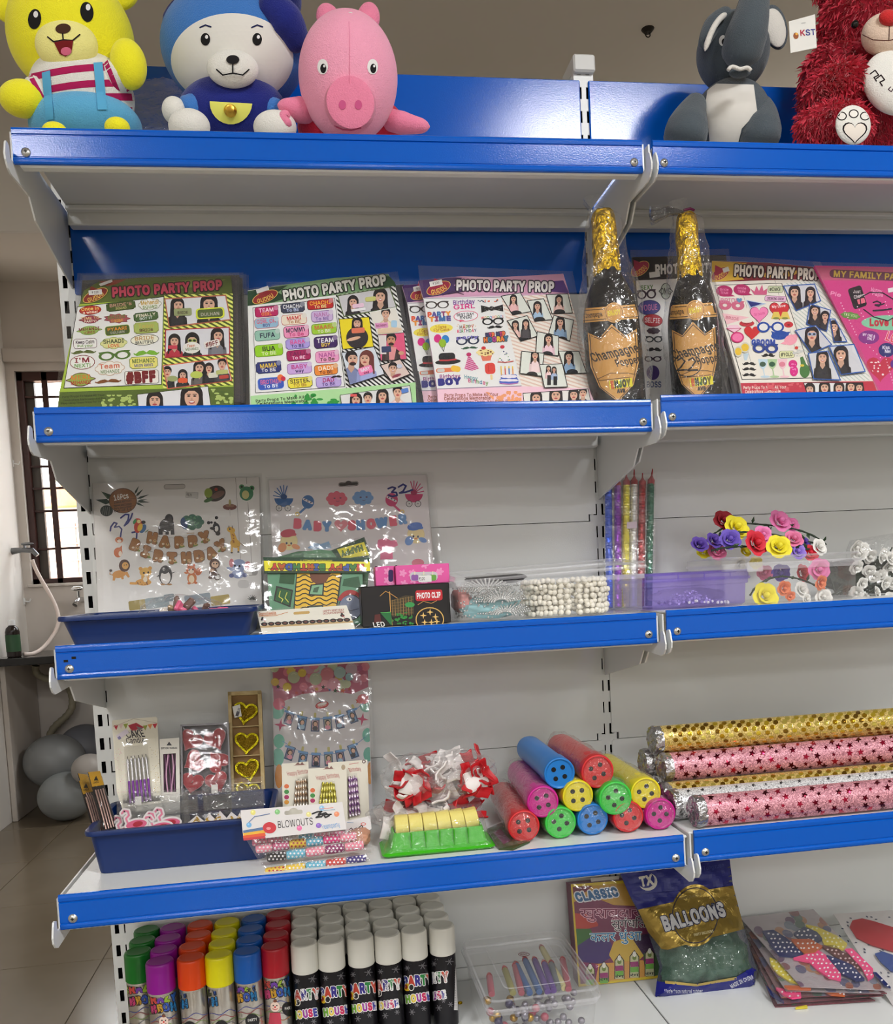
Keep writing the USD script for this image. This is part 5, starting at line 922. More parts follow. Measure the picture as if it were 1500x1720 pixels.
# ---- gold topped party bottles
BLKG = M('bottle_black', (9, 8, 9), .14); GOLDF = M('gold_foil', (240, 196, 30), .22, 1.0, bump=(110, .012)); KRAFT = (212, 158, 82)
def party_bottle(label, bot, top, Y, wpx, num=False):
    p0 = at(*bot, Y=Y); p0[2] = DZ2 if bot[0] < 1100 else 1.4440; p1 = at(*top, Y=Y); L = np.linalg.norm(p1-p0); k = pxm(Y)*wpx/2*1.02
    t = thing('party_bottle', label, 'bottle', p0, group='gold topped party bottles')
    prof = [(0, 0), (k*.9, 0), (k, .012), (k, .38), (k*.97, .46), (k*.86, .54), (k*.66, .61), (k*.5, .66), (k*.42, .74), (k*.4, .80), (0, .80)]
    body = between(prof, p0, p1, 48); obj('glass_body', body, BLKG, t, smooth=50)
    fo = between([(k*.53, .63), (k*.50, .66), (k*.46, .74), (k*.45, .84), (k*.43, .93), (k*.36, .985), (k*.2, 1.0), (0, 1.0)], p0, p1, 40); fo = fo.subdivide()
    fo.vertices += fo.vertex_normals*(.0016*vnoise(fo.vertices, 170, 2)[:, None]); ax = (p1-p0)/L
    h_ = (fo.vertices-p0) @ ax/L; fr_ = (fo.vertices-p0-np.outer((fo.vertices-p0) @ ax, ax)) @ np.array([0, -1, 0])/k
    fo.vertices -= np.outer(np.where(h_ < .665, .045*L*np.clip(fr_+.1, 0, 1), 0), ax)
    obj('foil_neck', fo, GOLDF, t, smooth=45)
    S = Surf(body); bxp = np.array(bot, float); d = np.array(top, float)-bxp; dl = np.linalg.norm(d); uy = -d/dl; ux = np.array([-uy[1], uy[0]])*-1; ux = np.array([uy[1], -uy[0]])
    if ux[0] < 0: ux = -ux
    rotd = math.degrees(math.atan2(ux[1], ux[0])); o_ = bxp
    def Q(x, y): q = o_+ux*x+uy*y; return (q[0], q[1])
    def PG(pts): return Polygon([Q(*p) for p in pts])
    a = Art(); ss = sil(body, .8); w = wpx/2
    band = PG([(-w-5, -158), (w+5, -158), (w+5, -134), (-w-5, -134)]).intersection(ss); a.add(band, KRAFT); a.add(PG([(-w, -155), (w, -155), (w, -153.6), (-w, -153.6)]).intersection(ss), (80, 54, 24)); a.add(PG([(-w, -138), (w, -138), (w, -136.6), (-w, -136.6)]).intersection(ss), (80, 54, 24))
    c_ = Q(6, -147); a.ell(*c_, 16.5, 17, KRAFT); a.ell(*c_, 14.6, 15, (110, 76, 30)); a.ell(*c_, 13.8, 14.2, (206, 150, 66)); a.text('ENJOY', c_[0], c_[1], 7.5, (226, 200, 30), rotd-6, w=22, bold=6); a.text('Champagne', *Q(-28, -146), 8, (70, 46, 22), rotd-2, w=30, shear=.3)
    def shield(s_): return PG([(-w*.86*s_, -117*s_-56*(1-s_)), (-w*.45, -106-(s_-1)*20), (0, -128*s_-56*(1-s_)), (w*.45, -106-(s_-1)*20), (w*.88*s_, -117*s_-56*(1-s_)), (w*.86*s_, -60), (w*.62*s_, -24+(1-s_)*10), (w*.02, 3-(1-s_)*30), (-w*.6*s_, -24+(1-s_)*10), (-w*.86*s_, -60)]).intersection(ss)
    a.add(shield(1.0), KRAFT); s9 = shield(.94); a.add(s9.difference(s9.buffer(-1.3)), (60, 40, 20))
    a.text('Champagne', *Q(4, -80), 15, (44, 30, 18), rotd-8, w=82, shear=.3, bold=2); a.text('Popper', *Q(24, -64), 12, (44, 30, 18), rotd-6, w=42, shear=.25, bold=2); a.add(LineString([Q(-30, -38), Q(-8, -46), Q(20, -44), Q(36, -40)]).buffer(.5), (90, 60, 30)); a.add(LineString([Q(-30, -36), Q(-26, -35), Q(24, -37)]).buffer(.5), (90, 60, 30))
    e_ = Q(8, -27); a.rect(e_[0], e_[1], 39, 14.5, (226, 214, 30), rotd-3, 1); a.text('ENJOY', e_[0], e_[1], 10.5, (60, 90, 20), rotd-3, w=34, bold=8, colors=[(206, 90, 20), (50, 50, 20), (40, 90, 30), (50, 50, 20), (110, 100, 10)]); a.text('AVR', *Q(8, -15), 5.5, (30, 24, 20), rotd, w=14, bold=7)
    if num:
        c = Q(-14, -56); a.add(ell(*c, 24, 20, 0, 10).difference(ell(*c, 22.4, 18.4, 0, 10)), (22, 18, 20))
        for dx in (-9, 9): a.add(LineString([(c[0]+dx-7, c[1]-8), (c[0]+dx, c[1]-12), (c[0]+dx+5, c[1]-6), (c[0]+dx-2, c[1]+4), (c[0]+dx-8, c[1]+9), (c[0]+dx+8, c[1]+8)]).buffer(1.3), (22, 18, 20))
    a.lay(t, S, 'printed_label', seg=5, base=.0006)
    # clear bag gathered over the neck
    n, ns = 26, 30; V = []
    for i in range(n):
        h = i/(n-1)*1.05; r = np.interp(h, [0, .3, .62, .8, .98, 1.0, 1.05], [k*1.18, k*1.22, k*1.0, k*.74, k*.52, k*.2, k*.42])
        c = p0+(p1-p0)*h+(np.array([-.012, 0, .0]) if h > 1.0 else 0); ta, tb, td = frame_of(p1-p0)
        for j in range(ns):
            g_ = j/ns*2*np.pi; q = c+r*(np.cos(g_)*ta+np.sin(g_)*tb); V.append(q+(q-c)/r*(.06*k*math.sin(j*5.3+i*.7)+.0035*vnoise(q[None], 60, 9)[0]))
    V = np.array(V); i = np.arange(n*ns).reshape(n, ns); j = np.roll(i, -1, 1); q = np.stack([i[:-1], j[:-1], j[1:], i[1:]], -1).reshape(-1, 4)
    obj('clear_bag', (V, np.vstack([q[:, [0, 1, 2]], q[:, [0, 2, 3]]])), CRINK, t, smooth=True)
    return t, p1
party_bottle('gold topped black party bottle with kraft shield label, left of the shelf joint', (1037, 672), (1012, 352), -.20, 95)
t, p1 = party_bottle('gold topped black party bottle with 22 penned on its label', (1172, 668), (1152, 358), -.19, 84, True)
g = np.random.default_rng(4); tf = []
for k in range(12):
    e_ = np.array([-.055-.006*g.random(), -.004, .004-.02*g.random()]); tf.append(tube(np.array([p1, p1+e_*.5+(0, 0, .006), p1+e_]), [.002, .005, .007], 5))
obj('bag_tuft', tf, CRINK, t, smooth=True); obj('purple_tie', tube([p1+(-.006, -.006, .002), p1+(.004, -.008, .004), p1+(.012, -.004, .003)], .002, 6), M('purple_tie', (120, 20, 90), .4), t)

# ================================================================== shared builders for boxes, trays and bags
def rloop(x0, x1, y0, y1, z, r, n=5):
    p = []
    for cx, cy, a0 in ((x1-r, y1-r, 0), (x0+r, y1-r, 90), (x0+r, y0+r, 180), (x1-r, y0+r, 270)):
        for k in range(n): a = math.radians(a0+90*k/(n-1)); p.append((cx+r*math.cos(a), cy+r*math.sin(a), z))
    return np.array(p)
def loft(loops, cap0=True, cap1=True):
    n = len(loops[0]); V = np.vstack(loops); i = np.arange(n); j = (i+1) % n; F = []
    for k in range(len(loops)-1):
        a, b = k*n, (k+1)*n; F += [np.c_[a+i, a+j, b+j], np.c_[a+i, b+j, b+i]]
    for c, k in ((cap0, 0), (cap1, len(loops)-1)):
        if c:
            V = np.vstack([V, loops[k].mean(0)]); q = len(V)-1; a = k*n
            F.append(np.c_[a+j, a+i, np.full(n, q)] if k == 0 else np.c_[a+i, a+j, np.full(n, q)])
    return trimesh.Trimesh(V, np.vstack(F), process=False)
def shrink(b, d): return (b[0]+d, b[1]-d, b[2]+d, b[3]-d)
def tray(t, b, z0, z1, taper, r, mat, th=.0022, rim=.007):
    L = [rloop(*shrink(b, rim+taper), z0, r), rloop(*shrink(b, rim+taper*.9), z0+.004, r), rloop(*shrink(b, rim), z1-.008, r), rloop(*shrink(b, .0006), z1-.007, r+.004), rloop(*b, z1-.003, r+.004), rloop(*shrink(b, .001), z1, r+.004), rloop(*shrink(b, rim), z1, r), rloop(*shrink(b, rim+th), z1-.002, r), rloop(*shrink(b, rim+taper+th), z0+.003, r)]
    return obj('tray_body', loft(L), mat, t, smooth=40)
def clear_box(t, b, z0, z1, taper, r, mat, rimmat, name='box_body', skew=0.0):
    L = [rloop(*shrink(b, taper+.004), z0+.0004, r), rloop(*shrink(b, taper), z0+.004, r), rloop(*shrink(b, .003), z1-.008, r)]
    o = obj(name, loft(L, True, False), mat, t, smooth=40)
    R = [rloop(*shrink(b, .003), z1-.008, r), rloop(*b, z1-.007, r), rloop(*b, z1, r), rloop(*shrink(b, .003), z1, r)]
    obj('rim', loft(R, False, False), rimmat, o, smooth=40); return o
def clear_lid(t, b, z0, h, r, mat, rimmat, inset=.02, tilt=None, well=.003):
    L = [rloop(*b, z0, r), rloop(*b, z0+h, r), rloop(*shrink(b, .003), z0+h+.001, r), rloop(*shrink(b, inset), z0+h+.001, r), rloop(*shrink(b, inset+.003), z0+h-well, r)]
    m = loft(L, False, True); R = [rloop(*shrink(b, -.0015), z0-.001, r), rloop(*shrink(b, -.0025), z0+.002, r), rloop(*shrink(b, -.0015), z0+.004, r)]; rm = loft(R, False, False)
    R2 = [rloop(*shrink(b, .001), z0+h-.001, r), rloop(*shrink(b, .0), z0+h+.001, r), rloop(*shrink(b, .003), z0+h+.002, r)]; rm = cat_([rm, loft(R2, False, False)])
    if tilt is not None:
        for q in (m, rm): q.vertices[:] = tilt(q.vertices)
    o = obj('lid', m, mat, t, smooth=40); obj('lid_rim', rm, rimmat, o, smooth=40); return o
def bagblob(c, r, seed, f=30, amp=.22, sub=4, flat=None):
    m = trimesh.creation.icosphere(sub); v = m.vertices; n = vnoise(v, 2.3, seed)*.6+vnoise(v, 5.5, seed+3)*.4
    sgn = np.sign(v)*np.abs(v)**.8
    m.vertices = sgn*(1+amp*n)[:, None]*np.asarray(r)+np.asarray(c)
    if flat is not None: m.vertices[:, 2] = np.maximum(m.vertices[:, 2], flat)
    return m
def cone_quad(*a): pass
NAVYP = M('navy_plastic', (4, 40, 98), .36, bump=(300, .0001)); RIMC = film('clear_rim', haze=.22, bscale=8, bdist=.0, rough=.12, hazec=(240, 240, 245))
PEARL = M('pearl', (246, 240, 224), .22, coat_weight=.5, sheen_weight=.1); BLACKM = M('black_plastic', (20, 19, 20), .35)
Z3, Z4, Z5 = 1.1128, .7793, BZ-.0018
# ================================================================== third shelf
# blue tray with a bag of small pink pieces
t = thing('storage_tray', 'navy blue plastic tray under the jungle birthday pack, at the left of the third shelf', 'tray', (.14, -.14, Z3))
tray(t, (-.001, .283, -.252, -.055), Z3, 1.155, .010, .012, NAVYP)
g = np.random.default_rng(11)
t = thing('trinket_bag', 'crumpled clear bag with pink pieces lying in the navy tray', 'bag', at(310, 1012, Y=-.13))
c = at(305, 1026, Y=-.14); obj('film', bagblob(c+(0, 0, -.004), (.062, .045, .028), 5, sub=4), CRINK, t, smooth=True)
for k, (x, y, col) in enumerate(((300, 1015, 0), (308, 1021, 0), (330, 1024, 0), (288, 1022, 1), (318, 1010, 2), (345, 1018, 2), (296, 1008, 2), (360, 1023, 0), (276, 1025, 3))):
    p = at(x, y+4, Y=-.15+.03*g.random()); m_ = cbox(-.010, .010, -.006, .006, -.0035, .0035, .002); m_.apply_transform(trimesh.transformations.random_rotation_matrix(g.random(3))); m_.apply_translation(p)
    obj('trinket', m_, [M('pink_plastic', (246, 110, 150), .4), M('tan_plastic', (190, 160, 120), .4), M('brown_plastic', (120, 84, 70), .4), M('pale_plastic', (230, 220, 210), .4)][col], t)
p = at(374, 1021, Y=-.15); tt = thing('pink_clip', 'single pink plastic piece near the right end of the navy tray', 'clip', p); obj('body', cbox(p[0]-.009, p[0]+.009, p[1]-.006, p[1]+.006, p[2]-.012, p[2]+.001, .002), M('pink_plastic', (0, 0, 0)), tt)
obj('base', cbox(p[0]-.007, p[0]+.007, p[1]-.005, p[1]+.005, Z3+.0035, p[2]-.011, .002), M('pink_plastic', (0, 0, 0)), tt)
# jungle pack
pj = Plane(at(165, 1025, Y=-.035), at(430, 1015, Y=-.035), at(157, 810, Y=-.008))
oj = Polygon([(155, 812), (300, 806), (435, 801), (441, 1040), (166, 1050)]).difference(rrect(293.5, 817.5, 35, 7, 3.4, -2))
a = CArt(140, 790, 5)
a.poly([(78, 105), (1478, 57), (1500, 1240), (130, 1290)], (226, 224, 221)); 
for x in (1278, 1370): a.line([(x, 60), (x+50, 880)], 4, (150, 146, 142))
a.line([(1330, 885), (1450, 880)], 4, (150, 146, 142)); a.rect(1440, 850, 50, 60, (168, 166, 164), 0, 20); a.add(unary_union([rrect(1345, 955, 96, 70, 30)]), (204, 202, 200)); a.add(rrect(767, 137, 180, 42, 20, -2).difference(rrect(767, 137, 172, 34, 16, -2)), (110, 106, 104))
def leaf(x, y, l, w, r, c): a.add(AF.translate(AF.rotate(Polygon([(0, 0), (l*.3, -w), (l, 0), (l*.3, w)]), r, origin=(0, 0)), x, y), c)
for x, y, l, w, r, c in ((240, 240, 110, 22, 215, (60, 84, 66)), (230, 270, 130, 24, 190, (50, 70, 60)), (440, 220, 90, 10, -45, (60, 76, 70)), (450, 240, 110, 10, -20, (56, 72, 66)), (450, 260, 110, 10, 5, (50, 66, 60)), (440, 270, 80, 10, 25, (56, 72, 66)), (430, 200, 80, 9, -62, (60, 76, 70)), (460, 255, 80, 8, -8, (70, 84, 76))): leaf(x, y, l, w, r, c)
a.ell(195, 340, 54, 46, (50, 62, 58)); 
for k in range(4): a.line([(170+k*16, 310), (160+k*18, 372)], 3, (150, 152, 150))
a.ell(332, 255, 118, 106, (84, 58, 36)); a.ell(332, 255, 113, 101, (146, 96, 52)); a.line([(224, 240), (440, 236)], 3, (110, 70, 40)); a.line([(230, 300), (430, 296)], 3, (110, 70, 40)); a.text('16Pcs', 316, 222, 44, (234, 230, 220), -10, w=130)
for y, s_ in ((262, 'JUNGLE BIRTHDAY'), (288, 'Banner and Cutouts'), (312, 'Party Decoration'), (334, 'Set of 16')): a.text(s_, 332, y, 16, (60, 40, 26), -8, w=150)
a.rect(912, 208, 104, 50, (200, 198, 194), 5, 2); a.rect(912, 208, 104, 50, (120, 118, 116), 5, 2); a.rect(912, 208, 100, 46, (200, 198, 194), 5, 2); a.text('\u20b9120', 890, 206, 22, (100, 98, 96), 4, w=44)
a.add(cloud(1105, 200, 190, 150, -10), (232, 230, 226)); a.add(ell(1110, 195, 86, 66, -14), (64, 58, 52)); a.ell(1050, 190, 34, 40, (140, 160, 60)); a.add(ell(1130, 205, 60, 26, -24), (120, 90, 80)); a.ell(1115, 160, 14, 14, (170, 60, 40)); a.ell(1050, 250, 40, 16, (70, 110, 60), -20)
a.ell(1372, 190, 76, 76, (226, 226, 222)); a.ell(1370, 195, 58, 60, (60, 130, 90)); a.ell(1362, 205, 30, 36, (200, 196, 130)); a.ell(1330, 140, 22, 22, (70, 140, 90)); a.ell(1415, 150, 22, 22, (70, 140, 90)); a.ell(1330, 138, 9, 10, (20, 24, 20)); a.ell(1415, 150, 9, 10, (20, 24, 20))
a.ell(1230, 308, 58, 26, (120, 70, 60)); a.ell(1232, 296, 40, 14, (150, 110, 90)); a.line([(1230, 330), (1232, 380)], 8, (210, 208, 204)); a.ell(1230, 270, 10, 26, (180, 170, 110))
def hand(pts, w): a.line(pts, w, (30, 40, 120))
hand([(226, 508), (232, 474), (258, 438), (282, 446), (262, 478), (300, 470), (322, 494), (312, 556)], 13); hand([(314, 400), (352, 370), (382, 372), (376, 414), (344, 466), (376, 440), (400, 398), (412, 362)], 13); hand([(410, 522), (450, 514), (446, 570)], 14)
# parrot gorilla peacock panda giraffe
a.ell(462, 470, 36, 56, (200, 60, 40), 10); a.ell(455, 432, 32, 30, (206, 60, 40)); a.ell(466, 430, 16, 16, (236, 220, 150)); a.ell(505, 436, 18, 14, (30, 26, 26)); a.ell(500, 490, 24, 40, (60, 110, 160), 30); a.ell(476, 480, 20, 34, (236, 190, 60), 20); a.line([(520, 520), (545, 500)], 6, (60, 110, 60)); a.ell(432, 430, 12, 22, (60, 150, 90), 30)
a.add(unary_union([ell(720, 410, 36, 44), ell(700, 460, 64, 56, -30), Polygon([(632, 540), (630, 470), (670, 450), (665, 540)]), Polygon([(690, 540), (690, 470), (722, 470), (718, 540)]), Polygon([(735, 540), (730, 440), (760, 450), (766, 540)])]), (44, 42, 46)); a.ell(728, 405, 16, 20, (70, 66, 68))
a.add(cloud(915, 435, 190, 130), (58, 110, 90)); splats(a, ell(920, 430, 76, 54), (90, 150, 110), 26, 6, 9, 40); a.ell(846, 450, 26, 50, (40, 70, 120), -20); a.ell(838, 410, 14, 14, (40, 80, 130)); a.line([(870, 528), (930, 526)], 6, (190, 160, 120))
a.ell(1092, 430, 44, 36, (232, 230, 226), -10); a.ell(1052, 440, 14, 14, (24, 22, 24)); a.ell(1118, 398, 14, 14, (24, 22, 24)); a.ell(1076, 438, 11, 10, (24, 22, 24)); a.ell(1106, 440, 11, 10, (24, 22, 24)); a.ell(1118, 485, 30, 46, (30, 28, 30), -14); a.ell(1118, 490, 16, 24, (226, 224, 220)); a.ell(1130, 530, 20, 18, (24, 22, 24)); a.ell(1084, 488, 22, 12, (24, 22, 24), 10)
GI = (226, 176, 60); a.add(unary_union([ell(1240, 500, 36, 24, 20), Polygon([(1230, 510), (1262, 505), (1300, 600), (1250, 620)]), ell(1276, 615, 44, 36, 20), Polygon([(1242, 620), (1258, 620), (1252, 690), (1240, 690)]), Polygon([(1292, 630), (1308, 630), (1312, 684), (1296, 686)])]), GI); splats(a, Polygon([(1235, 520), (1270, 520), (1316, 640), (1246, 640)]), (170, 100, 40), 12, 5, 8, 41); a.ell(1230, 494, 6, 7, (20, 18, 16)); a.line([(1316, 610), (1345, 632)], 6, (120, 80, 40))
for x in (1224, 1252): a.line([(x, 486), (x-2, 466)], 6, (60, 40, 30))
for x, y in ((1246, 692), (1302, 686)): a.ell(x, y, 10, 6, (40, 30, 26))
# banner
a.line([(530, 510), (640, 560), (760, 570), (900, 560), (1060, 510)], 2, (120, 110, 100)); a.line([(390, 610), (500, 670), (700, 706), (900, 704), (1080, 650), (1190, 565)], 2, (120, 110, 100))
for s_, x, y, r in (('H', 585, 570, 10), ('A', 692, 600, 6), ('P', 812, 605, -2), ('P', 925, 595, -6), ('Y', 1025, 560, -14), ('B', 440, 630, 22), ('I', 530, 685, 24), ('R', 635, 720, 10), ('T', 750, 738, 2), ('H', 872, 735, -2), ('D', 980, 720, -8), ('A', 1082, 690, -22), ('Y', 1165, 630, -28)):
    a.ell(x, y+34, 40, 12, (130, 150, 70), r); a.text(s_, x, y, 72, (160, 106, 50), r, bold=10, edge=(110, 70, 34), ew=4); a.ell(x+16, y+22, 14, 12, (206, 170, 110)); a.ell(x+16, y+18, 4, 4, (50, 34, 26)); a.ell(x-22, y+18, 11, 9, (230, 214, 190))
# lower animals
a.ell(300, 585, 34, 26, (214, 120, 70)); a.ell(302, 594, 18, 14, (240, 226, 210)); a.ell(290, 582, 4, 5, (20, 18, 16)); a.ell(318, 584, 4, 5, (20, 18, 16)); a.add(unary_union([ell(292, 690, 36, 42), Polygon([(290, 660), (324, 630), (326, 680)])]), (200, 104, 50)); a.ell(310, 700, 14, 22, (236, 220, 200))
a.add(unary_union([ell(300, 872, 56, 32, -8), Polygon([(250, 880), (275, 880), (265, 925), (246, 925)]), Polygon([(310, 880), (336, 880), (340, 915), (322, 916)]), Polygon([(340, 860), (370, 850), (390, 895), (376, 902)])]), (214, 150, 70)); a.ell(345, 800, 46, 52, (80, 46, 34)); a.ell(352, 800, 28, 30, (226, 170, 90)); a.ell(344, 796, 4, 4, (20, 18, 16)); a.ell(362, 794, 4, 4, (20, 18, 16)); a.line([(245, 880), (222, 872), (226, 845)], 6, (190, 130, 60)); a.ell(230, 842, 13, 11, (60, 36, 30))
a.add(unary_union([ell(505, 940, 66, 28), ell(520, 900, 34, 44)]), (220, 160, 70)); a.ell(522, 855, 50, 40, (230, 180, 80)); a.ell(480, 826, 16, 16, (220, 160, 70)); a.ell(560, 822, 16, 16, (220, 160, 70)); a.ell(508, 862, 8, 9, (30, 24, 20)); a.ell(545, 858, 8, 9, (30, 24, 20)); a.ell(528, 880, 18, 12, (244, 230, 206)); splats(a, ell(500, 945, 60, 22), (130, 80, 40), 14, 4, 7, 42); a.line([(445, 950), (398, 948)], 20, (220, 160, 70)); a.ell(520, 916, 18, 24, (240, 226, 200))
a.ell(690, 880, 56, 82, (34, 32, 36)); a.ell(690, 900, 42, 56, (232, 228, 224)); a.ell(684, 836, 34, 34, (34, 32, 36)); a.ell(676, 830, 11, 12, (230, 228, 226)); a.ell(678, 831, 6, 7, (16, 16, 18)); a.add(Polygon([(735, 860), (775, 852), (735, 872)]), (34, 32, 36)); a.add(Polygon([(645, 870), (612, 895), (645, 890)]), (34, 32, 36)); a.ell(665, 958, 24, 8, (170, 130, 90)); a.ell(722, 958, 24, 8, (170, 130, 90))
a.ell(912, 905, 40, 48, (206, 120, 60)); a.ell(908, 915, 24, 34, (236, 214, 180)); a.ell(905, 838, 42, 36, (206, 110, 60)); a.ell(905, 850, 24, 18, (240, 220, 196)); a.ell(890, 834, 7, 8, (26, 20, 18)); a.ell(920, 832, 7, 8, (26, 20, 18)); a.add(ell(968, 850, 26, 34, 30), (196, 106, 56)); a.ell(884, 802, 10, 14, (190, 90, 50)); a.ell(930, 798, 10, 14, (190, 90, 50)); a.ell(888, 948, 14, 10, (196, 106, 56)); a.ell(944, 944, 14, 10, (196, 106, 56)); a.ell(862, 862, 16, 8, (206, 120, 60), 20)
a.ell(1102, 785, 44, 42, (84, 52, 40)); a.ell(1106, 792, 30, 28, (226, 190, 160)); a.ell(1096, 784, 6, 7, (20, 16, 16)); a.ell(1120, 784, 6, 7, (20, 16, 16)); a.ell(1090, 860, 34, 46, (84, 52, 40)); a.add(ell(1125, 895, 28, 28).difference(ell(1125, 895, 21, 21)), (70, 44, 34)); a.ell(1080, 840, 22, 14, (200, 160, 130)); a.ell(1070, 900, 20, 14, (84, 52, 40))
EL = (140, 156, 196); a.ell(1300, 870, 54, 38, EL); a.ell(1306, 800, 62, 54, EL); a.ell(1244, 778, 20, 36, (206, 120, 130)); a.ell(1378, 800, 26, 36, (206, 120, 130), 10); a.add(AF.rotate(ell(1240, 830, 40, 12), 20), EL); a.ell(1272, 800, 8, 10, (24, 24, 40)); a.ell(1312, 805, 8, 10, (24, 24, 40)); a.ell(1244, 884, 20, 18, (90, 100, 150)); a.ell(1356, 880, 20, 18, (90, 100, 150)); a.line([(1280, 830), (1310, 828)], 3, (40, 40, 60))
for x, y, w_, h_, c in ((456, 1130, 150, 80, (150, 132, 60)), (620, 1110, 200, 90, (140, 156, 160)), (720, 1070, 90, 60, (120, 134, 140)), (960, 1085, 220, 90, (140, 152, 160)), (1150, 1090, 160, 80, (170, 150, 80))): a.rect(x, y, w_, h_, c, -8, 12)
for k in range(7): leaf(1418, 1085, 44, 6, -170+k*27, (40, 50, 44))
a.rect(1418, 1095, 40, 14, (190, 188, 186))
t = pack('white jungle banner pack marked 32 in pen, standing against the panel at the left', pj, oj.exterior.coords[:-1], (196, 192, 188), None, None, cat='banner pack', name='banner_pack', group=None, th=.002)
a.lay(t, pj, clip=oj); sheath(t, pj.move(.0022), (150, 800), (440, 795), (448, 1045), (160, 1052), bulge=.004, wr=.003, seed=12, back=.004)
# baby shower pack
ps = Plane(at(470, 1020, Y=-.04), at(730, 1010, Y=-.04), at(452, 806, Y=-.008))
a = CArt(430, 780, 4.412)
a.poly([(95, 118), (1262, 76), (1345, 1180), (150, 1230)], (228, 224, 225))
a.add(rrect(686, 146, 150, 34, 16, -4).difference(rrect(686, 146, 142, 26, 12, -4)), (110, 106, 106)); a.add(unary_union([rrect(686, 146, 138, 22, 10, -4), ell(686, 136, 22, 14)]), (70, 68, 68))
def pram(x, y, s_, c, d, fl):
    a.add(Polygon([(x-70*s_, y+20)]+[(x-70*s_*math.cos(q)*1, y+20+62*math.sin(q)) for q in np.linspace(0, math.pi, 12)]), c)
    hood = Polygon([(x, y+20)]+[(x+fl*80*s_*math.cos(q), y+20-100*math.sin(q)) for q in np.linspace(.1, 2.0, 10)]); a.add(hood, (226, 226, 230))
    for q in np.linspace(.2, 1.9, 6): a.line([(x, y+15), (x+fl*78*s_*math.cos(q), y+18-95*math.sin(q))], 7, c)
    a.ell(x, y+8, 24, 20, d)
    for k in (-35, 30): a.add(ell(x+k, y+92, 24, 24), (60, 60, 70)); a.ell(x+k, y+92, 20, 20, (216, 216, 214)); a.ell(x+k, y+92, 4, 4, (60, 60, 70))
pram(206, 232, 1, (50, 104, 168), (40, 80, 140), -1); pram(1170, 200, .95, (196, 60, 110), (170, 40, 90), 1)
for x, y, c, k in ((385, 278, (70, 120, 180), -1), (1005, 262, (206, 70, 120), 1)):
    a.ell(x, y, 50, 54, (226, 222, 222)); a.ell(x, y, 46, 50, c); a.line([(x+k*15, y+40), (x+k*60, y+80)], 16, c); a.ell(x+k*78, y+90, 18, 17, (226, 200, 120)); a.ell(x+k*78, y+90, 9, 8, (190, 184, 184)); a.line([(x-30, y-20), (x+30, y+10)], 16, (232, 226, 230))
    for u in (-22, 0, 22): a.add(star(x+u, y-7+u*.5, 8), (50, 50, 80))
for x, y, c in ((598, 255, (226, 110, 130)), (792, 248, (120, 164, 214))): a.add(cloud(x, y, 160, 120), (226, 222, 224)); a.add(cloud(x, y, 150, 110), c); a.ell(x-16, y-4, 8, 5, (120, 90, 110)); a.ell(x+28, y-6, 8, 5, (120, 90, 110)); a.line([(x-4, y+16), (x+8, y+21), (x+20, y+15)], 3, (120, 80, 110))
BS = [(226, 100, 120), (100, 150, 206)]
for k, (s_, x, y, r) in enumerate((('B', 314, 440, 4), ('A', 388, 450, 4), ('B', 462, 458, 2), ('Y', 532, 460, 0), ('S', 716, 452, -2), ('H', 782, 448, -3), ('O', 860, 440, -6), ('W', 938, 432, -8), ('E', 1022, 418, -8), ('R', 1092, 405, -8))): a.text(s_, x, y, 56, BS[k % 2], r, bold=10, edge=(214, 206, 210), ew=4)
a.add(heart(630, 450, 50), (230, 140, 150)); a.text('\u2665', 630, 452, 20, (240, 200, 206))
for x, y, c, d in ((245, 570, (206, 80, 100), (236, 160, 110)), (1185, 520, (80, 120, 200), (120, 160, 220))):
    a.ell(x, y, 64, 66, (240, 220, 160)); a.ell(x, y+4, 60, 62, (246, 230, 170)); a.add(unary_union([ell(x-8, y-60, 56, 30, -10), rrect(x, y-46, 110, 20, 10, -6)]), c); a.ell(x-18, y+14, 7, 9, (60, 70, 110)); a.ell(x+16, y+16, 7, 9, (60, 70, 110)); a.ell(x, y+30, 12, 6, (230, 140, 80)); a.ell(x-50, y+46, 30, 36, d, 30); a.ell(x+50, y+40, 32, 18, d, 20)
a.add(unary_union([Polygon([(380, 620), (430, 580), (480, 590), (540, 570), (560, 620), (460, 640)])]), (140, 180, 220)); a.add(unary_union([Polygon([(905, 560), (960, 545), (1000, 565), (1040, 560), (1052, 600), (1010, 620), (1015, 700), (920, 706), (925, 630), (895, 610)])]), (240, 120, 160)); a.ell(1200, 730, 46, 30, (230, 130, 150)); a.ell(500, 700, 60, 40, (230, 150, 160))
hand([(980, 180), (1010, 168), (1034, 176), (1006, 206), (1040, 208), (1046, 230), (1010, 238), (982, 228)], 13); hand([(1056, 168), (1090, 148), (1112, 160), (1090, 200), (1064, 212), (1110, 206), (1160, 188)], 13)
t = pack('white BABY SHOWER banner pack marked 32 in pen, standing against the panel', ps, [(451.5, 806.7), (716, 797), (738, 1040), (466, 1050)], (196, 192, 190), a, None, cat='banner pack', name='banner_pack', group=None, th=.002)
sheath(t, ps.move(.0026), (446, 801), (728, 792), (750, 1040), (458, 1052), bulge=.005, wr=.0035, seed=14, back=.004)
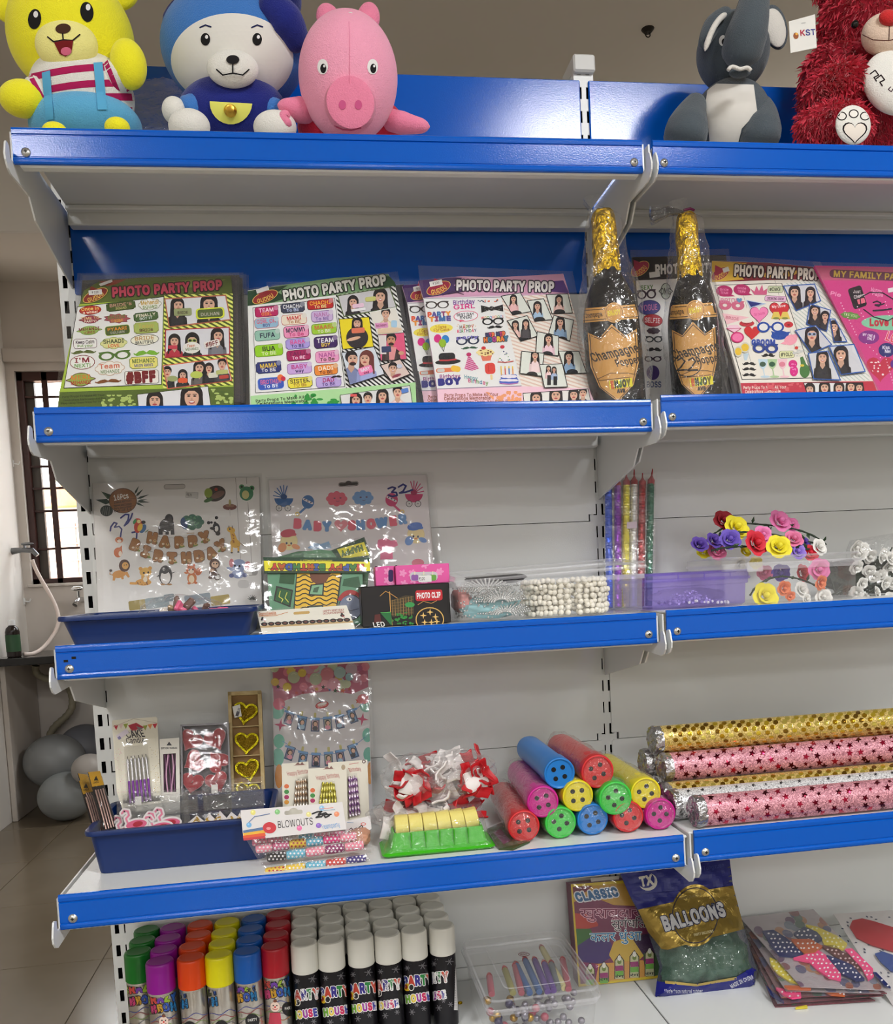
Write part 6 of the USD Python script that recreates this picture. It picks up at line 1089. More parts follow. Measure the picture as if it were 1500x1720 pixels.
# birthday banner bags in green
GRN = (24, 62, 36)
pg = Plane(at(450, 1040, Y=-.135), at(610, 1040, Y=-.135), at(450, 930, Y=-.10))
a = CArt(430, 780, 4.412)
a.poly([(85, 810), (790, 800), (790, 1165), (110, 1170)], (96, 150, 116)); a.poly([(300, 800), (640, 800), (590, 1160), (270, 1160)], (30, 34, 26)); b_ = Polygon([(306, 800), (628, 800), (580, 1160), (280, 1160)]); a.add(b_, (236, 190, 50))
for y in range(830, 1150, 34): a.add(LineString([(280+q*22, y+12*math.sin(q*1.3)) for q in range(17)]).buffer(4).intersection(b_), (24, 22, 18))
a.poly([(395, 800), (560, 800), (520, 870), (470, 905), (410, 860)], (110, 60, 36)); a.poly([(405, 890), (505, 880), (500, 975), (388, 970)], (24, 26, 24)); a.poly([(415, 898), (495, 890), (490, 965), (398, 962)], (130, 180, 140)); a.poly([(430, 915), (470, 905), (455, 950), (420, 948)], (60, 96, 70))
a.poly([(150, 900), (275, 930), (255, 1060), (130, 1010)], (24, 26, 24)); a.poly([(160, 915), (265, 940), (245, 1045), (142, 1005)], (24, 90, 40)); a.line([(180, 940), (170, 980), (200, 1000), (190, 1020)], 6, (210, 210, 80)); a.line([(230, 950), (215, 990), (240, 1020)], 6, (210, 210, 80)); a.poly([(180, 810), (290, 810), (280, 890), (170, 880)], (30, 80, 40)); a.poly([(650, 850), (760, 830), (780, 920), (640, 900)], (40, 90, 56))
a.ell(700, 1060, 90, 96, (24, 26, 30)); a.ell(700, 1060, 84, 90, (120, 130, 156)); a.add(ell(700, 1040, 100, 110).difference(ell(705, 1060, 86, 96)).intersection(sbox(600, 920, 800, 1010)), (170, 40, 40)); a.ell(690, 1000, 20, 14, (236, 234, 230)); a.ell(694, 1000, 7, 8, (24, 22, 30)); a.line([(640, 1060), (700, 1085), (760, 1070)], 5, (60, 64, 84)); a.poly([(380, 1050), (500, 1040), (490, 1130), (370, 1130)], (24, 26, 24)); a.poly([(392, 1060), (488, 1052), (480, 1125), (382, 1124)], (150, 190, 160))
t = pack('green birthday banner bag with an upside-down yellow header card', pg, [(449, 963), (609, 961), (609, 1048), (455, 1050)], (96, 150, 116), a, ((440, 932), (626, 928), (614, 1046), (446, 1050)), 15, cat='banner pack', name='banner_pack', group=None)
ph = pg.move(.004); h_ = CArt(430, 780, 4.412)
h_.poly([(54, 690), (840, 694), (848, 800), (64, 806)], GRN); h_.poly([(58, 714), (843, 722), (846, 790), (64, 790)], (232, 222, 40))
h_.text('SUPERIOR QUALITY', 445, 716, 17, (222, 214, 60), 181, w=240)
h_.text('HAPPY BIRTHDAY', 452, 762, 40, (200, 60, 30), 180.5, w=690, bold=7, edge=(60, 40, 20), ew=4, colors=[(206, 60, 40), (60, 130, 60), (60, 90, 170), (190, 90, 30)])
h_.line([(90, 772), (820, 776)], 4, (40, 36, 30))
plate(t, 'header_card', ph, [(442, 936), (620, 937), (622, 962), (444, 963)], .001, M('header_green', GRN, .5)); h_.lay(t, ph, 'header_print')
ph2 = Plane(at(470, 950, Y=-.085), at(620, 930, Y=-.085), at(540, 905, Y=-.075)); t2 = thing('banner_pack', 'second green banner bag, its tilted header above the upside-down one', 'banner pack', ph2.at([(560, 925)])[0])
plate(t2, 'header_card', ph2, [(555, 925), (612, 902), (624, 934), (560, 946), (470, 944)], .001, M('header_green', GRN, .5)); h2 = CArt(430, 780, 4.412); h2.poly([(600, 630), (800, 575), (838, 672), (640, 700)], (226, 216, 50)); h2.text('HAPPY', 710, 640, 40, (90, 130, 60), 163, w=170, edge=(60, 40, 20), ew=3); h2.poly([(350, 650), (460, 630), (560, 640), (600, 690), (360, 690)], (90, 140, 100)); h2.lay(t2, ph2, 'header_print')
plate(t2, 'folded_banner', ph2.move(-.001), [(452, 940), (500, 926), (560, 925), (622, 935), (612, 1046), (456, 1046)], .003, M('folded_green', (60, 110, 70), .6)); sheath(t2, ph2.move(.002), (462, 935), (616, 900), (628, 940), (462, 950), CRINK, .004, .003, 18)
# bunting card
pk = Plane(at(435, 1058, Y=-.226), at(596, 1052, Y=-.226), at(432, 1025, Y=-.212))
a = CArt(430, 780, 4.412); a.poly([(5, 1090), (670, 1045), (728, 1190), (40, 1240)], (226, 222, 208)); a.poly([(30, 1196), (716, 1158), (720, 1172), (34, 1212)], (190, 160, 110)); a.text('Rangleela', 88, 1105, 26, (190, 110, 60), -5, w=130, shear=.2); a.line([(20, 1125), (150, 1120), (235, 1095)], 4, (200, 130, 70)); a.add(rrect(338, 1100, 120, 20, 9, -4), (196, 160, 90)); a.text('HAPPY BIRTHDAY', 575, 1082, 14, (160, 70, 60), -4, w=160); a.text('DECORATION BANNER', 575, 1100, 14, (160, 70, 60), -4, w=160)
a.line([(36, 1180), (685, 1145)], 4, (24, 22, 22))
for k in range(13): a.ell(62+k*51, 1184-k*2.7, 24, 14, (24, 20, 20)); a.ell(62+k*51, 1184-k*2.7, 12, 6, (110, 60, 50))
for x, y in ((52, 1150), (640, 1120)): a.ell(x, y, 16, 10, (30, 26, 26)); a.ell(x-4, y-12, 8, 7, (30, 26, 26)); a.line([(x, y), (x+16, y+14)], 4, (190, 40, 40))
t = pack('white bunting card with a row of black scallops, leaning beside the black box', pk, [(431, 1027), (582, 1016.5), (595, 1050), (598, 1062), (441, 1066)], (226, 222, 208), a, ((428, 1024), (586, 1013), (602, 1062), (436, 1068)), 16, cat='banner pack', name='banner_pack', group=None, th=.006)
# LED photo clip box and two pink candle boxes
t = thing('light_box', 'black LED photo clip string light box under the pink boxes', 'box', (.507, -.15, Z3))
obj('carton', cbox(.438, .5775, -.2, -.11, Z3, 1.1755, .001), M('black_carton', (26, 23, 24), .4), t)
pl = Plane(at(608, 985, Y=-.2002), at(755, 983, Y=-.2002), at(610, 1050, Y=-.2002)); a = CArt(430, 780, 4.412)
a.rect(1282, 970, 200, 80, (196, 40, 50), -2, 16); a.text('PHOTO CLIP', 1280, 970, 38, (240, 238, 236), -3, w=180, bold=4)
a.line([(920, 975), (960, 940), (1000, 960), (1060, 1000)], 5, (190, 140, 70)); a.line([(990, 945), (1000, 1130), (1010, 1190)], 7, (200, 150, 80)); a.poly([(1000, 1010), (1110, 970), (1170, 975), (1170, 1110), (1010, 1130)], (70, 60, 40))
for k in range(8): a.line([(1010+k*20, 1005-k*4), (1014+k*20, 1120)], 2.5, (176, 140, 80))
for k in range(6): a.line([(1005, 1010+k*20), (1165, 980+k*24)], 1.8, (150, 120, 70))
a.poly([(925, 1105), (1000, 1095), (1010, 1190), (1000, 1190)], (40, 110, 60)); splats(a, Polygon([(1010, 1110), (1150, 1090), (1180, 1190), (1010, 1195)]), (50, 140, 60), 30, 6, 14, 50); a.ell(1140, 1040, 36, 20, (60, 150, 80)); a.line([(925, 1100), (995, 1095)], 5, (90, 190, 90)); a.poly([(880, 1115), (920, 1108), (930, 1170), (875, 1175)], (90, 40, 36))
a.ell(1288, 1150, 106, 92, (212, 170, 90)); a.ell(1288, 1150, 98, 84, (24, 20, 20))
for x, y in ((1240, 1120), (1290, 1095), (1330, 1130), (1250, 1170), (1300, 1170), (1340, 1165)): a.add(star(x, y, 26, .3, 4), (230, 190, 110))
a.text('LED', 915, 1186, 34, (236, 234, 230), -3, w=90, shear=.2, kind='sans'); a.line([(740, 1205), (770, 1180)], 5, (220, 220, 220)); a.line([(1200, 1040), (1240, 1015), (1300, 1030), (1340, 1010)], 4, (200, 150, 80)); a.lay(t, pl)
for k, (x0, x1, y0, y1, lb) in enumerate(((.464, .4945, -.172, -.125, 'smaller pink candle box on the LED box, left of its twin'), (.4955, .5815, -.182, -.115, 'pink tea light box with a price sticker on top of the LED box'))):
    t = thing('candle_box', lb, 'box', ((x0+x1)/2, (y0+y1)/2, 1.176))
    obj('carton', cbox(x0, x1, y0, y1, 1.1757, 1.2065, .001), M('pink_carton', (232, 92, 166), .35), t)
    pl = Plane((x0, y0-.0002, 1.2), (x1, y0-.0002, 1.2), (x0, y0-.0002, 1.18)); q = proj([(x0, y0, 1.2065), (x1, y0, 1.2065), (x1, y0, 1.1757), (x0, y0, 1.1757)]); a = Art()
    gg = np.random.default_rng(k)
    for n_ in range(9 if k else 4):
        u, v = gg.random(2); x, y = quad(q, u, v); fl_ = unary_union([ell(x+3.6*math.cos(b2), y+3.6*math.sin(b2), 3.2, 2, math.degrees(b2), 3) for b2 in np.arange(5)*1.257])
        a.add(fl_.intersection(Polygon(q).buffer(-.8)), (244, 150, 200))
    if k: 
        x, y = quad(q, .52, .62); a.rect(x, y, 46, 15, (206, 200, 206), -1, 5)
        for dx, c_ in ((-15, (150, 90, 170)), (0, (180, 190, 170)), (15, (110, 170, 70))): a.rect(x+dx, y+2, 12, 10, c_, 0, 3); a.line([(x+dx, y-3), (x+dx, y-8)], 1.6, (236, 226, 190))
        a.rect(x+2, y+4, 22, 11, (236, 234, 232), -2, 1); a.text('\u20b9120', x-3, y+4, 4.6, (120, 110, 110), -2, w=10)
    else: x, y = quad(q, .8, .5); a.rect(x, y, 8, 20, (50, 24, 90), 0, 3)
    a.lay(t, pl)
    obj('flap_edge', [bx(x0, x0+.003, y0-.0006, y0+.002, 1.2062, 1.2072)], BLACKM, t)
# clear box with pearls
def lidtilt(v): w_ = v.copy(); w_[:, 2] += .004+.010*(v[:, 0]-.585)/.3+.006*(v[:, 1]+.15)/.1; return w_
bb_ = (.583, .8885, -.236, -.075)
t = thing('clear_box', 'clear plastic box of pearl strings with a loose lid on the third shelf', 'box', (.735, -.15, Z3))
clear_box(t, bb_, Z3, 1.1745, .004, .008, CLEARB, RIMC)
clear_lid(t, shrink(bb_, -.001), 1.1755, .008, .009, CLEARB, RIMC, inset=.02, tilt=lidtilt)
pg_ = thing('pearl_strings', 'coiled strings of cream pearl beads inside the clear box', 'bead string', (.78, -.15, Z3+.002)); g = np.random.default_rng(21); S_ = []; base = trimesh.creation.icosphere(1, radius=.0046)
for lay in range(7):
    for ring in range(2):
        n = 46 if ring == 0 else 38; rx, ry = (.066-.010*ring, .052-.010*ring); cx, cy = .776+.004*math.sin(lay*2), -.160
        for k in range(n):
            g_ = k/n*2*np.pi+lay*.5; q = base.copy(); q.apply_translation((cx+(rx+.002*g.normal())*np.sign(math.cos(g_))*abs(math.cos(g_))**.7, cy+ry*math.sin(g_), Z3+.0065+lay*.0082+.0012*g.normal())); S_.append(q)
obj('beads', S_, PEARL, pg_, smooth=True, kind='stuff')
lc = thing('lace_trim', 'silver beaded lace folded inside the left end of the pearl box', 'lace', (.64, -.16, Z3+.002)); S_ = []; b2 = trimesh.creation.icosphere(1, radius=.0017)
for fan, (cx, cz) in enumerate(((.655, Z3+.028), (.662, Z3+.008), (.635, Z3+.045))):
    for k in range(17):
        g_ = math.pi*(.06+.88*k/16)
        for j in range(9):
            q = b2.copy(); r_ = .010+.0034*j; q.apply_translation((cx+r_*1.15*math.cos(g_), -.222+.006*fan+.001*j, cz+r_*.55*math.sin(g_))); S_.append(q)
for k in range(420):
    q = b2.copy(); q.apply_translation((.592+.1*g.random(), -.226+.1*g.random(), Z3+.004+.052*g.random())); S_.append(q)
obj('beads', S_, M('silver_bead', (206, 206, 204), .25, .6), lc, smooth=True, kind='stuff')
obj('backing_cloth', [bagblob((.645, -.185, Z3+.020), (.048, .03, .017), 31, sub=3)], M('aqua_cloth', (150, 200, 206), .8), lc, smooth=True); obj('pink_cloth', [bagblob((.603, -.15, Z3+.032), (.014, .05, .018), 33, sub=3)], M('salmon_cloth', (220, 150, 146), .8), lc, smooth=True)
bt_ = thing('black_pouch', 'black pouch lying on top behind the loose lid of the pearl box', 'pouch', at(830, 962, Y=-.10)); q = at(832, 966, Y=-.10); obj('body', bagblob(q+(0, 0, -.006), (.05, .03, .009), 35, sub=3), M('black_film', (26, 24, 26), .2), bt_, smooth=True)
q = [(q[0]-.05, -.128, 1.176), (q[0]+.05, -.128, 1.176)]
# six foil sparkler candles
st = thing('sparkler_pack', 'pack of six foil wrapped sparkler candles with red tips, by the middle post', 'candle pack', at(1056, 955, Y=-.06))
FC = [(20, 70, 190), (120, 24, 160), (206, 196, 40), (206, 206, 204), (150, 40, 40), (24, 96, 70)]
for k, (xt, yt, xb) in enumerate(((1022, 822, 1023), (1037.5, 817, 1038), (1052, 816, 1051), (1065, 815, 1063.5), (1079, 814, 1077), (1093, 814, 1090.5))):
    p1 = at(xt, yt, Y=-.018); p0 = at(xb, 958, Y=-.050); d_ = (p0-p1); p0 = p1+d_*((Z3+.003-p1[2])/d_[2]); r_ = .0064
    n = 90; zz = np.linspace(0, 1, n); prof = [(r_*(1+.06*math.sin(q*240)), q) for q in zz]; prof = [(0, 0)]+prof+[(0, 1)]
    m_ = between(prof, p0, p1, 14); m_.vertices += m_.vertex_normals*(.0005*vnoise(m_.vertices, 420, k)[:, None])
    cd = obj('candle', m_, M('foil_%d' % k, tuple(min(255, int(c*1.12+12)) for c in FC[k]), .26, .45), st, smooth=20)
    ax = (p1-p0)/np.linalg.norm(p1-p0); obj('tip', between([(0, 0), (.0064, 0), (.0066, .3), (.004, .42), (.0016, .6), (.0008, 1), (0, 1)], p1-ax*.001, p1+ax*(.022 if k in (0, 1, 4) else .030)+(.003 if k == 5 else 0, 0, 0), 12), M('red_tip', (176, 24, 34), .4), cd, smooth=40)
pl = Plane(at(1020, 955, Y=-.064), at(1095, 955, Y=-.064), at(1020, 820, Y=-.030)); plate(st, 'price_sticker', pl, [(1053, 877), (1070, 876), (1070, 887), (1053, 888)], .0003, M('sticker_pink', (232, 214, 226), .5))
sheath(st, pl.move(.001), (1016, 800), (1102, 796), (1100, 966), (1014, 966), CRINK, .004, .003, 22, n=(14, 22))
# purple box
PURB = film('purple_plastic', tint=(.76, .69, .96), haze=.16, hazec=(170, 150, 236), bscale=6, bdist=.0004, rough=.15)
t = thing('purple_box', 'translucent purple plastic box straddling the joint of the third shelves', 'box', (.99, -.13, Z3)); bb_ = (.8975, 1.079, -.205, -.085)
clear_box(t, bb_, 1.1145, 1.158, .004, .006, PURB, PURB); clear_lid(t, shrink(bb_, -.001), 1.1585, .013, .007, PURB, PURB, inset=.012)
for x in (.955, 1.0, 1.045): obj('lid_rib', bx(x-.0008, x+.0008, bb_[2]-.0022, bb_[2]-.0008, 1.160, 1.171), PURB, t)
cr = thing('crystal_bag', 'bag of clear crystal beads inside the purple box', 'bead bag', (.985, -.15, 1.118)); S_ = []; b2 = trimesh.creation.icosphere(0, radius=.0028)
for k in range(150):
    q = b2.copy(); q.apply_transform(trimesh.transformations.random_rotation_matrix(g.random(3))); u = g.normal(size=2); q.apply_translation((.99+.022*u[0], -.165+.022*u[1], 1.121+.022*math.exp(-(u[0]**2+u[1]**2)/2)*g.random())); S_.append(q)
obj('beads', S_, M('crystal', (226, 222, 240), .08, .3), cr, kind='stuff'); obj('film', bagblob((.99, -.155, 1.132), (.06, .035, .014), 41, sub=3), CRINK, cr, smooth=True)
# flower crowns
def rose(c, r, mat, seed, par, face=(0, -1, .25), name='rose'):
    g = np.random.default_rng(seed); a_, b_, d_ = frame_of(face); ms = []
    for ring, (n, rr, tilt, sz) in enumerate(((5, .58, 62, .62), (4, .34, 34, .54), (3, .16, 12, .42), (3, .05, 2, .30))):
        for k in range(n):
            t_ = 2*np.pi*(k+.5*ring+.2*g.random())/n; u, v = np.meshgrid(np.linspace(-1, 1, 5), np.linspace(0, 1, 5)); u, v = u.ravel(), v.ravel()
            w_ = sz*np.sqrt(np.clip(1-(2*v-1.05)**2*.85, .05, 1)); X = u*w_; th_ = math.radians(tilt)+.35*(v-.3); R_ = rr*.35+v*sz*1.15*np.sin(th_)+rr*.3; H_ = v*sz*1.15*np.cos(th_)-.05*X**2; R_ = R_-.45*X**2*(1-.4*ring/2)
            P_ = np.c_[R_*math.cos(t_)-X*math.sin(t_), R_*math.sin(t_)+X*math.cos(t_), H_-.25]
            i = np.arange(25).reshape(5, 5); q = np.stack([i[:-1, :-1], i[:-1, 1:], i[1:, 1:], i[1:, :-1]], -1).reshape(-1, 4)
            ms.append(trimesh.Trimesh(P_, np.vstack([q[:, [0, 1, 2]], q[:, [0, 2, 3]]]), process=False))
    ms.append(ico((0, 0, .12), (.24, .24, .3), 1)); m_ = cat_(ms); v = m_.vertices*r*1.12; m_.vertices = np.asarray(c)+np.outer(v[:, 0], a_)+np.outer(v[:, 1], b_)+np.outer(v[:, 2], d_)
    return obj(name, m_, mat, par, smooth=True)
RC = {n: M('rose_'+n, c, .7) for n, c in dict(darkred=(150, 20, 36), yellow=(240, 226, 50), pink=(238, 130, 186), purple=(84, 56, 150), violet=(110, 86, 190), red=(214, 40, 60), palepink=(226, 120, 160), white=(232, 230, 224), lilac=(150, 120, 214), orange=(236, 130, 84)).items()}
VINE = M('vine_green', (34, 52, 30), .6); LEAFG = M('crown_leaf', (40, 66, 34), .55)
def vine(par, pts, n=40):
    C = spline([at(*p[:2], Y=p[2]) for p in pts], n); obj('wire', tube(C, .0016+.0004*np.cos(np.arange(n)*2), 6), VINE, par); g = np.random.default_rng(len(pts))
    for k in range(3, n, 5):
        d_ = np.array([g.normal(), -.6, g.normal()]); d_ /= np.linalg.norm(d_); s_ = np.cross(d_, [0, 1, .2]); s_ /= np.linalg.norm(s_); p = C[k]
        obj('leaf', (np.array([p, p+d_*.006+s_*.0032, p+d_*.014, p+d_*.006-s_*.0032, p+d_*.007+(0, -.0015, 0)]), np.array([(0, 1, 4), (1, 2, 4), (2, 3, 4), (3, 0, 4)])), LEAFG, par)
fb = (1.0305, 1.272, -.215, -.07)
c1 = thing('flower_crown', 'foam rose crown arching highest over the clear box, with dark red, yellow and pink roses', 'flower crown', at(1265, 885, Y=-.10))
vine(c1, [(1185, 912, -.13), (1205, 893, -.12), (1240, 880, -.10), (1290, 882, -.09), (1340, 890, -.10), (1375, 905, -.12), (1388, 915, -.13)])
for k, (x, y, Y, r, c) in enumerate(((1217, 873, -.11, 17, 'darkred'), (1239, 884, -.125, 21, 'yellow'), (1312, 874, -.10, 19, 'pink'), (1330, 880, -.09, 13, 'pink'))): rose(at(x, y, Y=Y), r*pxm(Y), RC[c], k+1, c1, (.2*math.sin(k), -1, .5))
c2_ = thing('flower_crown', 'foam rose crown with purple, red, yellow and white roses, resting on the box lid', 'flower crown', at(1275, 915, Y=-.15))
vine(c2_, [(1170, 915, -.16), (1210, 900, -.15), (1270, 894, -.14), (1320, 902, -.15), (1385, 915, -.16)]); vine(c2_, [(1195, 925, -.17), (1250, 918, -.17), (1310, 922, -.17), (1360, 922, -.17)])
for k, (x, y, Y, r, c) in enumerate(((1176, 913, -.17, 14, 'purple'), (1201, 907, -.16, 14, 'purple'), (1227, 905, -.165, 17, 'violet'), (1282, 898, -.15, 15, 'pink'), (1272, 911, -.175, 21, 'red'), (1309, 917, -.18, 20, 'yellow'), (1334, 904, -.165, 15, 'palepink'), (1353, 910, -.16, 10, 'purple'), (1341, 926, -.175, 13, 'lilac'), (1362, 928, -.17, 13, 'red'), (1378, 918, -.17, 14, 'white'), (1205, 925, -.15, 15, 'palepink'), (1183, 927, -.14, 11, 'yellow'), (1253, 926, -.15, 9, 'yellow'))): rose(at(x, y, Y=Y), r*pxm(Y), RC[c], k+20, c2_, (.3*math.sin(k*2), -1, .45+.2*math.cos(k)))
t = thing('clear_box', 'clear latched plastic box full of foam flower crowns on the right third shelf', 'box', (1.15, -.14, Z3))
clear_box(t, fb, 1.1145, 1.178, .004, .006, CLEARB, RIMC); clear_lid(t, shrink(fb, -.0015), 1.1785, .013, .007, CLEARB, RIMC, inset=.25 if False else .03)
lx = at(1268, 955, Y=fb[2]-.003)[0]; obj('latch', [cbox(lx-.014, lx+.014, fb[2]-.005, fb[2]-.002, 1.168, 1.184, .0015)], RIMC, t)
c3 = thing('flower_crown', 'foam rose crown inside the clear latched box, yellow and orange roses to the front', 'flower crown', (1.15, -.14, 1.116))
vine(c3, [(1260, 1000, -.16), (1300, 970, -.15), (1350, 975, -.15), (1395, 1000, -.16)])
for k, (x, y, Y, r, c) in enumerate(((1287, 1000, -.19, 21, 'yellow'), (1318, 988, -.18, 12, 'orange'), (1328, 1001, -.18, 8, 'orange'), (1348, 990, -.17, 13, 'white'), (1377, 956, -.18, 17, 'pink'), (1380, 979, -.185, 12, 'orange'), (1384, 1002, -.18, 13, 'white'), (1356, 1006, -.19, 9, 'white'), (1312, 962, -.13, 14, 'violet'), (1350, 962, -.12, 14, 'red'), (1285, 962, -.12, 12, 'palepink'), (1244, 950, -.13, 12, 'white'), (1270, 945, -.14, 10, 'yellow'), (1382, 993, -.15, 9, 'orange'))): rose(at(x, y, Y=Y), r*pxm(Y), RC[c], k+50, c3, (.4*math.sin(k*3), -1, .3*math.cos(k*2)))
# bag of white roses
wr_ = thing('white_rose_bag', 'clear bag of white foam roses at the right end of the third shelf', 'flower bag', (1.36, -.12, 1.1145)); g = np.random.default_rng(66); k = 0
for rw, y in enumerate((921, 936, 958, 978, 998)):
    for cx in range(6):
        x = 1437+cx*19+(rw % 2)*8+3*g.normal(); 
        if rw == 0 and cx in (2, 3): continue
        rose(at(x, y+4*g.normal(), Y=-.13+.02*g.random()), (10+3*g.random())*pxm(-.12), RC['white'], 80+k, wr_, (g.normal()*.5, -1, g.normal()*.5)); k += 1
obj('stems', [tube([(1.285+.2*g.random(), -.105, 1.118), (1.285+.2*g.random(), -.10, 1.15+.05*g.random())], .0014, 5) for _ in range(40)]+[bagblob((1.385, -.085, 1.15), (.10, .025, .034), 70, sub=3)], M('stem_dark', (50, 58, 46), .8), wr_, kind='stuff')
sheath(wr_, Plane(at(1430, 1010, Y=-.165), at(1520, 1010, Y=-.165), at(1430, 905, Y=-.12)), (1428, 908), (1545, 888), (1560, 1015), (1428, 1018), CRINK, .02, .008, 25, name='film', back=.05)

# ================================================================== fourth shelf
t = thing('storage_tray', 'navy blue plastic tray holding candle packs at the left of the fourth shelf', 'tray', (.15, -.18, Z4)); tray(t, (.018, .287, -.274, -.088), Z4, .8455, .008, .012, NAVYP)
LILAC = film('clear_blister', haze=.008, bscale=30, bdist=.0007, rough=.06, base=.03, refl=.55)
def grad_candle(p0, p1, r, bands, par, mats, tip=True):
    c = obj('candle', between([(0, 0), (r, 0), (r, 1), (0, 1)], p0, p0+(p1-p0)*bands, 10), mats[0], par, smooth=40)
    obj('candle_top', between([(0, 0), (r, 0), (r, 1), (0, 1)], p0+(p1-p0)*bands, p1, 10), mats[1], c, smooth=40)
    if tip: d_ = (p1-p0)/np.linalg.norm(p1-p0); obj('wick', between([(0, 0), (.0006, 0), (.0006, 1), (0, 1)], p1, p1+d_*.005, 6), M('wick', (70, 66, 62), .8), c)
# cake candle card
pk = Plane(at(206, 1395, Y=-.135), at(262, 1395, Y=-.135), at(190, 1212, Y=-.075)); oc = [(188, 1211), (192, 1209.5), (262, 1204), (264, 1206), (270, 1330), (274, 1400), (214, 1404), (205, 1358), (196, 1330)]
a = CArt(120, 1180, 4.412)
a.text('CAKE', 480, 232, 52, (40, 34, 34), -4, w=140, shear=.35, bold=2); a.text('Candle', 478, 280, 40, (70, 60, 60), -4, w=140, shear=.2, bold=1)
for k in range(9): a.poly([(312+k*36, 170-10*math.sin(k)), (348+k*36, 164-10*math.sin(k)), (332+k*36, 205-10*math.sin(k))], [(190, 40, 60), (226, 200, 190), (150, 160, 60), (226, 150, 90)][k % 4])
a.poly([(420, 170), (480, 150), (540, 185), (450, 210)], (170, 30, 50)); a.poly([(480, 175), (530, 190), (500, 210)], (120, 110, 110)); a.line([(310, 180), (460, 120), (630, 150)], 4, (200, 190, 170)); g = np.random.default_rng(9)
for k in range(150):
    u, v = g.random(2); x = (320+80*u if k % 2 else 580+70*u)+(v*40-10); y = 330+420*v
    a.ell(x, y, 2.5, 2, [(200, 170, 60), (236, 236, 236), (170, 160, 150), (230, 150, 180)][k % 4])
a.rect(378, 235, 95, 36, (226, 214, 224), -34, 3); a.rect(355, 262, 22, 22, (120, 110, 160), -34)
t = pack('CAKE Candle card with silver to purple candles, leftmost in the tray', pk, oc, (232, 226, 206), a, None, cat='candle pack', name='candle_pack', group=None, th=.0015)
bl = [(208, 1255), (248, 1250), (258, 1346), (214, 1352)]; SIL = M('silver_candle', (206, 204, 206), .22, .8); PUR = M('purple_candle', (120, 40, 150), .3, .2)
for k in range(6):
    u = .12+.152*k; p1 = pk.at([quad(bl, u, .22)], .004)[0]; p0 = pk.at([quad(bl, u, .98)], .004)[0]; grad_candle(p0, p1, .0019, .5, t, (PUR, SIL))
sheath(t, pk.move(.001), *bl[:2], bl[2], bl[3], LILAC, .010, .001, 51, name='blister', back=.0005, n=(10, 14)); sheath(t, pk.move(.0005), (190, 1228), (264, 1222), (272, 1345), (206, 1350), GLOSSC, .004, .002, 52, n=(10, 12), back=.001)
# slim candle box with twisted candles
pk = Plane(at(270, 1390, Y=-.12), at(300, 1390, Y=-.12), at(268, 1240, Y=-.085)); ob = Polygon([(268, 1241.5), (301, 1239), (303, 1392), (272, 1393)]).difference(Polygon([(274, 1267), (295, 1265), (296, 1330), (275, 1331)]))
t = thing('candle_box', 'slim white window box of twisted pink candles between the card and red hearts', 'candle pack', at(285, 1320, Y=-.12)); plate(t, 'carton', pk, ob, .0015, M('box_ivory', (228, 224, 212), .5)); plate(t, 'carton_back', pk.move(-.012), [(269, 1242), (301, 1240), (303, 1392), (272, 1393)], .001, M('box_inner', (120, 104, 112), .6))
a = CArt(120, 1180, 4.412); a.poly([(705, 318), (724, 290), (744, 318)], (40, 36, 40)); a.rect(724, 312, 20, 10, (60, 56, 60)); a.text('BIRTHDAY CANDLES', 724, 338, 13, (40, 36, 40), -1, w=118); a.lay(t, pk)
for k in range(5):
    x = 276.5+k*4.4; C = np.array([pk.at([(x+1.6*math.sin(v*5+k*2), 1266+v*66)], -.006)[0] for v in np.linspace(0, 1, 24)]); obj('candle', tube(C, .0014, 7), [M('plum_candle', (120, 80, 110), .3, .4), M('blush_candle', (216, 170, 196), .3, .4)][k % 2], t, smooth=True)
# red heart tea lights in a box
pk = Plane(at(305, 1385, Y=-.11), at(388, 1382, Y=-.11), at(303, 1215, Y=-.075)); HB = [(303, 1217), (384, 1213), (389, 1330), (390, 1385), (305, 1388)]
t = thing('heart_candle_box', 'clear topped box of six red heart candles in the navy tray', 'candle pack', at(345, 1290, Y=-.1)); plate(t, 'backing', pk.move(-.014), HB, .002, M('grey_card', (92, 88, 92), .4))
RW = M('red_wax', (160, 14, 30), .35)
for k, (x, y, r) in enumerate(((321, 1243, 30), (362, 1241, -24), (327, 1279, 60), (366, 1279, 140), (323, 1314, 10), (364, 1312, -20))):
    h_ = heart(x, y, 18.2, r).buffer(.6); cd = plate(t, 'candle', pk.move(-.004), h_.simplify(.2), .0095, RW); plate(cd, 'candle_cup', pk.move(-.0052), h_.buffer(.9).simplify(.2), .0085, M('foil_cup', (150, 110, 112), .3, .7)); p = pk.at([(x, y)], -.004)[0]; obj('wick', tube([p, p+pk.n*.006, p+pk.n*.010+(.003, 0, .002)], .0007, 5), M('wick_white', (230, 210, 206), .7), cd)
for q in ([(303, 1217), (384, 1213), (384, 1216.5), (303, 1220.5)], [(303, 1217), (306, 1217), (308, 1388), (305, 1388)], [(381.5, 1214), (384, 1213), (390, 1385), (387, 1385)]): plate(t, 'box_edge', pk.move(.001), q, .016, M('smoky_edge', (132, 128, 134), .25))
sheath(t, pk.move(.0015), (303, 1216), (385, 1213), (390, 1386), (305, 1388), LILAC, .0015, .0012, 54, n=(10, 14), back=.001, name='clear_cover')
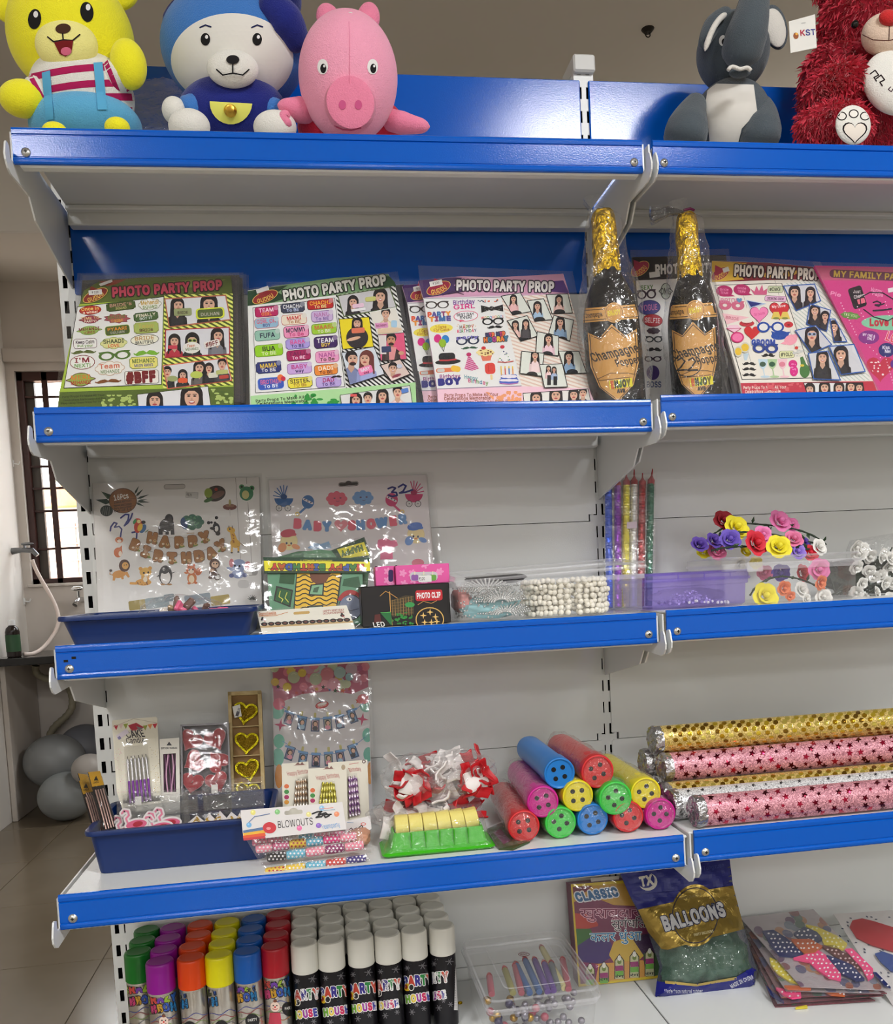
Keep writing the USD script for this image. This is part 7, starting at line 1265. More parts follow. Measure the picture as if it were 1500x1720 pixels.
# gold heart tealights in a wooden frame
pk = Plane(at(388, 1385, Y=-.10), at(446, 1380, Y=-.10), at(383, 1163, Y=-.05)); WD = M('pale_wood', (206, 184, 130), .5, mottle=(60, (190, 164, 108)))
t = thing('heart_candle_box', 'tall pale wooden frame of gold heart tea lights with a price sticker', 'candle pack', at(412, 1280, Y=-.08)); plate(t, 'backing', pk.move(-.014), [(383, 1163), (438, 1160), (447, 1380), (389, 1385)], .002, M('brown_card', (160, 124, 74), .6))
for q in ([(382.5, 1162), (388, 1162), (395, 1385), (389, 1386)], [(432.5, 1160), (438.5, 1160), (447, 1380), (441, 1381)], [(383, 1162), (438.5, 1159.5), (438.7, 1166), (383.4, 1168.5)]): plate(t, 'frame_rail', pk, q, .014, WD)
for y in (1219, 1268, 1314): plate(t, 'divider', pk, [(388+(y-1165)*.03, y+1.5), (434+(y-1165)*.04, y-1), (434+(y-1165)*.04, y+.6), (388+(y-1165)*.03, y+3)], .012, WD)
GT = M('gold_tin', (214, 200, 30), .2, .85, bump=(260, .003))
for k, (x, y, r) in enumerate(((412, 1196, 8), (414, 1246, 2), (416, 1292, -14), (416, 1330, 6))):
    h_ = heart(x, y, 19.5, r).buffer(1.2); cd = plate(t, 'tea_light', pk.move(-.006), h_.simplify(.2), .007, M('gold_wax', (170, 138, 30), .3, .6, bump=(300, .006))); plate(cd, 'tin_rim', pk.move(-.002), Polygon(h_.simplify(.2).exterior, [h_.buffer(-3.4).simplify(.2).exterior]), .009, GT)
plate(t, 'price_sticker', pk.move(.0012), [(390, 1187), (403, 1183), (406, 1203), (394, 1206)], .0004, CARD); a = Art(); a.rect(399, 1199, 8, 5, (60, 56, 66), -72); a.text('\u20b9135', 401, 1193, 3.6, (90, 90, 100), -72, w=9); a.lay(t, pk.move(.0014))
# gold-black fringe sachets at the left end
for k, (q, lb) in enumerate((([(131, 1299), (147, 1301), (182, 1405), (166, 1407)], 'rear left of three narrow gold topped candle sachets'), ([(133, 1312), (149, 1306), (178, 1402), (160, 1406)], 'middle one of three narrow gold topped candle sachets'), ([(148, 1297), (168, 1295), (197, 1392), (176, 1400)], 'front right of three narrow gold topped candle sachets'))):
    Yb = -.215-.012*k; pk = Plane(at(*q[3], Y=Yb), at(*q[2], Y=Yb+.02), at(*q[0], Y=Yb+.05)); t = thing('candle_sachet', lb+' in the tray', 'candle pack', at(*q[3], Y=Yb), group='narrow candle sachets'); plate(t, 'backing_card', pk, q, .0012, M('sachet_dark', (36, 30, 28), .4)); a = Art(); m1, m2 = quad(q, 0, .24), quad(q, 1, .24); a.poly([q[0], q[1], m2, m1], (186, 140, 30)); x, y = quad(q, .5, .12); a.poly([(x-4, y+3), (x, y-5), (x+4, y+3)], (40, 34, 30)); a.text('CANDLE', x, y+6, 3, (60, 40, 20), -10, w=10)
    a.lay(t, pk)
    for j in range(4): p1, p0 = pk.at([quad(q, .2+.2*j, .3)], .003)[0], pk.at([quad(q, .2+.2*j, .95)], .003)[0]; obj('candle', tube([p1, (p0+p1)/2+(0, 0, .001), p0], .0014, 6), M('champagne_candle', (170, 140, 130), .25, .6), t, smooth=True)
    sheath(t, pk.move(.0008), *[tuple(x) for x in q], LILAC, .005, .003, 60+k, n=(8, 16), back=.001)
# flamingo and crown candle packs
pk = Plane(at(200, 1400, Y=-.245), at(318, 1390, Y=-.245), at(206, 1340, Y=-.165)); t = thing('candle_pack', 'clear pack of pink and white flamingo candles at the front of the tray', 'candle pack', at(258, 1390, Y=-.24)); a = CArt(120, 1180, 4.412)
g = np.random.default_rng(5)
for k, (x, y, fl_) in enumerate(((470, 880, 1), (500, 925, -1), (655, 900, 1), (715, 870, 1), (410, 930, 1))):
    nk = LineString([(x+fl_*-52, y+14), (x-fl_*66, y-20), (x-fl_*44, y-44), (x-fl_*52, y-74), (x-fl_*80, y-78), (x-fl_*96, y-58)]).buffer(13); bd = ell(x+fl_*12, y+24, 84, 40, -10*fl_)
    mdl = unary_union([nk.buffer(7), bd.buffer(8)]); cd = plate(t, 'candle', pk.move(.006-.002*k), AF.affine_transform(mdl.simplify(1), [1/4.412, 0, 0, 1/4.412, 120, 1180]), .003, M('candle_white', (236, 230, 228), .4)); b_ = CArt(120, 1180, 4.412); b_.add(nk.buffer(-6), (232, 130, 160)); b_.add(bd.buffer(-6), (226, 100, 140)); b_.ell(x+fl_*22, y+20, 38, 20, (180, 20, 50), -14*fl_); b_.ell(x-fl_*78, y-72, 6, 6, (20, 18, 20)); b_.lay(cd, pk.move(.006-.002*k))
sheath(t, pk.move(.008), (196, 1345), (316, 1330), (320, 1392), (196, 1402), CRINK, .004, .003, 70, back=.012)
t = thing('candle_pack', 'clear pack of white and gold crown candles at the front of the tray', 'candle pack', at(370, 1380, Y=-.24)); pk = Plane(at(310, 1390, Y=-.225), at(440, 1380, Y=-.225), at(312, 1335, Y=-.145))
cr_ = Polygon([(845, 905), (930, 835), (985, 880), (1020, 818), (1065, 865), (1100, 802), (1150, 855), (1185, 810), (1230, 845), (1250, 812), (1270, 880), (1270, 930), (850, 940)]); cd = plate(t, 'candle', pk.move(.004), AF.affine_transform(cr_, [1/4.412, 0, 0, 1/4.412, 120, 1180]), .004, M('candle_white', (0, 0, 0))); b_ = CArt(120, 1180, 4.412)
for x, y in ((930, 870), (1010, 870), (1090, 850), (1185, 862), (1240, 862)): splats(b_, Polygon([(x, y-28), (x-40, y+30), (x+40, y+30)]), (190, 150, 40), 26, 5, 10, int(x)); splats(b_, Polygon([(x, y-20), (x-30, y+30), (x+30, y+30)]), (120, 90, 30), 9, 3, 6, int(x)+1)
b_.lay(cd, pk.move(.004)); sheath(t, pk.move(.006), (308, 1332), (442, 1318), (444, 1384), (310, 1394), CRINK, .004, .003, 71, back=.012)
for k, (q, lb) in enumerate((([(206, 1336), (330, 1322), (334, 1362), (208, 1376)], 'left empty looking clear candle pack behind the flamingos'), ([(338, 1312), (442, 1304), (446, 1352), (342, 1362)], 'right clear candle pack in front of the gold hearts'))):
    pk = Plane(at(*q[3], Y=-.18), at(*q[2], Y=-.18), at(*q[0], Y=-.125)); t = thing('candle_pack', lb, 'candle pack', at(*q[3], Y=-.18)); a = Art(); x, y = quad(q, .2, .3); a.rect(x, y, 12, 8, (222, 218, 214), -4, 1); plate(t, 'price_sticker', pk, [(x-5, y-7), (x+6, y-8), (x+6, y+6), (x-5, y+7)], .0004, CARD)
    plate(t, 'inner_tray', pk.move(-.010), [quad(q, .02, .5), quad(q, .98, .5), quad(q, .98, 1), quad(q, .02, 1)], .002, CLEARB); sheath(t, pk.move(.001), *q, CRINK, .006, .004, 73+k, back=.012)
# poster pack with photo garland
pk = Plane(at(464, 1400, Y=-.05), at(625, 1395, Y=-.05), at(458, 1125, Y=-.009)); a = CArt(440, 1110, 5.93)
a.poly([(104, 40), (1052, -10), (1110, 1700), (130, 1740)], (216, 212, 214)); top = Polygon([(104, 30), (1050, -20), (1060, 260), (900, 330), (700, 300), (400, 330), (220, 400), (118, 450)]); a.add(top, (190, 96, 124)); g = np.random.default_rng(8)
for k in range(44):
    x, y = 110+930*g.random(), 30+230*g.random(); r = 30+34*g.random(); a.add(ell(x, y, r, r).intersection(top.buffer(20)), [(226, 130, 150), (196, 206, 170), (210, 150, 170), (190, 206, 206), (226, 196, 90), (236, 170, 180), (190, 100, 140)][k % 7])
for x, y, r, c in ((318, 165, 60, (190, 196, 160)), (400, 120, 42, (226, 196, 70)), (535, 180, 62, (190, 200, 170)), (650, 130, 66, (214, 130, 140)), (715, 235, 66, (226, 160, 176)), (775, 115, 60, (170, 196, 190)), (890, 80, 60, (206, 180, 190)), (870, 160, 40, (150, 190, 196)), (250, 262, 44, (230, 200, 70)), (130, 210, 40, (226, 190, 80))): a.ell(x, y, r, r, c); a.line([(x-r*.4, y-r*.5), (x, y-r*.7), (x+r*.4, y-r*.5)], 5, tuple(min(255, c_+24) for c_ in c))
for x, y, r, c in ((160, 258, 24, (40, 60, 50)), (345, 320, 26, (206, 90, 90)), (408, 318, 20, (170, 40, 60)), (545, 282, 26, (220, 170, 60)), (610, 262, 24, (40, 70, 56)), (675, 290, 16, (70, 110, 180)), (730, 298, 26, (30, 90, 60)), (805, 298, 30, (210, 90, 40)), (870, 282, 20, (170, 40, 40)), (960, 400, 34, (210, 80, 60))): a.add(star(x, y, r, .42, 5, 8), c)
for x, y, rx, ry, c in ((150, 500, 70, 80, (120, 190, 170)), (170, 800, 56, 70, (110, 196, 170)), (160, 960, 60, 90, (120, 190, 170)), (1035, 450, 60, 60, (130, 190, 170)), (1050, 740, 50, 70, (110, 190, 170)), (1060, 930, 50, 70, (110, 180, 160)), (170, 430, 60, 60, (220, 100, 130)), (1010, 380, 60, 50, (220, 110, 120)), (170, 1150, 40, 120, (226, 150, 70)), (1075, 1120, 30, 110, (226, 160, 90))): a.add(ell(x, y, rx, ry).intersection(Polygon([(104, 30), (1050, -20), (1100, 1700), (130, 1740)])), c)
a.ell(598, 440, 68, 36, (170, 30, 40), -14); a.ell(598, 440, 60, 28, (206, 60, 60), -14); a.ell(600, 430, 50, 14, (236, 226, 220), -14); a.line([(560, 370), (590, 410), (630, 395)], 8, (110, 140, 160)); a.text('GUDDU', 600, 446, 17, (240, 226, 210), -14, w=80)
for x, y in ((185, 640), (1000, 580)): a.add(star(x, y, 66, .28, 4, 8), (190, 50, 100))
for L_, yb in (([(200, 450), (330, 535), (470, 572), (640, 580), (800, 560), (930, 490), (1010, 420)], 0), ([(205, 800), (330, 880), (470, 930), (640, 940), (800, 905), (930, 840), (1040, 750)], 1)):
    a.line(L_, 5, (70, 130, 190))
    for k, (x, y, r) in enumerate(((270, 570, 18), (400, 620, 10), (530, 635, 2), (655, 625, -4), (772, 605, -10), (900, 550, -20))):
        y += 350*yb; x += 8*yb; a.add(rrect(x+r*-.4, y-88, 24, 60, 8, r), (196, 186, 110)); a.rect(x, y, 84, 140, (60, 84, 120), r); a.rect(x, y-58, 96, 22, (100, 150, 200), r); a.rect(x, y+8, 62, 96, [(150, 130, 150), (110, 150, 190), (190, 150, 160), (170, 170, 140)][k % 4], r); a.ell(x, y-8, 26, 30, (40, 30, 30), r); a.ell(x+2, y-4, 18, 22, (220, 176, 150), r); a.ell(x, y+38, 26, 22, [(226, 150, 170), (170, 200, 220), (60, 60, 70)][k % 3], r)
t = pack('colourful photo garland poster pack hanging down behind three candle cards', pk, [(457.5, 1118), (617, 1110), (627, 1398), (463, 1402)], (206, 200, 204), a, ((455, 1116), (622, 1108), (632, 1396), (460, 1402)), 80, cat='banner pack', name='banner_pack', group=None, th=.002)
# three spiral candle cards
def candle_card(lb, q, art, bl, cols, Y, seed, n=6):
    pk = Plane(at(*q[3], Y=Y), at(*q[2], Y=Y), at(*q[0], Y=Y+.03)); t = pack(lb, pk, q, (226, 220, 202), art, None, cat='candle pack', name='candle_card', group='spiral candle cards', th=.0012)
    for k in range(n):
        u = (k+.5)/n; p1 = pk.at([quad(bl, u*.9+.05, .06+.05*(k % 2))], .004)[0]; p0 = pk.at([quad(bl, u, 1)], .004)[0]; m_ = between([(0, 0)]+[(.0021, v) for v in np.linspace(0, 1, 26)]+[(0, 1)], p0, p1, 12)
        ax = (p1-p0)/np.linalg.norm(p1-p0); h_ = (m_.vertices-p0) @ ax; d_ = m_.vertices-p0-np.outer(h_, ax); e1, e2, _ = frame_of(ax); ph = np.arctan2(d_ @ e2, d_ @ e1); s_ = np.sin(ph+h_*620)
        m_.vertices += d_*(.16*s_)[:, None]; c_ = np.where(s_[:, None] > .1, lin(cols[0]), lin(cols[1])); obj('candle', m_, tinted('spiral_wax', .25, .5), t, col=c_)
    sheath(t, pk.move(.001), bl[0], bl[1], bl[2], bl[3], LILAC, .007, .001, seed, name='blister', n=(8, 12), back=.0004); return t
def ccart(x, y, r=0):
    a = CArt(440, 1110, 5.93); a.line([(x-50, y-70), (x+60, y-76)], 3, (150, 60, 60)); a.poly([(x-40, y-75), (x-10, y-100), (x+10, y-80), (x+30, y-104), (x+50, y-76)], (130, 90, 80)); a.text('Happy Birthday', x, y, 44, (170, 50, 50), -8, w=230, shear=.3, bold=0); return a
a = ccart(370, 1110)
for y, c in ((1250, (220, 110, 60)), (1305, (60, 140, 60)), (1358, (170, 30, 90)), (1408, (220, 150, 40))): a.ell(245, y, 24, 22, c)
candle_card('spiral candle card with bronze candles, left of three', [(473, 1283), (518, 1279), (522, 1392), (476, 1394)], a, [(497, 1306), (516, 1305), (518, 1352), (493, 1354)], ((150, 120, 90), (206, 196, 180)), -.135, 91, 5)
a = CArt(440, 1110, 5.93); a.text('Birthday', 930, 1080, 40, (170, 50, 50), -8, w=120, shear=.3, bold=0); a.ell(1015, 1003, 18, 18, (90, 60, 50)); a.ell(1015, 1003, 10, 10, (226, 220, 210)); a.line([(870, 1030), (960, 1015)], 6, (200, 120, 110))
candle_card('spiral candle card with purple and silver candles, right of three', [(551, 1281), (617, 1276), (621, 1378), (556, 1384)], a, [(584, 1300), (600, 1298), (606, 1368), (586, 1372)], ((110, 60, 120), (226, 210, 220)), -.14, 92, 4)
a = ccart(660, 1150)
for y, c in ((1290, (220, 110, 60)), (1342, (60, 140, 60)), (1392, (170, 30, 90))): a.ell(505, y, 24, 22, c)
a.ell(810, 1060, 20, 26, (170, 150, 120)); candle_card('spiral candle card with olive gold candles, middle and frontmost of three', [(517, 1291), (582, 1288), (584, 1392), (520, 1394)], a, [(541, 1311), (562, 1311), (568, 1356), (534, 1358)], ((150, 140, 30), (214, 206, 110)), -.155, 93, 6)
# blowout bags
def horns(t, rows):
    for (x0, y0, x1, y1, Y, r, cols) in rows:
        n = len(cols)
        for k in range(n):
            p0, p1 = at(x0+(x1-x0)*k/n, y0+(y1-y0)*k/n, Y=Y), at(x0+(x1-x0)*(k+.96)/n, y0+(y1-y0)*(k+.96)/n, Y=Y); m_ = between([(0, 0), (r*.8, 0), (r, .1), (r, .9), (r*.8, 1), (0, 1)], p0, p1, 18); h_ = obj('paper_horn', m_, M('horn_%d%d%d' % cols[k], cols[k], .45), t, smooth=40)
            a = Art(); s_ = sil(m_, 1); b = s_.bounds
            for i in range(5):
                for j in range(3): a.add(ell(b[0]+3+i*6.6+(j % 2)*3, b[1]+2+j*5.4, 1.7, 1.7, n=4).intersection(s_), (236, 232, 232) if cols[k] != (230, 190, 50) else (176, 30, 40))
            if a.it: a.lay(h_, Surf(m_), 'dots', seg=4, base=.0005)
BK, AQ, PK_, MG, YE = (26, 24, 28), (100, 180, 206), (236, 140, 160), (140, 24, 96), (230, 190, 50)
t = thing('blowout_bag', 'BLOWOUTS header bag of polka dot paper horns at the tray end', 'party horn bag', at(520, 1440, Y=-.28)); horns(t, [(449, 1441, 612, 1419, -.292, .0066, (BK, AQ, PK_, MG, PK_)), (430, 1426, 600, 1404, -.275, .0068, (PK_, (200, 90, 130), YE, AQ, (226, 60, 130), PK_)), (424, 1415, 580, 1402, -.262, .006, ((226, 110, 140), PK_, (200, 190, 190), AQ, PK_, (226, 130, 160)))])
pk = Plane(at(408, 1412, Y=-.293), at(580, 1392, Y=-.293), at(405, 1362, Y=-.283)); HQ = [(404, 1361), (575, 1347), (582, 1393), (409, 1412)]
hd_ = Polygon(HQ).difference(AF.rotate(unary_union([rrect(493, 1364.5, 31, 7, 3), ell(493, 1361, 7, 4)]), -5)); plate(t, 'header_card', pk, hd_, .001, M('header_white', (226, 222, 220), .45)); a = CArt(390, 1080, 3.19)
a.text('BLOWOUTS', 338, 964, 34, (70, 64, 66), -6, w=192, bold=0, vs=1.1)
for x, y, c in ((242, 905, (140, 200, 130)), (112, 908, (236, 226, 130)), (463, 978, (150, 110, 200)), (360, 992, (236, 120, 170)), (560, 917, (240, 150, 110)), (480, 885, (150, 200, 236)), (410, 918, (236, 226, 150)), (90, 975, (120, 180, 226))): a.ell(x, y, 14, 14, c); a.ell(x-3, y-4, 5, 5, tuple(min(255, v+30) for v in c))
for k, c in enumerate(((90, 120, 160), (236, 180, 60), (226, 90, 50), (200, 60, 70))): a.poly([(58, 1005+k*14), (175, 985+k*16), (180, 1001+k*16), (60, 1019+k*14)], c)
a.ell(200, 990, 36, 30, (206, 50, 60)); a.add(ell(195, 994, 12, 8), (236, 150, 150)); a.text('Teamparty', 530, 978, 26, (120, 170, 220), -8, w=100, shear=.3, bold=0); a.line([(90, 960), (120, 930), (150, 925), (200, 915)], 4, (110, 130, 170)); a.line([(470, 890), (540, 882)], 3, (230, 150, 130)); a.line([(490, 898), (550, 892)], 3, (150, 180, 200))
a.add(LineString([(430, 915), (455, 905), (480, 903), (462, 918), (490, 915), (480, 930), (450, 935), (470, 920), (500, 910), (520, 925), (500, 935), (490, 920), (530, 918)]).buffer(4), (22, 20, 22)); a.lay(t, pk, clip=hd_)
sheath(t, Plane(at(425, 1450, Y=-.298), at(612, 1425, Y=-.298), at(420, 1400, Y=-.285)), (412, 1408), (606, 1390), (616, 1428), (440, 1456), CRINK, .006, .004, 95, back=.02)
t = thing('blowout_bag', 'second blowout bag lying flat below the header bag, printed yellow and red', 'party horn bag', at(520, 1458, Z=Z4)); horns(t, [(446, 1464, 616, 1441, -.316, .0052, (YE, (236, 200, 60), AQ, (206, 60, 50), (60, 40, 120)))])
sheath(t, Plane(at(446, 1468, Y=-.323), at(616, 1446, Y=-.323), at(446, 1452, Y=-.315)), (440, 1454), (620, 1432), (622, 1446), (444, 1470), CRINK, .003, .002, 96, back=.012)
t = thing('blowout_bag', 'third blowout bag, its white header marked 302 in pen', 'party horn bag', at(600, 1400, Y=-.23)); pk = Plane(at(582, 1403, Y=-.235), at(622, 1393, Y=-.235), at(580, 1378, Y=-.225)); plate(t, 'header_card', pk, [(578, 1380), (622, 1370), (624, 1392), (612, 1402), (582, 1404)], .001, M('header_white', (0, 0, 0)))
a = CArt(440, 1110, 5.93); a.add(LineString([(870, 1680), (890, 1665), (905, 1680), (885, 1690), (910, 1695), (890, 1706), (860, 1700)]).buffer(4), (24, 22, 24)); a.add(LineString([(925, 1670), (945, 1665), (950, 1690), (930, 1700), (920, 1680)]).buffer(4), (24, 22, 24)); a.add(LineString([(965, 1660), (990, 1640), (1005, 1650), (975, 1690), (1030, 1680)]).buffer(4), (24, 22, 24)); a.ell(1010, 1625, 26, 16, (220, 90, 80)); a.ell(1010, 1625, 18, 10, (226, 222, 220)); a.line([(850, 1610), (910, 1612)], 4, (130, 160, 190)); a.lay(t, pk)
obj('bag_body', bagblob(at(603, 1408, Y=-.235)+(0, 0, .004), (.018, .03, .012), 98, sub=3), M('party_mix', (206, 150, 120), .5), t, smooth=True)
# red and white bow bundles
RB, WB = M('red_ribbon', (190, 24, 34), .4), M('white_ribbon', (232, 226, 222), .5); g = np.random.default_rng(31)
for k, (cx, cy, Y, rx, rz, lb) in enumerate(((738, 1303, -.205, .088, .036, 'crinkled clear bag of red and white bows, upper of two behind the green tray'), (720, 1362, -.215, .088, .022, 'crinkled clear bag of red and white bows, lower of two behind the green tray'))):
    c = at(cx, cy, Y=Y); t = thing('bow_bag', lb, 'bow bag', c); 
    for j in range(70 if k == 0 else 44):
        u = g.uniform(-1, 1, 3); p = c+u*np.array([rx*.82, .045, rz*.7]); red = (abs(u[0]+.45) < .3 or u[0] > .5) and g.random() < .75; m_ = cbox(-.017, .017, -.010, .010, -.0018, .0018, .001).subdivide().subdivide(); m_.vertices[:, 2] += .005*np.sin(m_.vertices[:, 0]*150+j)+.004*np.sin(m_.vertices[:, 1]*200+j); m_.apply_transform(trimesh.transformations.random_rotation_matrix(g.random(3))); m_.apply_translation(p); obj('ribbon', m_, RB if red else WB, t, smooth=60)
    if k == 0:
        for (x, y) in ((693, 1318), (800, 1310)):
            p = at(x, y, Y=-.255); m_ = cbox(-.019, .019, -.002, .002, -.016, .016, .001).subdivide().subdivide(); m_.vertices[:, 1] += .005*np.sin(m_.vertices[:, 0]*120)+.004*np.sin(m_.vertices[:, 2]*170); m_.apply_transform(trimesh.transformations.rotation_matrix(.35 if x < 750 else -.2, [0, 1, 0])); m_.apply_translation(p); obj('bow_card', m_, WB, t, smooth=60)
            for q in range(9):
                a_ = q*.7+g.random()*.3; m_ = cbox(-.015, .015, -.008, .008, -.0015, .0015, .001).subdivide().subdivide(); m_.vertices[:, 2] += .006*np.sin(m_.vertices[:, 0]*160+q)+.004*np.sin(m_.vertices[:, 1]*240); m_.apply_transform(trimesh.transformations.random_rotation_matrix(g.random(3))); m_.apply_translation(p+np.array([.020*math.cos(a_), .004-.006*g.random(), .019*math.sin(a_)])); obj('bow_loop', m_, RB, t, smooth=60)
    obj('film', bagblob(c, (rx*1.03, .056, rz*1.0), 110+k, amp=.2, sub=5, flat=Z4+.001), film('bow_wrap', haze=.09, bscale=70, bdist=.012, rough=.1, base=.11), t, smooth=True)
# green tray of yellow rolls
t = thing('roll_tray', 'green plastic tray of six pale yellow rolls in clear wrap', 'tray', (.525, -.27, Z4)); GP = M('lime_plastic', (60, 176, 20), .3); YP = M('pale_yellow_paper', (240, 224, 120), .55)
L = [rloop(.446, .606, -.314, -.246, Z4+.0005, .006), rloop(.442, .611, -.318, -.24, Z4+.004, .008), rloop(.455, .600, -.308, -.240, Z4+.010, .006), rloop(.461, .595, -.302, -.236, Z4+.032, .005), rloop(.463, .593, -.299, -.239, Z4+.032, .004), rloop(.463, .593, -.299, -.239, Z4+.012, .004)]
obj('tray_body', loft(L), GP, t, smooth=30)
for k in range(6):
    x0 = .4655+k*.0213; m_ = between([(0, 0), (.016, 0), (.0172, .04), (.0172, .96), (.016, 1), (0, 1)], (x0, -.269, Z4+.0335), (x0+.0203, -.269, Z4+.0335+.0006*k), 28); obj('paper_roll', m_, YP, t, smooth=40)
    if k: obj('tray_rib', cbox(x0-.0012, x0+.0004, -.3098, -.300, Z4+.009, Z4+.0326, .0004), GP, t)
wl = [rloop(.444, .609, -.316, -.240, Z4+.002, .008, 8), rloop(.452, .603, -.309, -.236, Z4+.020, .010, 8), rloop(.456, .600, -.303, -.238, Z4+.042, .012, 8), rloop(.466, .592, -.288, -.250, Z4+.0535, .012, 8)]; m_ = loft(wl, False, True).subdivide().subdivide(); m_.vertices += np.random.default_rng(3).normal(size=3)*0+np.c_[vnoise(m_.vertices, 90, 5), vnoise(m_.vertices, 90, 6), vnoise(m_.vertices, 90, 7)]*.0014; obj('film', m_, CRINK, t, smooth=True)
t = thing('novelty_pack', 'flat dark green novelty pack lying between the green tray and red pump', 'pack', at(850, 1412, Z=Z4)); pk = Plane(at(828, 1412, Z=Z4+.004), at(880, 1408, Z=Z4+.004), at(845, 1380, Z=Z4+.006)); plate(t, 'backing_card', pk, [(818, 1392), (846, 1380), (890, 1412), (862, 1425), (838, 1424)], .003, M('olive_card', (60, 76, 40), .5)); a = Art(); a.poly([(828, 1398), (840, 1392), (858, 1412), (846, 1418)], (110, 50, 90)); a.line([(846, 1388), (876, 1412)], 3, (150, 150, 60)); a.lay(t, pk); sheath(t, pk.move(.001), (816, 1390), (848, 1378), (892, 1413), (836, 1426), CRINK, .003, .002, 99, back=.002)
# balloon pumps
PC = dict(red=(206, 40, 44), green=(60, 196, 70), blue=(24, 120, 200), magenta=(200, 24, 140), yellow=(226, 210, 30))
PU = [('red', 880, 1388, -.302, 'leftmost red pump on the bottom row of the pump pile', .0245), ('green', 942, 1386, -.300, 'green pump on the bottom row, second from the left', .0245), ('blue', 996, 1383, -.298, 'blue pump on the bottom row of the pump pile', .0245), ('red', 1056, 1378, -.302, 'red pump on the bottom row, next to the magenta one', .0245), ('magenta', 1110, 1372, -.304, 'magenta pump at the right end of the bottom row', .0245),
      ('magenta', 912, 1347, -.299, 'magenta pump on the second row, leftmost', .0245), ('yellow', 971, 1337, -.297, 'yellow pump in the middle of the pump pile', .0245), ('green', 1034, 1341, -.304, 'green pump on the second row of the pump pile', .0262), ('yellow', 1085, 1332, -.297, 'yellow pump at the right end of the second row', .0245), ('blue', 940, 1299, -.292, 'unwrapped blue pump with black nozzle on top of the pile', .0245), ('red', 1004, 1296, -.294, 'red pump on top of the pile, right of the blue one', .0262)]
for k, (c, x, y, Y, lb, r) in enumerate(PU):
    p0 = at(x, y, Y=Y); p0[2] = max(p0[2], Z4+r+.0006); p1 = p0+np.array([.012 if k in (0, 5) else .004*math.sin(k), .215, 0 if k < 5 else .001]); mt = M('pump_'+c, PC[c], .3); t = thing('balloon_pump', lb, 'balloon pump', p0, group='hand balloon pumps'); d_ = (p1-p0)/np.linalg.norm(p1-p0)
    bd = between([(0, .04), (r*.93, .04), (r*.93, .9), (r*.8, .97), (r*.4, 1), (0, 1)], p0, p1, 32); obj('barrel', bd, mt, t, smooth=40); cp = obj('end_cap', between([(0, .012), (r*.80, .010), (r*.84, .004), (r*.9, 0), (r*.97, .002), (r, .012), (r, .16), (r*.95, .17), (0, .17)], p0, p1, 40), mt, t, smooth=35)
    e1, e2, _ = frame_of(d_); a0_ = [.7, .2, .5, .3, .1, .6, .75, .15, .2, .6, .45][k]
    for j in range(4): g_ = a0_+j*np.pi/2; q = p0+(e1*math.cos(g_)+e2*math.sin(g_))*r*.42+d_*.0018; obj('air_hole', between([(0, 0), (.0037, 0), (.0037, 1), (0, 1)], q, q+d_*.004, 14), DARKH, cp)
    if c == 'blue' and k == 9: obj('nozzle', between([(0, 0), (r*.5, 0), (r*.45, .3), (r*.2, .5), (r*.16, 1), (0, 1)], p1-d_*.004, p1+d_*.03, 16), BLACKM, t, smooth=40)
    else:
        n, ns = 16, 26; V = []; zz = np.linspace(-.004, .235, n)
        for i in range(n):
            for j in range(ns):
                g_ = j/ns*2*np.pi; rr = r*(1.05+.05*math.sin(7*g_+zz[i]*60+k)+.05*math.sin(3*g_-zz[i]*90)); rr = rr*(.72 if i == 0 else (1 if i < n-2 else .55)); V.append(p0+d_*(zz[i]-(.003 if i == 0 else 0))+rr*(math.cos(g_)*e1+math.sin(g_)*e2))
        i = np.arange(n*ns).reshape(n, ns); j = np.roll(i, -1, 1); q = np.stack([i[:-1], j[:-1], j[1:], i[1:]], -1).reshape(-1, 4); V.append(p0-d_*.0075); F = np.vstack([q[:, [0, 1, 2]], q[:, [0, 2, 3]], np.c_[np.full(ns, len(V)-1), j[0], i[0]]]); obj('clear_wrap', (np.array(V), F), PUMPW, t, smooth=True)
# glitter paper rolls
def glitter(name, c, c2):
    if name in MATS: return MATS[name]
    MATS[name] = usdkit.material(stage, '/World/Looks/'+name, {'g': ('geometry', {}), 'v': ('voronoi_texture', {'scale': 620.0}), 'r': ('rgb_ramp', {'ramp': [(0, lin(c2)), (.35, lin(c)), (.62, lin(c)), (.8, lin(tuple(min(255, x+40) for x in c)))]}), 's': ('separate_color', {}), 'b': ('bump', {'strength': 1.0, 'distance': .0012}), 'p': ('principled_bsdf', {'metallic': .25, 'roughness': .36})},
        [('g.position', 'v.vector'), ('v.color', 's.color'), ('s.r', 'r.fac'), ('r.color', 'p.base_color'), ('s.g', 'b.height'), ('b.normal', 'p.normal')], surface='p.BSDF'); return MATS[name]
GG, GPK, GS = glitter('gold_glitter', (196, 170, 92), (150, 122, 52)), glitter('pink_glitter', (212, 146, 158), (160, 90, 104)), glitter('silver_glitter', (226, 226, 226), (150, 150, 152)); FOIL = M('silver_foil_end', (190, 190, 192), .22, .95, bump=(90, .006)); R_ = .0236; DZ = .7843
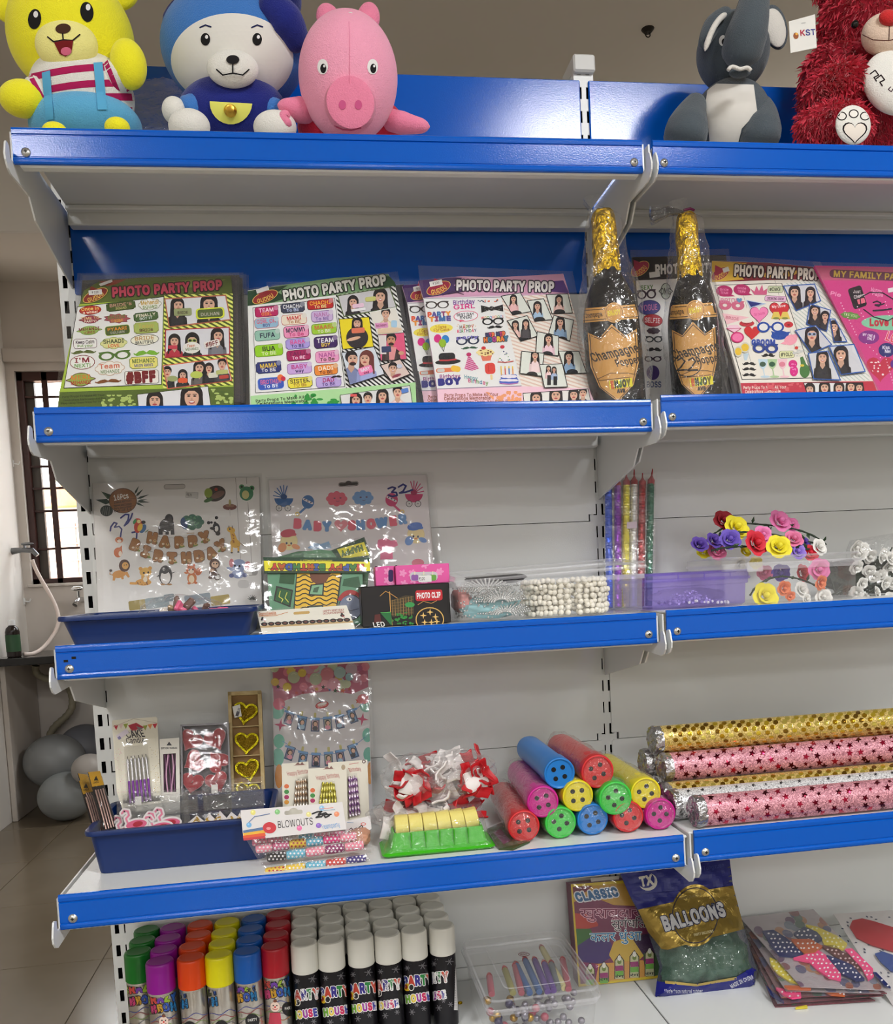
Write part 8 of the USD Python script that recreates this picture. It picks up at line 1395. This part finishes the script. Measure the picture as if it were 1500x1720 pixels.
GR = [('pink', 1168, 1366, -.3165, DZ+R_, GPK, 'star', 'pink glitter roll with dark red stars, lowest and nearest the front lip', 'l'), ('silver', 1128, 1345, -.269, DZ+R_, GS, 'sstar', 'silver glitter roll showing as a strip behind the front pink roll', 'l'), ('gold', 1112, 1322, -.2215, DZ+R_, GG, 'dot', 'gold dotted glitter roll showing as a strip under the middle pink roll', 'l'), ('silver', 1090, 1300, -.174, DZ+R_, GS, None, 'silver roll hidden under the pile, front of two', 'l'), ('silver', 1085, 1290, -.1265, DZ+R_, GS, None, 'silver roll hidden under the pile, rear of two', 'l'),
      ('pink', 1114, 1291, -.190, DZ+R_+.0415, GPK, 'star', 'pink glitter roll with dark red stars in the middle of the roll pile', 'l'), ('silver', 1082, 1265, -.142, DZ+R_+.041, GS, None, 'silver foil roll whose grey end shows left of the gold roll', 'l'), ('gold', 1098, 1244, -.163, DZ+R_+.083, GG, 'dot', 'gold glitter roll with shiny dots, on top of the roll pile', 'l')]
for k, (c, px_, py_, Y, z, mt, pat, lb, _) in enumerate(GR):
    p0 = at(px_, py_, Y=Y); p0[2] = z; L = .452 if k == 7 else .56; p1 = p0+np.array([L, 0, 0]); t = thing('glitter_roll', lb, 'paper roll', p0, group='glitter paper rolls')
    m_ = between([(0, .004), (R_*.8, .004), (R_*.86, 0), (R_, .002), (R_, .998), (R_*.8, 1), (0, 1)], p0, p1, 40); obj('paper_tube', m_, mt, t, smooth=40)
    fo = between([(0, .25), (.3*R_, .2), (.55*R_, .1), (.8*R_, .14), (R_*.97, 0), (R_*1.04, .3), (R_*1.03, 1)], p0+(-.004, 0, 0), p0+(.010, 0, 0), 32).subdivide(); fo.vertices += np.c_[vnoise(fo.vertices, 190, k), vnoise(fo.vertices, 190, k+9), vnoise(fo.vertices, 190, k+5)]*.0016; obj('foil_end', fo, FOIL, t, smooth=30)
    if pat:
        a = Art(); n = 30; g = np.random.default_rng(k); xs = np.arange(.022, L, .0165 if pat == 'dot' else .027)
        for i, xx in enumerate(xs):
            for j, th in enumerate(np.arange(-1.2, 1.3, (.40 if pat == 'dot' else .62))):
                q = p0+np.array([xx+(.0078 if pat == 'dot' else .0102)*(j % 2)+(.003*g.normal() if pat != 'dot' else 0), -R_*math.cos(th-.25), R_*math.sin(th+.1)]); 
                if q[1] > p0[1]+.004: continue
                x, y = proj([q])[0]
                sh_ = ell(x, y, 4.1, 4.1*max(.4, math.cos(th-.5))) if pat == 'dot' else star(x, y, (6.4 if (i+j) % 3 else 4.2)*(1 if pat == 'star' else .6), .42, 5, 20*g.normal())
                a.add(sh_.intersection(sil(m_, .4)), [(236, 204, 60), (190, 146, 30), (244, 224, 110), (140, 104, 30)][int(g.integers(4))] if pat == 'dot' else [(120, 14, 40), (90, 12, 30), (196, 40, 76)][int(g.integers(3))] if pat == 'star' else (110, 110, 116))
        a.lay(t, Surf(m_), 'foil_spots', tinted('foil_spots', .16, .85), seg=5, base=.0005)

# ================================================================== lowest shelf in view: spray cans, boxes, balloon packs
CZ = Z5+.172
CC = [('green', (12, 110, 30)), ('purple', (150, 14, 150)), ('orange', (226, 70, 10)), ('yellow', (232, 222, 10)), ('blue', (10, 90, 180)), ('red', (176, 18, 36))]
FR = [(230, 1597), (268, 1613), (319, 1607), (367, 1602), (415, 1596), (463, 1587), (510, 1582), (558, 1577), (604, 1571), (650, 1566), (695, 1560), (740, 1553)]
SILC = M('can_silver', (206, 200, 190), .26, .85); BLKC = M('can_black', (30, 28, 32), .3, .3); R0 = .0218
def cancaps(p, mat, t):
    obj('cap', lathe([(0, .1715), (R0*.72, .1715), (R0*.80, .1722), (R0*.93, .1712), (R0, .1680), (R0*1.01, .1265), (R0*.97, .1255), (0, .1255)], p, 32), mat, t, smooth=35)
def canbody(p, mat, t):
    return obj('can_body', lathe([(0, 0), (R0*.9, 0), (R0*.96, .003), (R0*.96, .122), (R0*.92, .1256), (0, .1256)], p, 32), mat, t, smooth=35)
WCAP = M('cap_white', (226, 224, 214), .35); g = np.random.default_rng(17); ROW = ['front', 'second', 'third', 'rear']; COLN = ['first', 'second', 'third', 'fourth', 'fifth', 'sixth']; proto = {}
for k in range(12):
    f = at(*FR[k], Z=CZ); f[2] = Z5; col = CC[k][0] if k < 6 else 'white'
    for rw in range(4):
        p = f+np.array([.0012*g.normal()-.0008*rw, .0452*rw, 0])
        if k == 0 and rw == 3: continue
        lb = ('%s capped silver spray can, %s in its column' % (col, ROW[rw])) if k < 6 else ('white capped party spray can, %s row, %s from the left' % (ROW[rw], COLN[k-6]))
        key = (col, rw > 0)
        if rw == 0 or key not in proto:
            t = thing('spray_can', lb, 'spray can', p, group='silver spray cans with coloured caps' if k < 6 else 'white capped party spray cans'); cancaps(p, WCAP if k > 5 else M('cap_'+col, CC[k][1], .3), t); bd = canbody(p, BLKC if k > 5 else SILC, t); proto[key] = t
        else: dup(proto[key], 'spray_can', p, lb, 'spray can', 'silver spray cans with coloured caps' if k < 6 else 'white capped party spray cans', rz=float(g.uniform(0, 300)))
        if rw: continue
        m_ = lathe([(R0*.966, .002), (R0*.966, .122)], p, 48); S = Surf(cat_([m_, lathe([(0, .1), (R0*.9, .1), (0, .1)], p, 12)])); s_ = sil(m_, .5); a = Art(); cx, cy = FR[k][0]+3, FR[k][1]
        class AA(Art):
            def add(q, ge, c, lay=None, s_=s_): return Art.add(q, ge.intersection(s_), c, lay)
        a = AA()
        if k > 5:
            for (dx, dy, r) in ((12, 62, 8), (-10, 55, 6), (14, 134, 5), (-6, 140, 6), (2, 128, 4), (-14, 66, 5)):
                for q in range(3): d = np.array([math.cos(q*1.047), math.sin(q*1.047)])*r*.8; a.line([(cx+dx-d[0], cy+dy-d[1]), (cx+dx+d[0], cy+dy+d[1])], 1.3, (110, 108, 112))
            tx, hx = [(513, 514), (559.5, 563), (607, 610), (651, 651.5), (700, 701), (736, 736)][k-6], None; ty = [(1671, 1703), (1666, 1698), (1660, 1692), (1655, 1688), (1647, 1676), (1643, 1673)][k-6]; sh = [-2, 2, 2, -3, 2, -8][k-6]
            a.text('PARTY', tx[0]+sh, ty[0], 15, (0, 0, 0), -6, w=52, bold=6, edge=(234, 232, 230), ew=1.2, colors=[(40, 50, 130), (190, 60, 40), (50, 40, 130), (40, 130, 60), (206, 80, 60)]); a.text('HOUSE', tx[1]+sh, ty[1], 11.5, (0, 0, 0), -8, w=44, bold=6, edge=(234, 232, 230), ew=1.1, colors=[(120, 180, 60), (226, 200, 80), (150, 60, 150), (200, 40, 90), (60, 60, 150)])
            a.ell(tx[0]-18+sh, (ty[0]+ty[1])/2-3, 5.5, 6.5, (226, 190, 40)); a.ell(tx[0]-11+sh, (ty[0]+ty[1])/2-3, 5, 6, (226, 222, 214)); a.ell(tx[0]-11+sh, (ty[0]+ty[1])/2-3, 3.6, 4.6, (30, 28, 32)); a.ell(tx[0]-20+sh, (ty[0]+ty[1])/2-4, 2.6, 4, (150, 40, 30))
            if k == 11: a.rect(768, 1660, 8, 74, (214, 212, 210), 2); [a.line([(764, 1628+q*4), (772, 1628+q*4)], 1.2, (110, 108, 108)) for q in range(16)]
        else:
            sh = [0, -2, -34, -32, -14, -6][k]; ty = [(1660, 1681), (1677, 1694), (1671, 1690), (1667, 1686), (1659, 1677), (1651, 1669)][k]; tc = [(150, 170, 60), (190, 70, 60), (110, 60, 160), (150, 180, 50), (40, 90, 170)]
            a.text('CRAZY', cx+sh, ty[0], 13, (0, 0, 0), -8, w=58, bold=6, edge=(30, 26, 34), ew=.8, colors=tc); a.text('RIBBON', cx+sh-2, ty[1], 12.5, (0, 0, 0), -8, w=62, bold=6, edge=(30, 26, 34), ew=.8, colors=[(40, 130, 190), (120, 160, 50), (190, 60, 110), (200, 150, 40), (60, 90, 180)])
            for q in range(5): xs = np.linspace(cx-30, cx+30, 16); a.line([(x, ty[1]+16+q*7-8*(x-cx)/40+3*math.sin(x*.2+q*2+k)) for x in xs], .9, [(60, 70, 150), (150, 60, 70), (120, 150, 70), (90, 90, 100), (170, 110, 60)][q])
            xs = np.linspace(cx-30, cx+30, 16); a.line([(x, ty[0]-10-9*(x-cx)/40+2*math.sin(x*.3+k)) for x in xs], .9, (90, 110, 60))
            if k in (1, 5): x, y = cx+(4 if k == 1 else -4), ty[1]+22; a.ell(x, y, 8, 8.5, (232, 206, 190)); a.ell(x-3, y-2, 1, 1.2, (20, 20, 30)); a.ell(x+3, y-2, 1, 1.2, (20, 20, 30)); a.ell(x, y+.6, 1.5, 1.5, (206, 50, 50)); a.line([(x-4, y+3.5), (x, y+5), (x+4, y+3.5)], 1.1, (190, 50, 50)); a.ell(x, y-9.5, 3, 2.4, (120, 70, 50)); a.poly([(x-9, y+10), (x+9, y+10), (x+12, y+40), (x-12, y+40)], (190, 60, 80))
            if k in (2, 3, 4, 5): x, y = cx+(-4, 2, 6, 20)[k-2], ty[1]+(38, 40, 38, 26)[k-2]; a.ell(x, y, 12, 12, (24, 22, 24)); a.text('PARTY', x, y-2, 4.5, (206, 204, 200), -10, w=16)
        if a.it: a.lay(bd, S, seg=4, base=.0005)
p = at(773, 1686, Z=Z5); t = thing('foil_scrap', 'tiny scrap of yellow foil on the shelf between the cans and clear box', 'scrap', p); obj('scrap', bagblob(p+(0, 0, .002), (.004, .003, .0022), 5, sub=2), GOLDF, t)
# clear lidded box with candles
bz0, bz1 = Z5, .533
K = [at(807, 1686, Z=bz1), at(1001, 1660, Z=bz1), at(949, 1561, Z=bz1), at(783, 1577, Z=bz1)]; ang = math.degrees(math.atan2(K[1][1]-K[0][1], K[1][0]-K[0][0])); cc = sum(K)/4; Lx = (np.linalg.norm(K[1]-K[0])+np.linalg.norm(K[2]-K[3]))/2; Ly = (np.linalg.norm(K[3]-K[0])+np.linalg.norm(K[2]-K[1]))/2; ang = ang*.35
t = thing('clear_box', 'clear lidded plastic box of candles beside the spray cans on the lowest shelf', 'box', (cc[0], cc[1], bz0)); b0 = (-Lx/2, Lx/2, -Ly/2, Ly/2)
n0 = len(list(stage.Traverse()))
def placed(m_): rotz(m_, ang); m_.apply_translation((cc[0], cc[1], 0)); return m_
_obj = obj
def obj(name, mesh, mat, parent=None, **k):
    if PLACE and isinstance(mesh, trimesh.Trimesh): mesh = placed(mesh)
    return _obj(name, mesh, mat, parent, **k)
PLACE = True
clear_box(t, shrink(b0, .002), bz0, bz1-.018, .009, .016, CLEARB, RIMC); clear_lid(t, b0, bz1-.017, .015, .018, CLEARB, RIMC, inset=.030, well=.001)
L = [rloop(*shrink(b0, .036), bz1-.0012, .012), rloop(*shrink(b0, .037), bz1-.0002, .012), rloop(*shrink(b0, .038), bz1-.0012, .012)]; obj('lid_ridge', loft(L, False, False), RIMC, t, smooth=40)
PLACE = False
cf = thing('glitter_candles', 'bundle of glitter candles lying inside the clear lidded box', 'candles', (cc[0], cc[1], bz0+.002)); CM = [M('cand_olive', (150, 144, 80), .4), M('cand_blue', (60, 96, 150), .4), M('cand_violet', (96, 60, 140), .4), M('cand_cream', (206, 196, 140), .4), M('cand_rose', (170, 80, 96), .4), M('cand_slate', (110, 116, 120), .4)]
for k, (x0, y0, x1, y1, c) in enumerate(((826, 1670, 822, 1640, 4), (862, 1668, 848, 1628, 0), (876, 1668, 865, 1622, 4), (890, 1668, 867, 1620, 1), (906, 1666, 882, 1612, 1), (920, 1666, 898, 1612, 2), (930, 1664, 914, 1618, 2), (948, 1660, 910, 1592, 3), (938, 1660, 926, 1618, 5), (955, 1662, 945, 1612, 4))):
    p0, p1 = at(x0, y0, Z=.497), at(x1, y1, Z=.503); h_ = obj('candle', between([(0, 0), (.0052, 0), (.0056, .05), (.0056, .93), (.004, 1), (0, 1)], p0, p1, 14), CM[c], cf, smooth=40); d_ = (p1-p0)/np.linalg.norm(p1-p0); obj('tip', between([(0, 0), (.0055, 0), (.004, .5), (.0012, 1), (0, 1)], p1, p1+d_*.012, 10), M('red_tip', (176, 24, 34), .4), h_)
g = np.random.default_rng(2); mb = []
for k in range(46):
    q = trimesh.creation.icosphere(2, radius=.0058); u = g.uniform(-1, 1, 2); q.apply_translation((cc[0]+.02+u[0]*.055, cc[1]-.035+u[1]*.04, .452+.034*g.random())); mb.append(q)
    if k % 2 == 0 : q = trimesh.creation.icosphere(1, radius=.0068); q.apply_translation((cc[0]-.03+u[0]*.045, cc[1]-.03+u[1]*.04, .450+.036*g.random())); obj('bauble', q, [M('cand_rose', (0, 0, 0)), M('gold_bit', (190, 150, 60), .3, .8), M('dark_bit', (50, 44, 80), .3)][k//2 % 3], cf, smooth=True)
obj('candle_ends', mb, M('pewter', (150, 146, 156), .3, .5), cf, smooth=True, kind='stuff')
pl = Plane((cc[0]-.05, cc[1], bz1-.0008), (cc[0]+.05, cc[1], bz1-.0008), (cc[0], cc[1]+.05, bz1-.0008)); a = Art(); a.add(ell(880, 1603, 9.5, 3.8).difference(ell(880, 1603, 8.4, 2.9)), (120, 30, 40)); a.text('PRINCE', 880, 1603, 3.2, (120, 50, 60), -3, w=13); a.lay(t, pl, 'lid_mark')
# CLASSIC colour smoke candle box
pk = Plane(at(985, 1656, Z=Z5), at(1105, 1643, Z=Z5), at(959, 1486, Y=-.045)); t = thing('smoke_candle_box', 'maroon box with yellow edges printed in Hindi, behind the navy balloon bag', 'box', at(1000, 1655, Z=Z5)); oq = [(958.8, 1485.5), (1125, 1473), (1132, 1640), (972, 1657.5)]; plate(t, 'carton', pk, oq, .036, M('carton_maroon', (120, 60, 84), .45)); a = CArt(930, 1450, 4.167)
def CL(p_): return Polygon([((x-930)*4.167, (y-1450)*4.167) for x, y in p_])
a.add(CL(oq), (214, 186, 40)); inn = CL([(962, 1490), (1120, 1478), (1126, 1636), (975, 1653)]); a.add(inn, (120, 40, 80))
def blobp(pts, c): a.add(Polygon(pts).buffer(18).buffer(-6).intersection(inn), c)
blobp([(130, 150), (800, 110), (800, 300), (420, 280), (250, 210), (140, 260)], (196, 150, 60)); blobp([(130, 150), (260, 150), (220, 190), (140, 210)], (110, 30, 60)); blobp([(130, 360), (260, 370), (300, 430), (140, 470)], (190, 60, 50)); blobp([(150, 470), (250, 470), (270, 530), (160, 570)], (50, 110, 40)); blobp([(170, 590), (260, 530), (390, 560), (410, 640), (330, 690), (200, 680)], (60, 34, 110)); blobp([(430, 560), (600, 500), (660, 560), (620, 640), (560, 700), (440, 700), (400, 640)], (206, 170, 60)); blobp([(560, 520), (700, 500), (740, 640), (640, 640)], (60, 30, 70)); blobp([(640, 640), (760, 640), (760, 800), (660, 800)], (60, 90, 50)); blobp([(260, 720), (620, 690), (640, 840), (280, 850)], (206, 150, 70)); blobp([(190, 700), (300, 720), (280, 830), (200, 820)], (130, 40, 90))
a.text('CLASSIC', 310, 218, 56, (40, 100, 150), -8, w=300, shear=.25, bold=6, edge=(226, 226, 230), ew=8); a.text('\u0916\u0941\u0936\u092c\u0942\u0926\u093e\u0930', 395, 345, 74, (130, 34, 76), -1, w=420, bold=0, kind='hindi', edge=(236, 190, 206), ew=4); a.text('\u0938\u0941\u0917\u0902\u0927\u093f\u0924', 525, 420, 62, (60, 40, 60), -2, w=240, bold=0, kind='hindi', edge=(236, 232, 230), ew=4); a.text('\u0915\u0932\u0930 \u0927\u0941\u0902\u0906', 435, 510, 66, (40, 120, 170), -2, w=360, bold=0, kind='hindi', edge=(220, 236, 240), ew=4)
for x, y0, y1 in ((255, 700, 800), (352, 690, 830), (460, 640, 810), (565, 612, 800), (672, 590, 790)):
    a.add(Polygon([(x-36, y1), (x-34, y0+40), (x, y0-6), (x+34, y0+40), (x+36, y1)]), (40, 30, 30)); a.add(Polygon([(x-30, y1), (x-28, y0+42), (x, y0+4), (x+28, y0+42), (x+30, y1)]), (190, 190, 150)); a.rect(x, y0+95, 56, 36, (150, 50, 110), -4); a.rect(x, y0+132, 56, 36, (110, 170, 70), -4); a.ell(x, y0+50, 14, 16, (110, 130, 60)); a.ell(x, y0+24, 12, 20, (226, 224, 216)); a.text('\u0930\u0902\u0917', x, y1-18, 20, (30, 26, 26), -4, w=60, kind='hindi', bold=1)
a.lay(t, pk); plate(t, 'price_sticker', pk.move(.002), [(992, 1475), (1040, 1471), (1040, 1477), (993, 1481)], .0004, M('sticker_grey', (176, 170, 160), .5)); a = CArt(930, 1450, 4.167); a.poly([(275, 740), (470, 520), (490, 535), (300, 755)], (236, 236, 238)); sheath(t, pk.move(.0022), (957, 1484), (1128, 1471), (1134, 1641), (971, 1659), LILAC, .002, .002, 120, back=.001)
# blue and gold balloon bag
BP = Plane(at(1105, 1668, Z=Z5+.004), at(1266, 1650, Z=Z5+.004), at(1130, 1462, Y=-.075)); OUT = Polygon([(1041, 1467), (1040, 1452), (1225, 1438), (1231, 1486), (1242, 1529), (1257, 1584), (1272, 1630), (1268, 1655), (1266, 1658), (1185, 1668), (1100, 1676), (1103, 1650), (1108, 1623), (1088, 1565), (1057, 1503)])
b = OUT.bounds; gx, gy = np.meshgrid(np.linspace(b[0], b[2], 60), np.linspace(b[1], b[3], 70)); P2 = np.c_[gx.ravel(), gy.ravel()]; ins = shapely.contains_xy(OUT, P2[:, 0], P2[:, 1]); P2 = P2[ins]; bd_ = np.array([OUT.exterior.interpolate(s_).coords[0] for s_ in np.arange(0, OUT.length, 4)]); P2 = np.vstack([P2, bd_])
from scipy.spatial import Delaunay
tri = Delaunay(P2).simplices; cen = P2[tri].mean(1); tri = tri[shapely.contains_xy(OUT.buffer(.01), cen[:, 0], cen[:, 1])]; dist = shapely.distance(OUT.exterior, shapely.points(P2)); B3 = BP.at(P2); u_ = np.clip(dist/45, 0, 1); lowf = np.clip((P2[:, 1]-1480)/110, .25, 1)
H = (.036*lowf*(1-(1-u_)**2)+.0022*vnoise(B3, 55, 3)*np.clip(dist/8, 0, 1)+.0016*vnoise(B3, 110, 5)*np.clip(dist/8, 0, 1)); FRT = B3+BP.n*H[:, None]; fl_ = np.cross(FRT[tri[:, 1]]-FRT[tri[:, 0]], FRT[tri[:, 2]]-FRT[tri[:, 0]]) @ BP.n < 0; tri[fl_] = tri[fl_][:, ::-1]; fm = trimesh.Trimesh(FRT, tri, process=False)
t = thing('balloon_bag', 'navy and gold BALLOONS bag of green balloons leaning against the Hindi printed box', 'balloon bag', at(1180, 1668, Z=Z5)); obj('film', fm, CRINK, t, smooth=True); obj('back_film', (B3-BP.n*(.010*(1-(1-u_)**2))[:, None], tri[:, ::-1]), M('bag_back', (30, 40, 60), .4), t, smooth=True)
IN = Polygon([(1110, 1575), (1250, 1550), (1264, 1625), (1225, 1652), (1115, 1660), (1112, 1620)]); inb = shapely.distance(IN.exterior, shapely.points(P2))*shapely.contains_xy(IN, P2[:, 0], P2[:, 1]); kp = shapely.contains_xy(IN.buffer(6), cen[fl_.argsort()*0+np.arange(len(tri))][:, 0], cen[:, 1][:len(tri)]) if False else shapely.contains_xy(IN.buffer(4), P2[tri].mean(1)[:, 0], P2[tri].mean(1)[:, 1])
GB = M('balloon_green', (40, 78, 60), .55); rid = np.abs(vnoise(B3*np.array([1.6, 1, .7]), 42, 21)); obj('balloons', (B3+BP.n*(np.maximum(H-.005, .001)-.014*rid-.004*np.abs(vnoise(B3, 90, 22)))[:, None], tri[kp]), GB, t, smooth=True, kind='stuff')
S = Surf(fm); a = CArt(930, 1450, 4.167); op = CL(OUT.exterior.coords)
a.add(Polygon([(440, -60), (1260, -60), (1260, 155), (1100, 180), (840, 270), (590, 325), (530, 220), (465, 70)]).intersection(op), (18, 24, 110)); a.lay(t, S, 'navy_print', seg=7, base=.0008)
a = CArt(930, 1450, 4.167); cirb = ell(990, 365, 172, 218, 4, 14); gold = unary_union([Polygon([(590, 325), (840, 270), (1100, 180), (1260, 155), (1300, 330), (1335, 460), (1140, 510), (800, 605), (755, 600), (660, 480)]), cirb]).intersection(op); a.add(gold, (158, 134, 66)); a.lay(t, S, 'gold_print', tinted('gold_film', .26, .8), seg=6, base=.0011)
a = CArt(930, 1450, 4.167); ci = ell(990, 365, 162, 196, 4, 14); a.add(ci.difference(ell(990, 365, 156, 190, 4, 14)), (20, 24, 60)); a.text('BALLOONS', 985, 372, 84, (200, 200, 202), -14, w=450, bold=5, edge=(34, 40, 70), ew=6, vs=1.1, shear=.1); a.add(ell(660, 130, 66, 62).difference(ell(645, 118, 62, 56)), (190, 186, 176)); a.text('TX', 650, 122, 62, (196, 190, 176), -12, w=96, bold=5, kind='sans'); a.text('Tongxuan', 1120, 24, 30, (50, 60, 130), -10, w=150); a.text('HIGH QUALITY', 960, 232, 17, (120, 104, 60), -12, w=150); a.text('PARTY BALLOONS', 1050, 488, 18, (206, 196, 150), -12, w=140)
strip = Polygon([(690, 930), (700, 880), (720, 825), (900, 850), (1100, 838), (1250, 812), (1390, 730), (1440, 760), (1400, 850), (1330, 890), (1100, 910), (900, 935)]).intersection(op); a.add(strip, (18, 24, 120)); a.add(Polygon([(780, 822), (1000, 845), (1280, 795), (1280, 815), (1000, 862), (780, 842)]).intersection(op), (180, 156, 80)); a.text('Made from natural rubber', 910, 894, 26, (206, 206, 216), 0, w=270, bold=2, arc=3); a.text('MADE IN CHINA', 1318, 830, 28, (206, 206, 216), -24, w=175, bold=3, arc=-4); a.lay(t, S, 'print', seg=6, base=.0014)
# flat balloon packs
def dots(a, poly, c, sp, r, seed, jit=.3):
    g = np.random.default_rng(seed); b = poly.bounds
    for i, x in enumerate(np.arange(b[0], b[2], sp)):
        for j, y in enumerate(np.arange(b[1], b[3], sp)):
            q = ell(x+sp*.5*(j % 2)+sp*jit*g.normal()*.3, y+sp*jit*g.normal()*.3, r, r*.75, 30*g.normal(), 3)
            if poly.buffer(-r*.6).contains(Point(q.centroid)): a.add(q, c)
def balloon_pack(lb, pk, q, base, bl, seed, ovals, sheathq=None):
    t = thing('balloon_pack', lb, 'balloon pack', pk.at([np.mean(q, 0)])[0], group='flat balloon packs'); plate(t, 'backing_card', pk, q, .0016, M('pack_%d' % sum(base), base, .45)); a = Art(); g = np.random.default_rng(seed); P_ = Polygon(q)
    for k in range(ovals):
        x, y = quad(q[:4], *g.random(2)); a.add(ell(x, y, 7+4*g.random(), 5+2*g.random(), 25).intersection(P_), [(120, 40, 50), (60, 60, 110), (170, 110, 50), (110, 120, 140), (150, 70, 40), (90, 40, 90), (70, 100, 80)][k % 7])
    a.lay(t, pk)
    for k, (pts, c, dc) in enumerate(bl):
        pp_ = Polygon([(1240+x/5.77, 1500+y/5.77) for x, y in pts]).buffer(2).buffer(-1).intersection(P_.buffer(3)); pp_ = max(getattr(pp_, 'geoms', [pp_]), key=lambda z: z.area)
        q2 = pk.move(.0040+.0012*(k % 3)); o = plate(t, 'balloon', q2, pp_.simplify(.3), .0034, M('latex_%d_%d_%d' % c, c, .4)); a = Art(); dots(a, pp_, dc, 7.4, 1.9, seed*10+k); 
        if a.it: a.lay(o, q2, 'dots')
    sheath(t, pk.move(.0055), *(sheathq or q[:4]), CRINK, .003, .003, seed+200, back=.003); return t
NV, PKB, YB_, ORB, BRN = (24, 36, 96), (236, 70, 130), (214, 196, 60), (190, 90, 40), (90, 40, 40); WH = (236, 232, 232)
def bpl(dz): return Plane(at(1344, 1657, Z=.4665-dz), at(1496, 1663, Z=.4665-dz), at(1366, 1527, Z=.505-dz*1.2))
balloon_pack('topmost flat pack of polka dot balloons on the lowest right shelf', bpl(0), [(1243, 1541), (1366, 1527), (1497, 1663), (1345, 1657)], (176, 164, 168), [([(240, 370), (340, 360), (450, 430), (540, 500), (640, 580), (560, 610), (400, 600), (330, 520)], NV, WH), ([(540, 390), (640, 330), (760, 380), (810, 440), (760, 470), (600, 440)], (60, 66, 100), WH), ([(520, 450), (700, 450), (810, 515), (740, 570), (640, 580), (560, 500)], ORB, WH), ([(660, 310), (760, 330), (960, 420), (1050, 490), (1020, 540), (940, 530), (840, 500), (800, 400)], YB_, (236, 230, 190)), ([(540, 630), (780, 560), (900, 640), (990, 740), (990, 835), (880, 810), (760, 730), (690, 660)], PKB, WH), ([(860, 605), (960, 640), (1100, 700), (1220, 830), (1140, 840), (1000, 770)], NV, WH), ([(810, 510), (940, 510), (1000, 570), (1160, 640), (1200, 740), (1130, 720), (960, 620)], BRN, (214, 190, 190)), ([(1040, 545), (1100, 540), (1300, 730), (1310, 800), (1260, 830), (1200, 720)], PKB, WH), ([(1310, 770), (1400, 780), (1500, 840), (1500, 910), (1420, 890)], NV, WH)], 3, 60)
balloon_pack('second flat balloon pack, a yellow balloon at its near corner', bpl(.006), [(1250, 1556), (1300, 1545), (1480, 1668), (1320, 1664)], (160, 146, 150), [([(310, 630), (380, 660), (470, 760), (590, 830), (580, 870), (500, 850), (380, 770), (320, 690)], YB_, (240, 236, 200)), ([(450, 900), (700, 905), (700, 925), (480, 920)], ORB, WH)], 4, 60)
balloon_pack('third flat balloon pack, a pink balloon at its near edge', bpl(.012), [(1256, 1575), (1300, 1560), (1490, 1668), (1312, 1676)], (120, 60, 70), [([(370, 920), (480, 940), (600, 960), (605, 1000), (520, 1010), (430, 970)], PKB, WH), ([(840, 940), (1030, 945), (1030, 985), (900, 975)], ORB, WH)], 5, 34)
balloon_pack('fourth flat balloon pack near the bottom of the stack', bpl(.018), [(1258, 1590), (1300, 1575), (1484, 1672), (1306, 1686)], (110, 60, 80), [([(250, 880), (330, 960), (420, 1030), (440, 1050), (380, 1020), (270, 940)], NV, WH)], 6, 34)
balloon_pack('lowest flat balloon pack, its yellow corner sticking out underneath', bpl(.0235), [(1262, 1600), (1300, 1590), (1470, 1680), (1302, 1692)], (120, 70, 60), [([(560, 1110), (660, 1090), (680, 1130), (590, 1140)], YB_, WH)], 7, 30)
rp = Plane(at(1440, 1612, Z=.470), at(1540, 1640, Z=.470), at(1402, 1536, Z=.512))
rt_ = balloon_pack('white speckled pack with one big red balloon, at the right end of the lowest shelf', rp, [(1400, 1535), (1560, 1525), (1620, 1700), (1500, 1690)], (214, 210, 208), [([(1085, 330), (1110, 270), (1200, 250), (1320, 280), (1480, 330), (1800, 420), (1800, 560), (1500, 560), (1300, 500), (1150, 430)], (170, 50, 56), (170, 50, 56)), ([(1330, 590), (1400, 570), (1600, 640), (1600, 760), (1480, 750), (1380, 660)], (60, 80, 140), (60, 80, 140))], 9, 0)
a = Art(); g = np.random.default_rng(19)
for k in range(60): x, y = 1405+95*g.random(), 1538+110*g.random(); a.ell(x, y, 2.2, 1, (50, 60, 90), 60*g.random())
a.lay(rt_, rp, 'speckles', base=.0012)
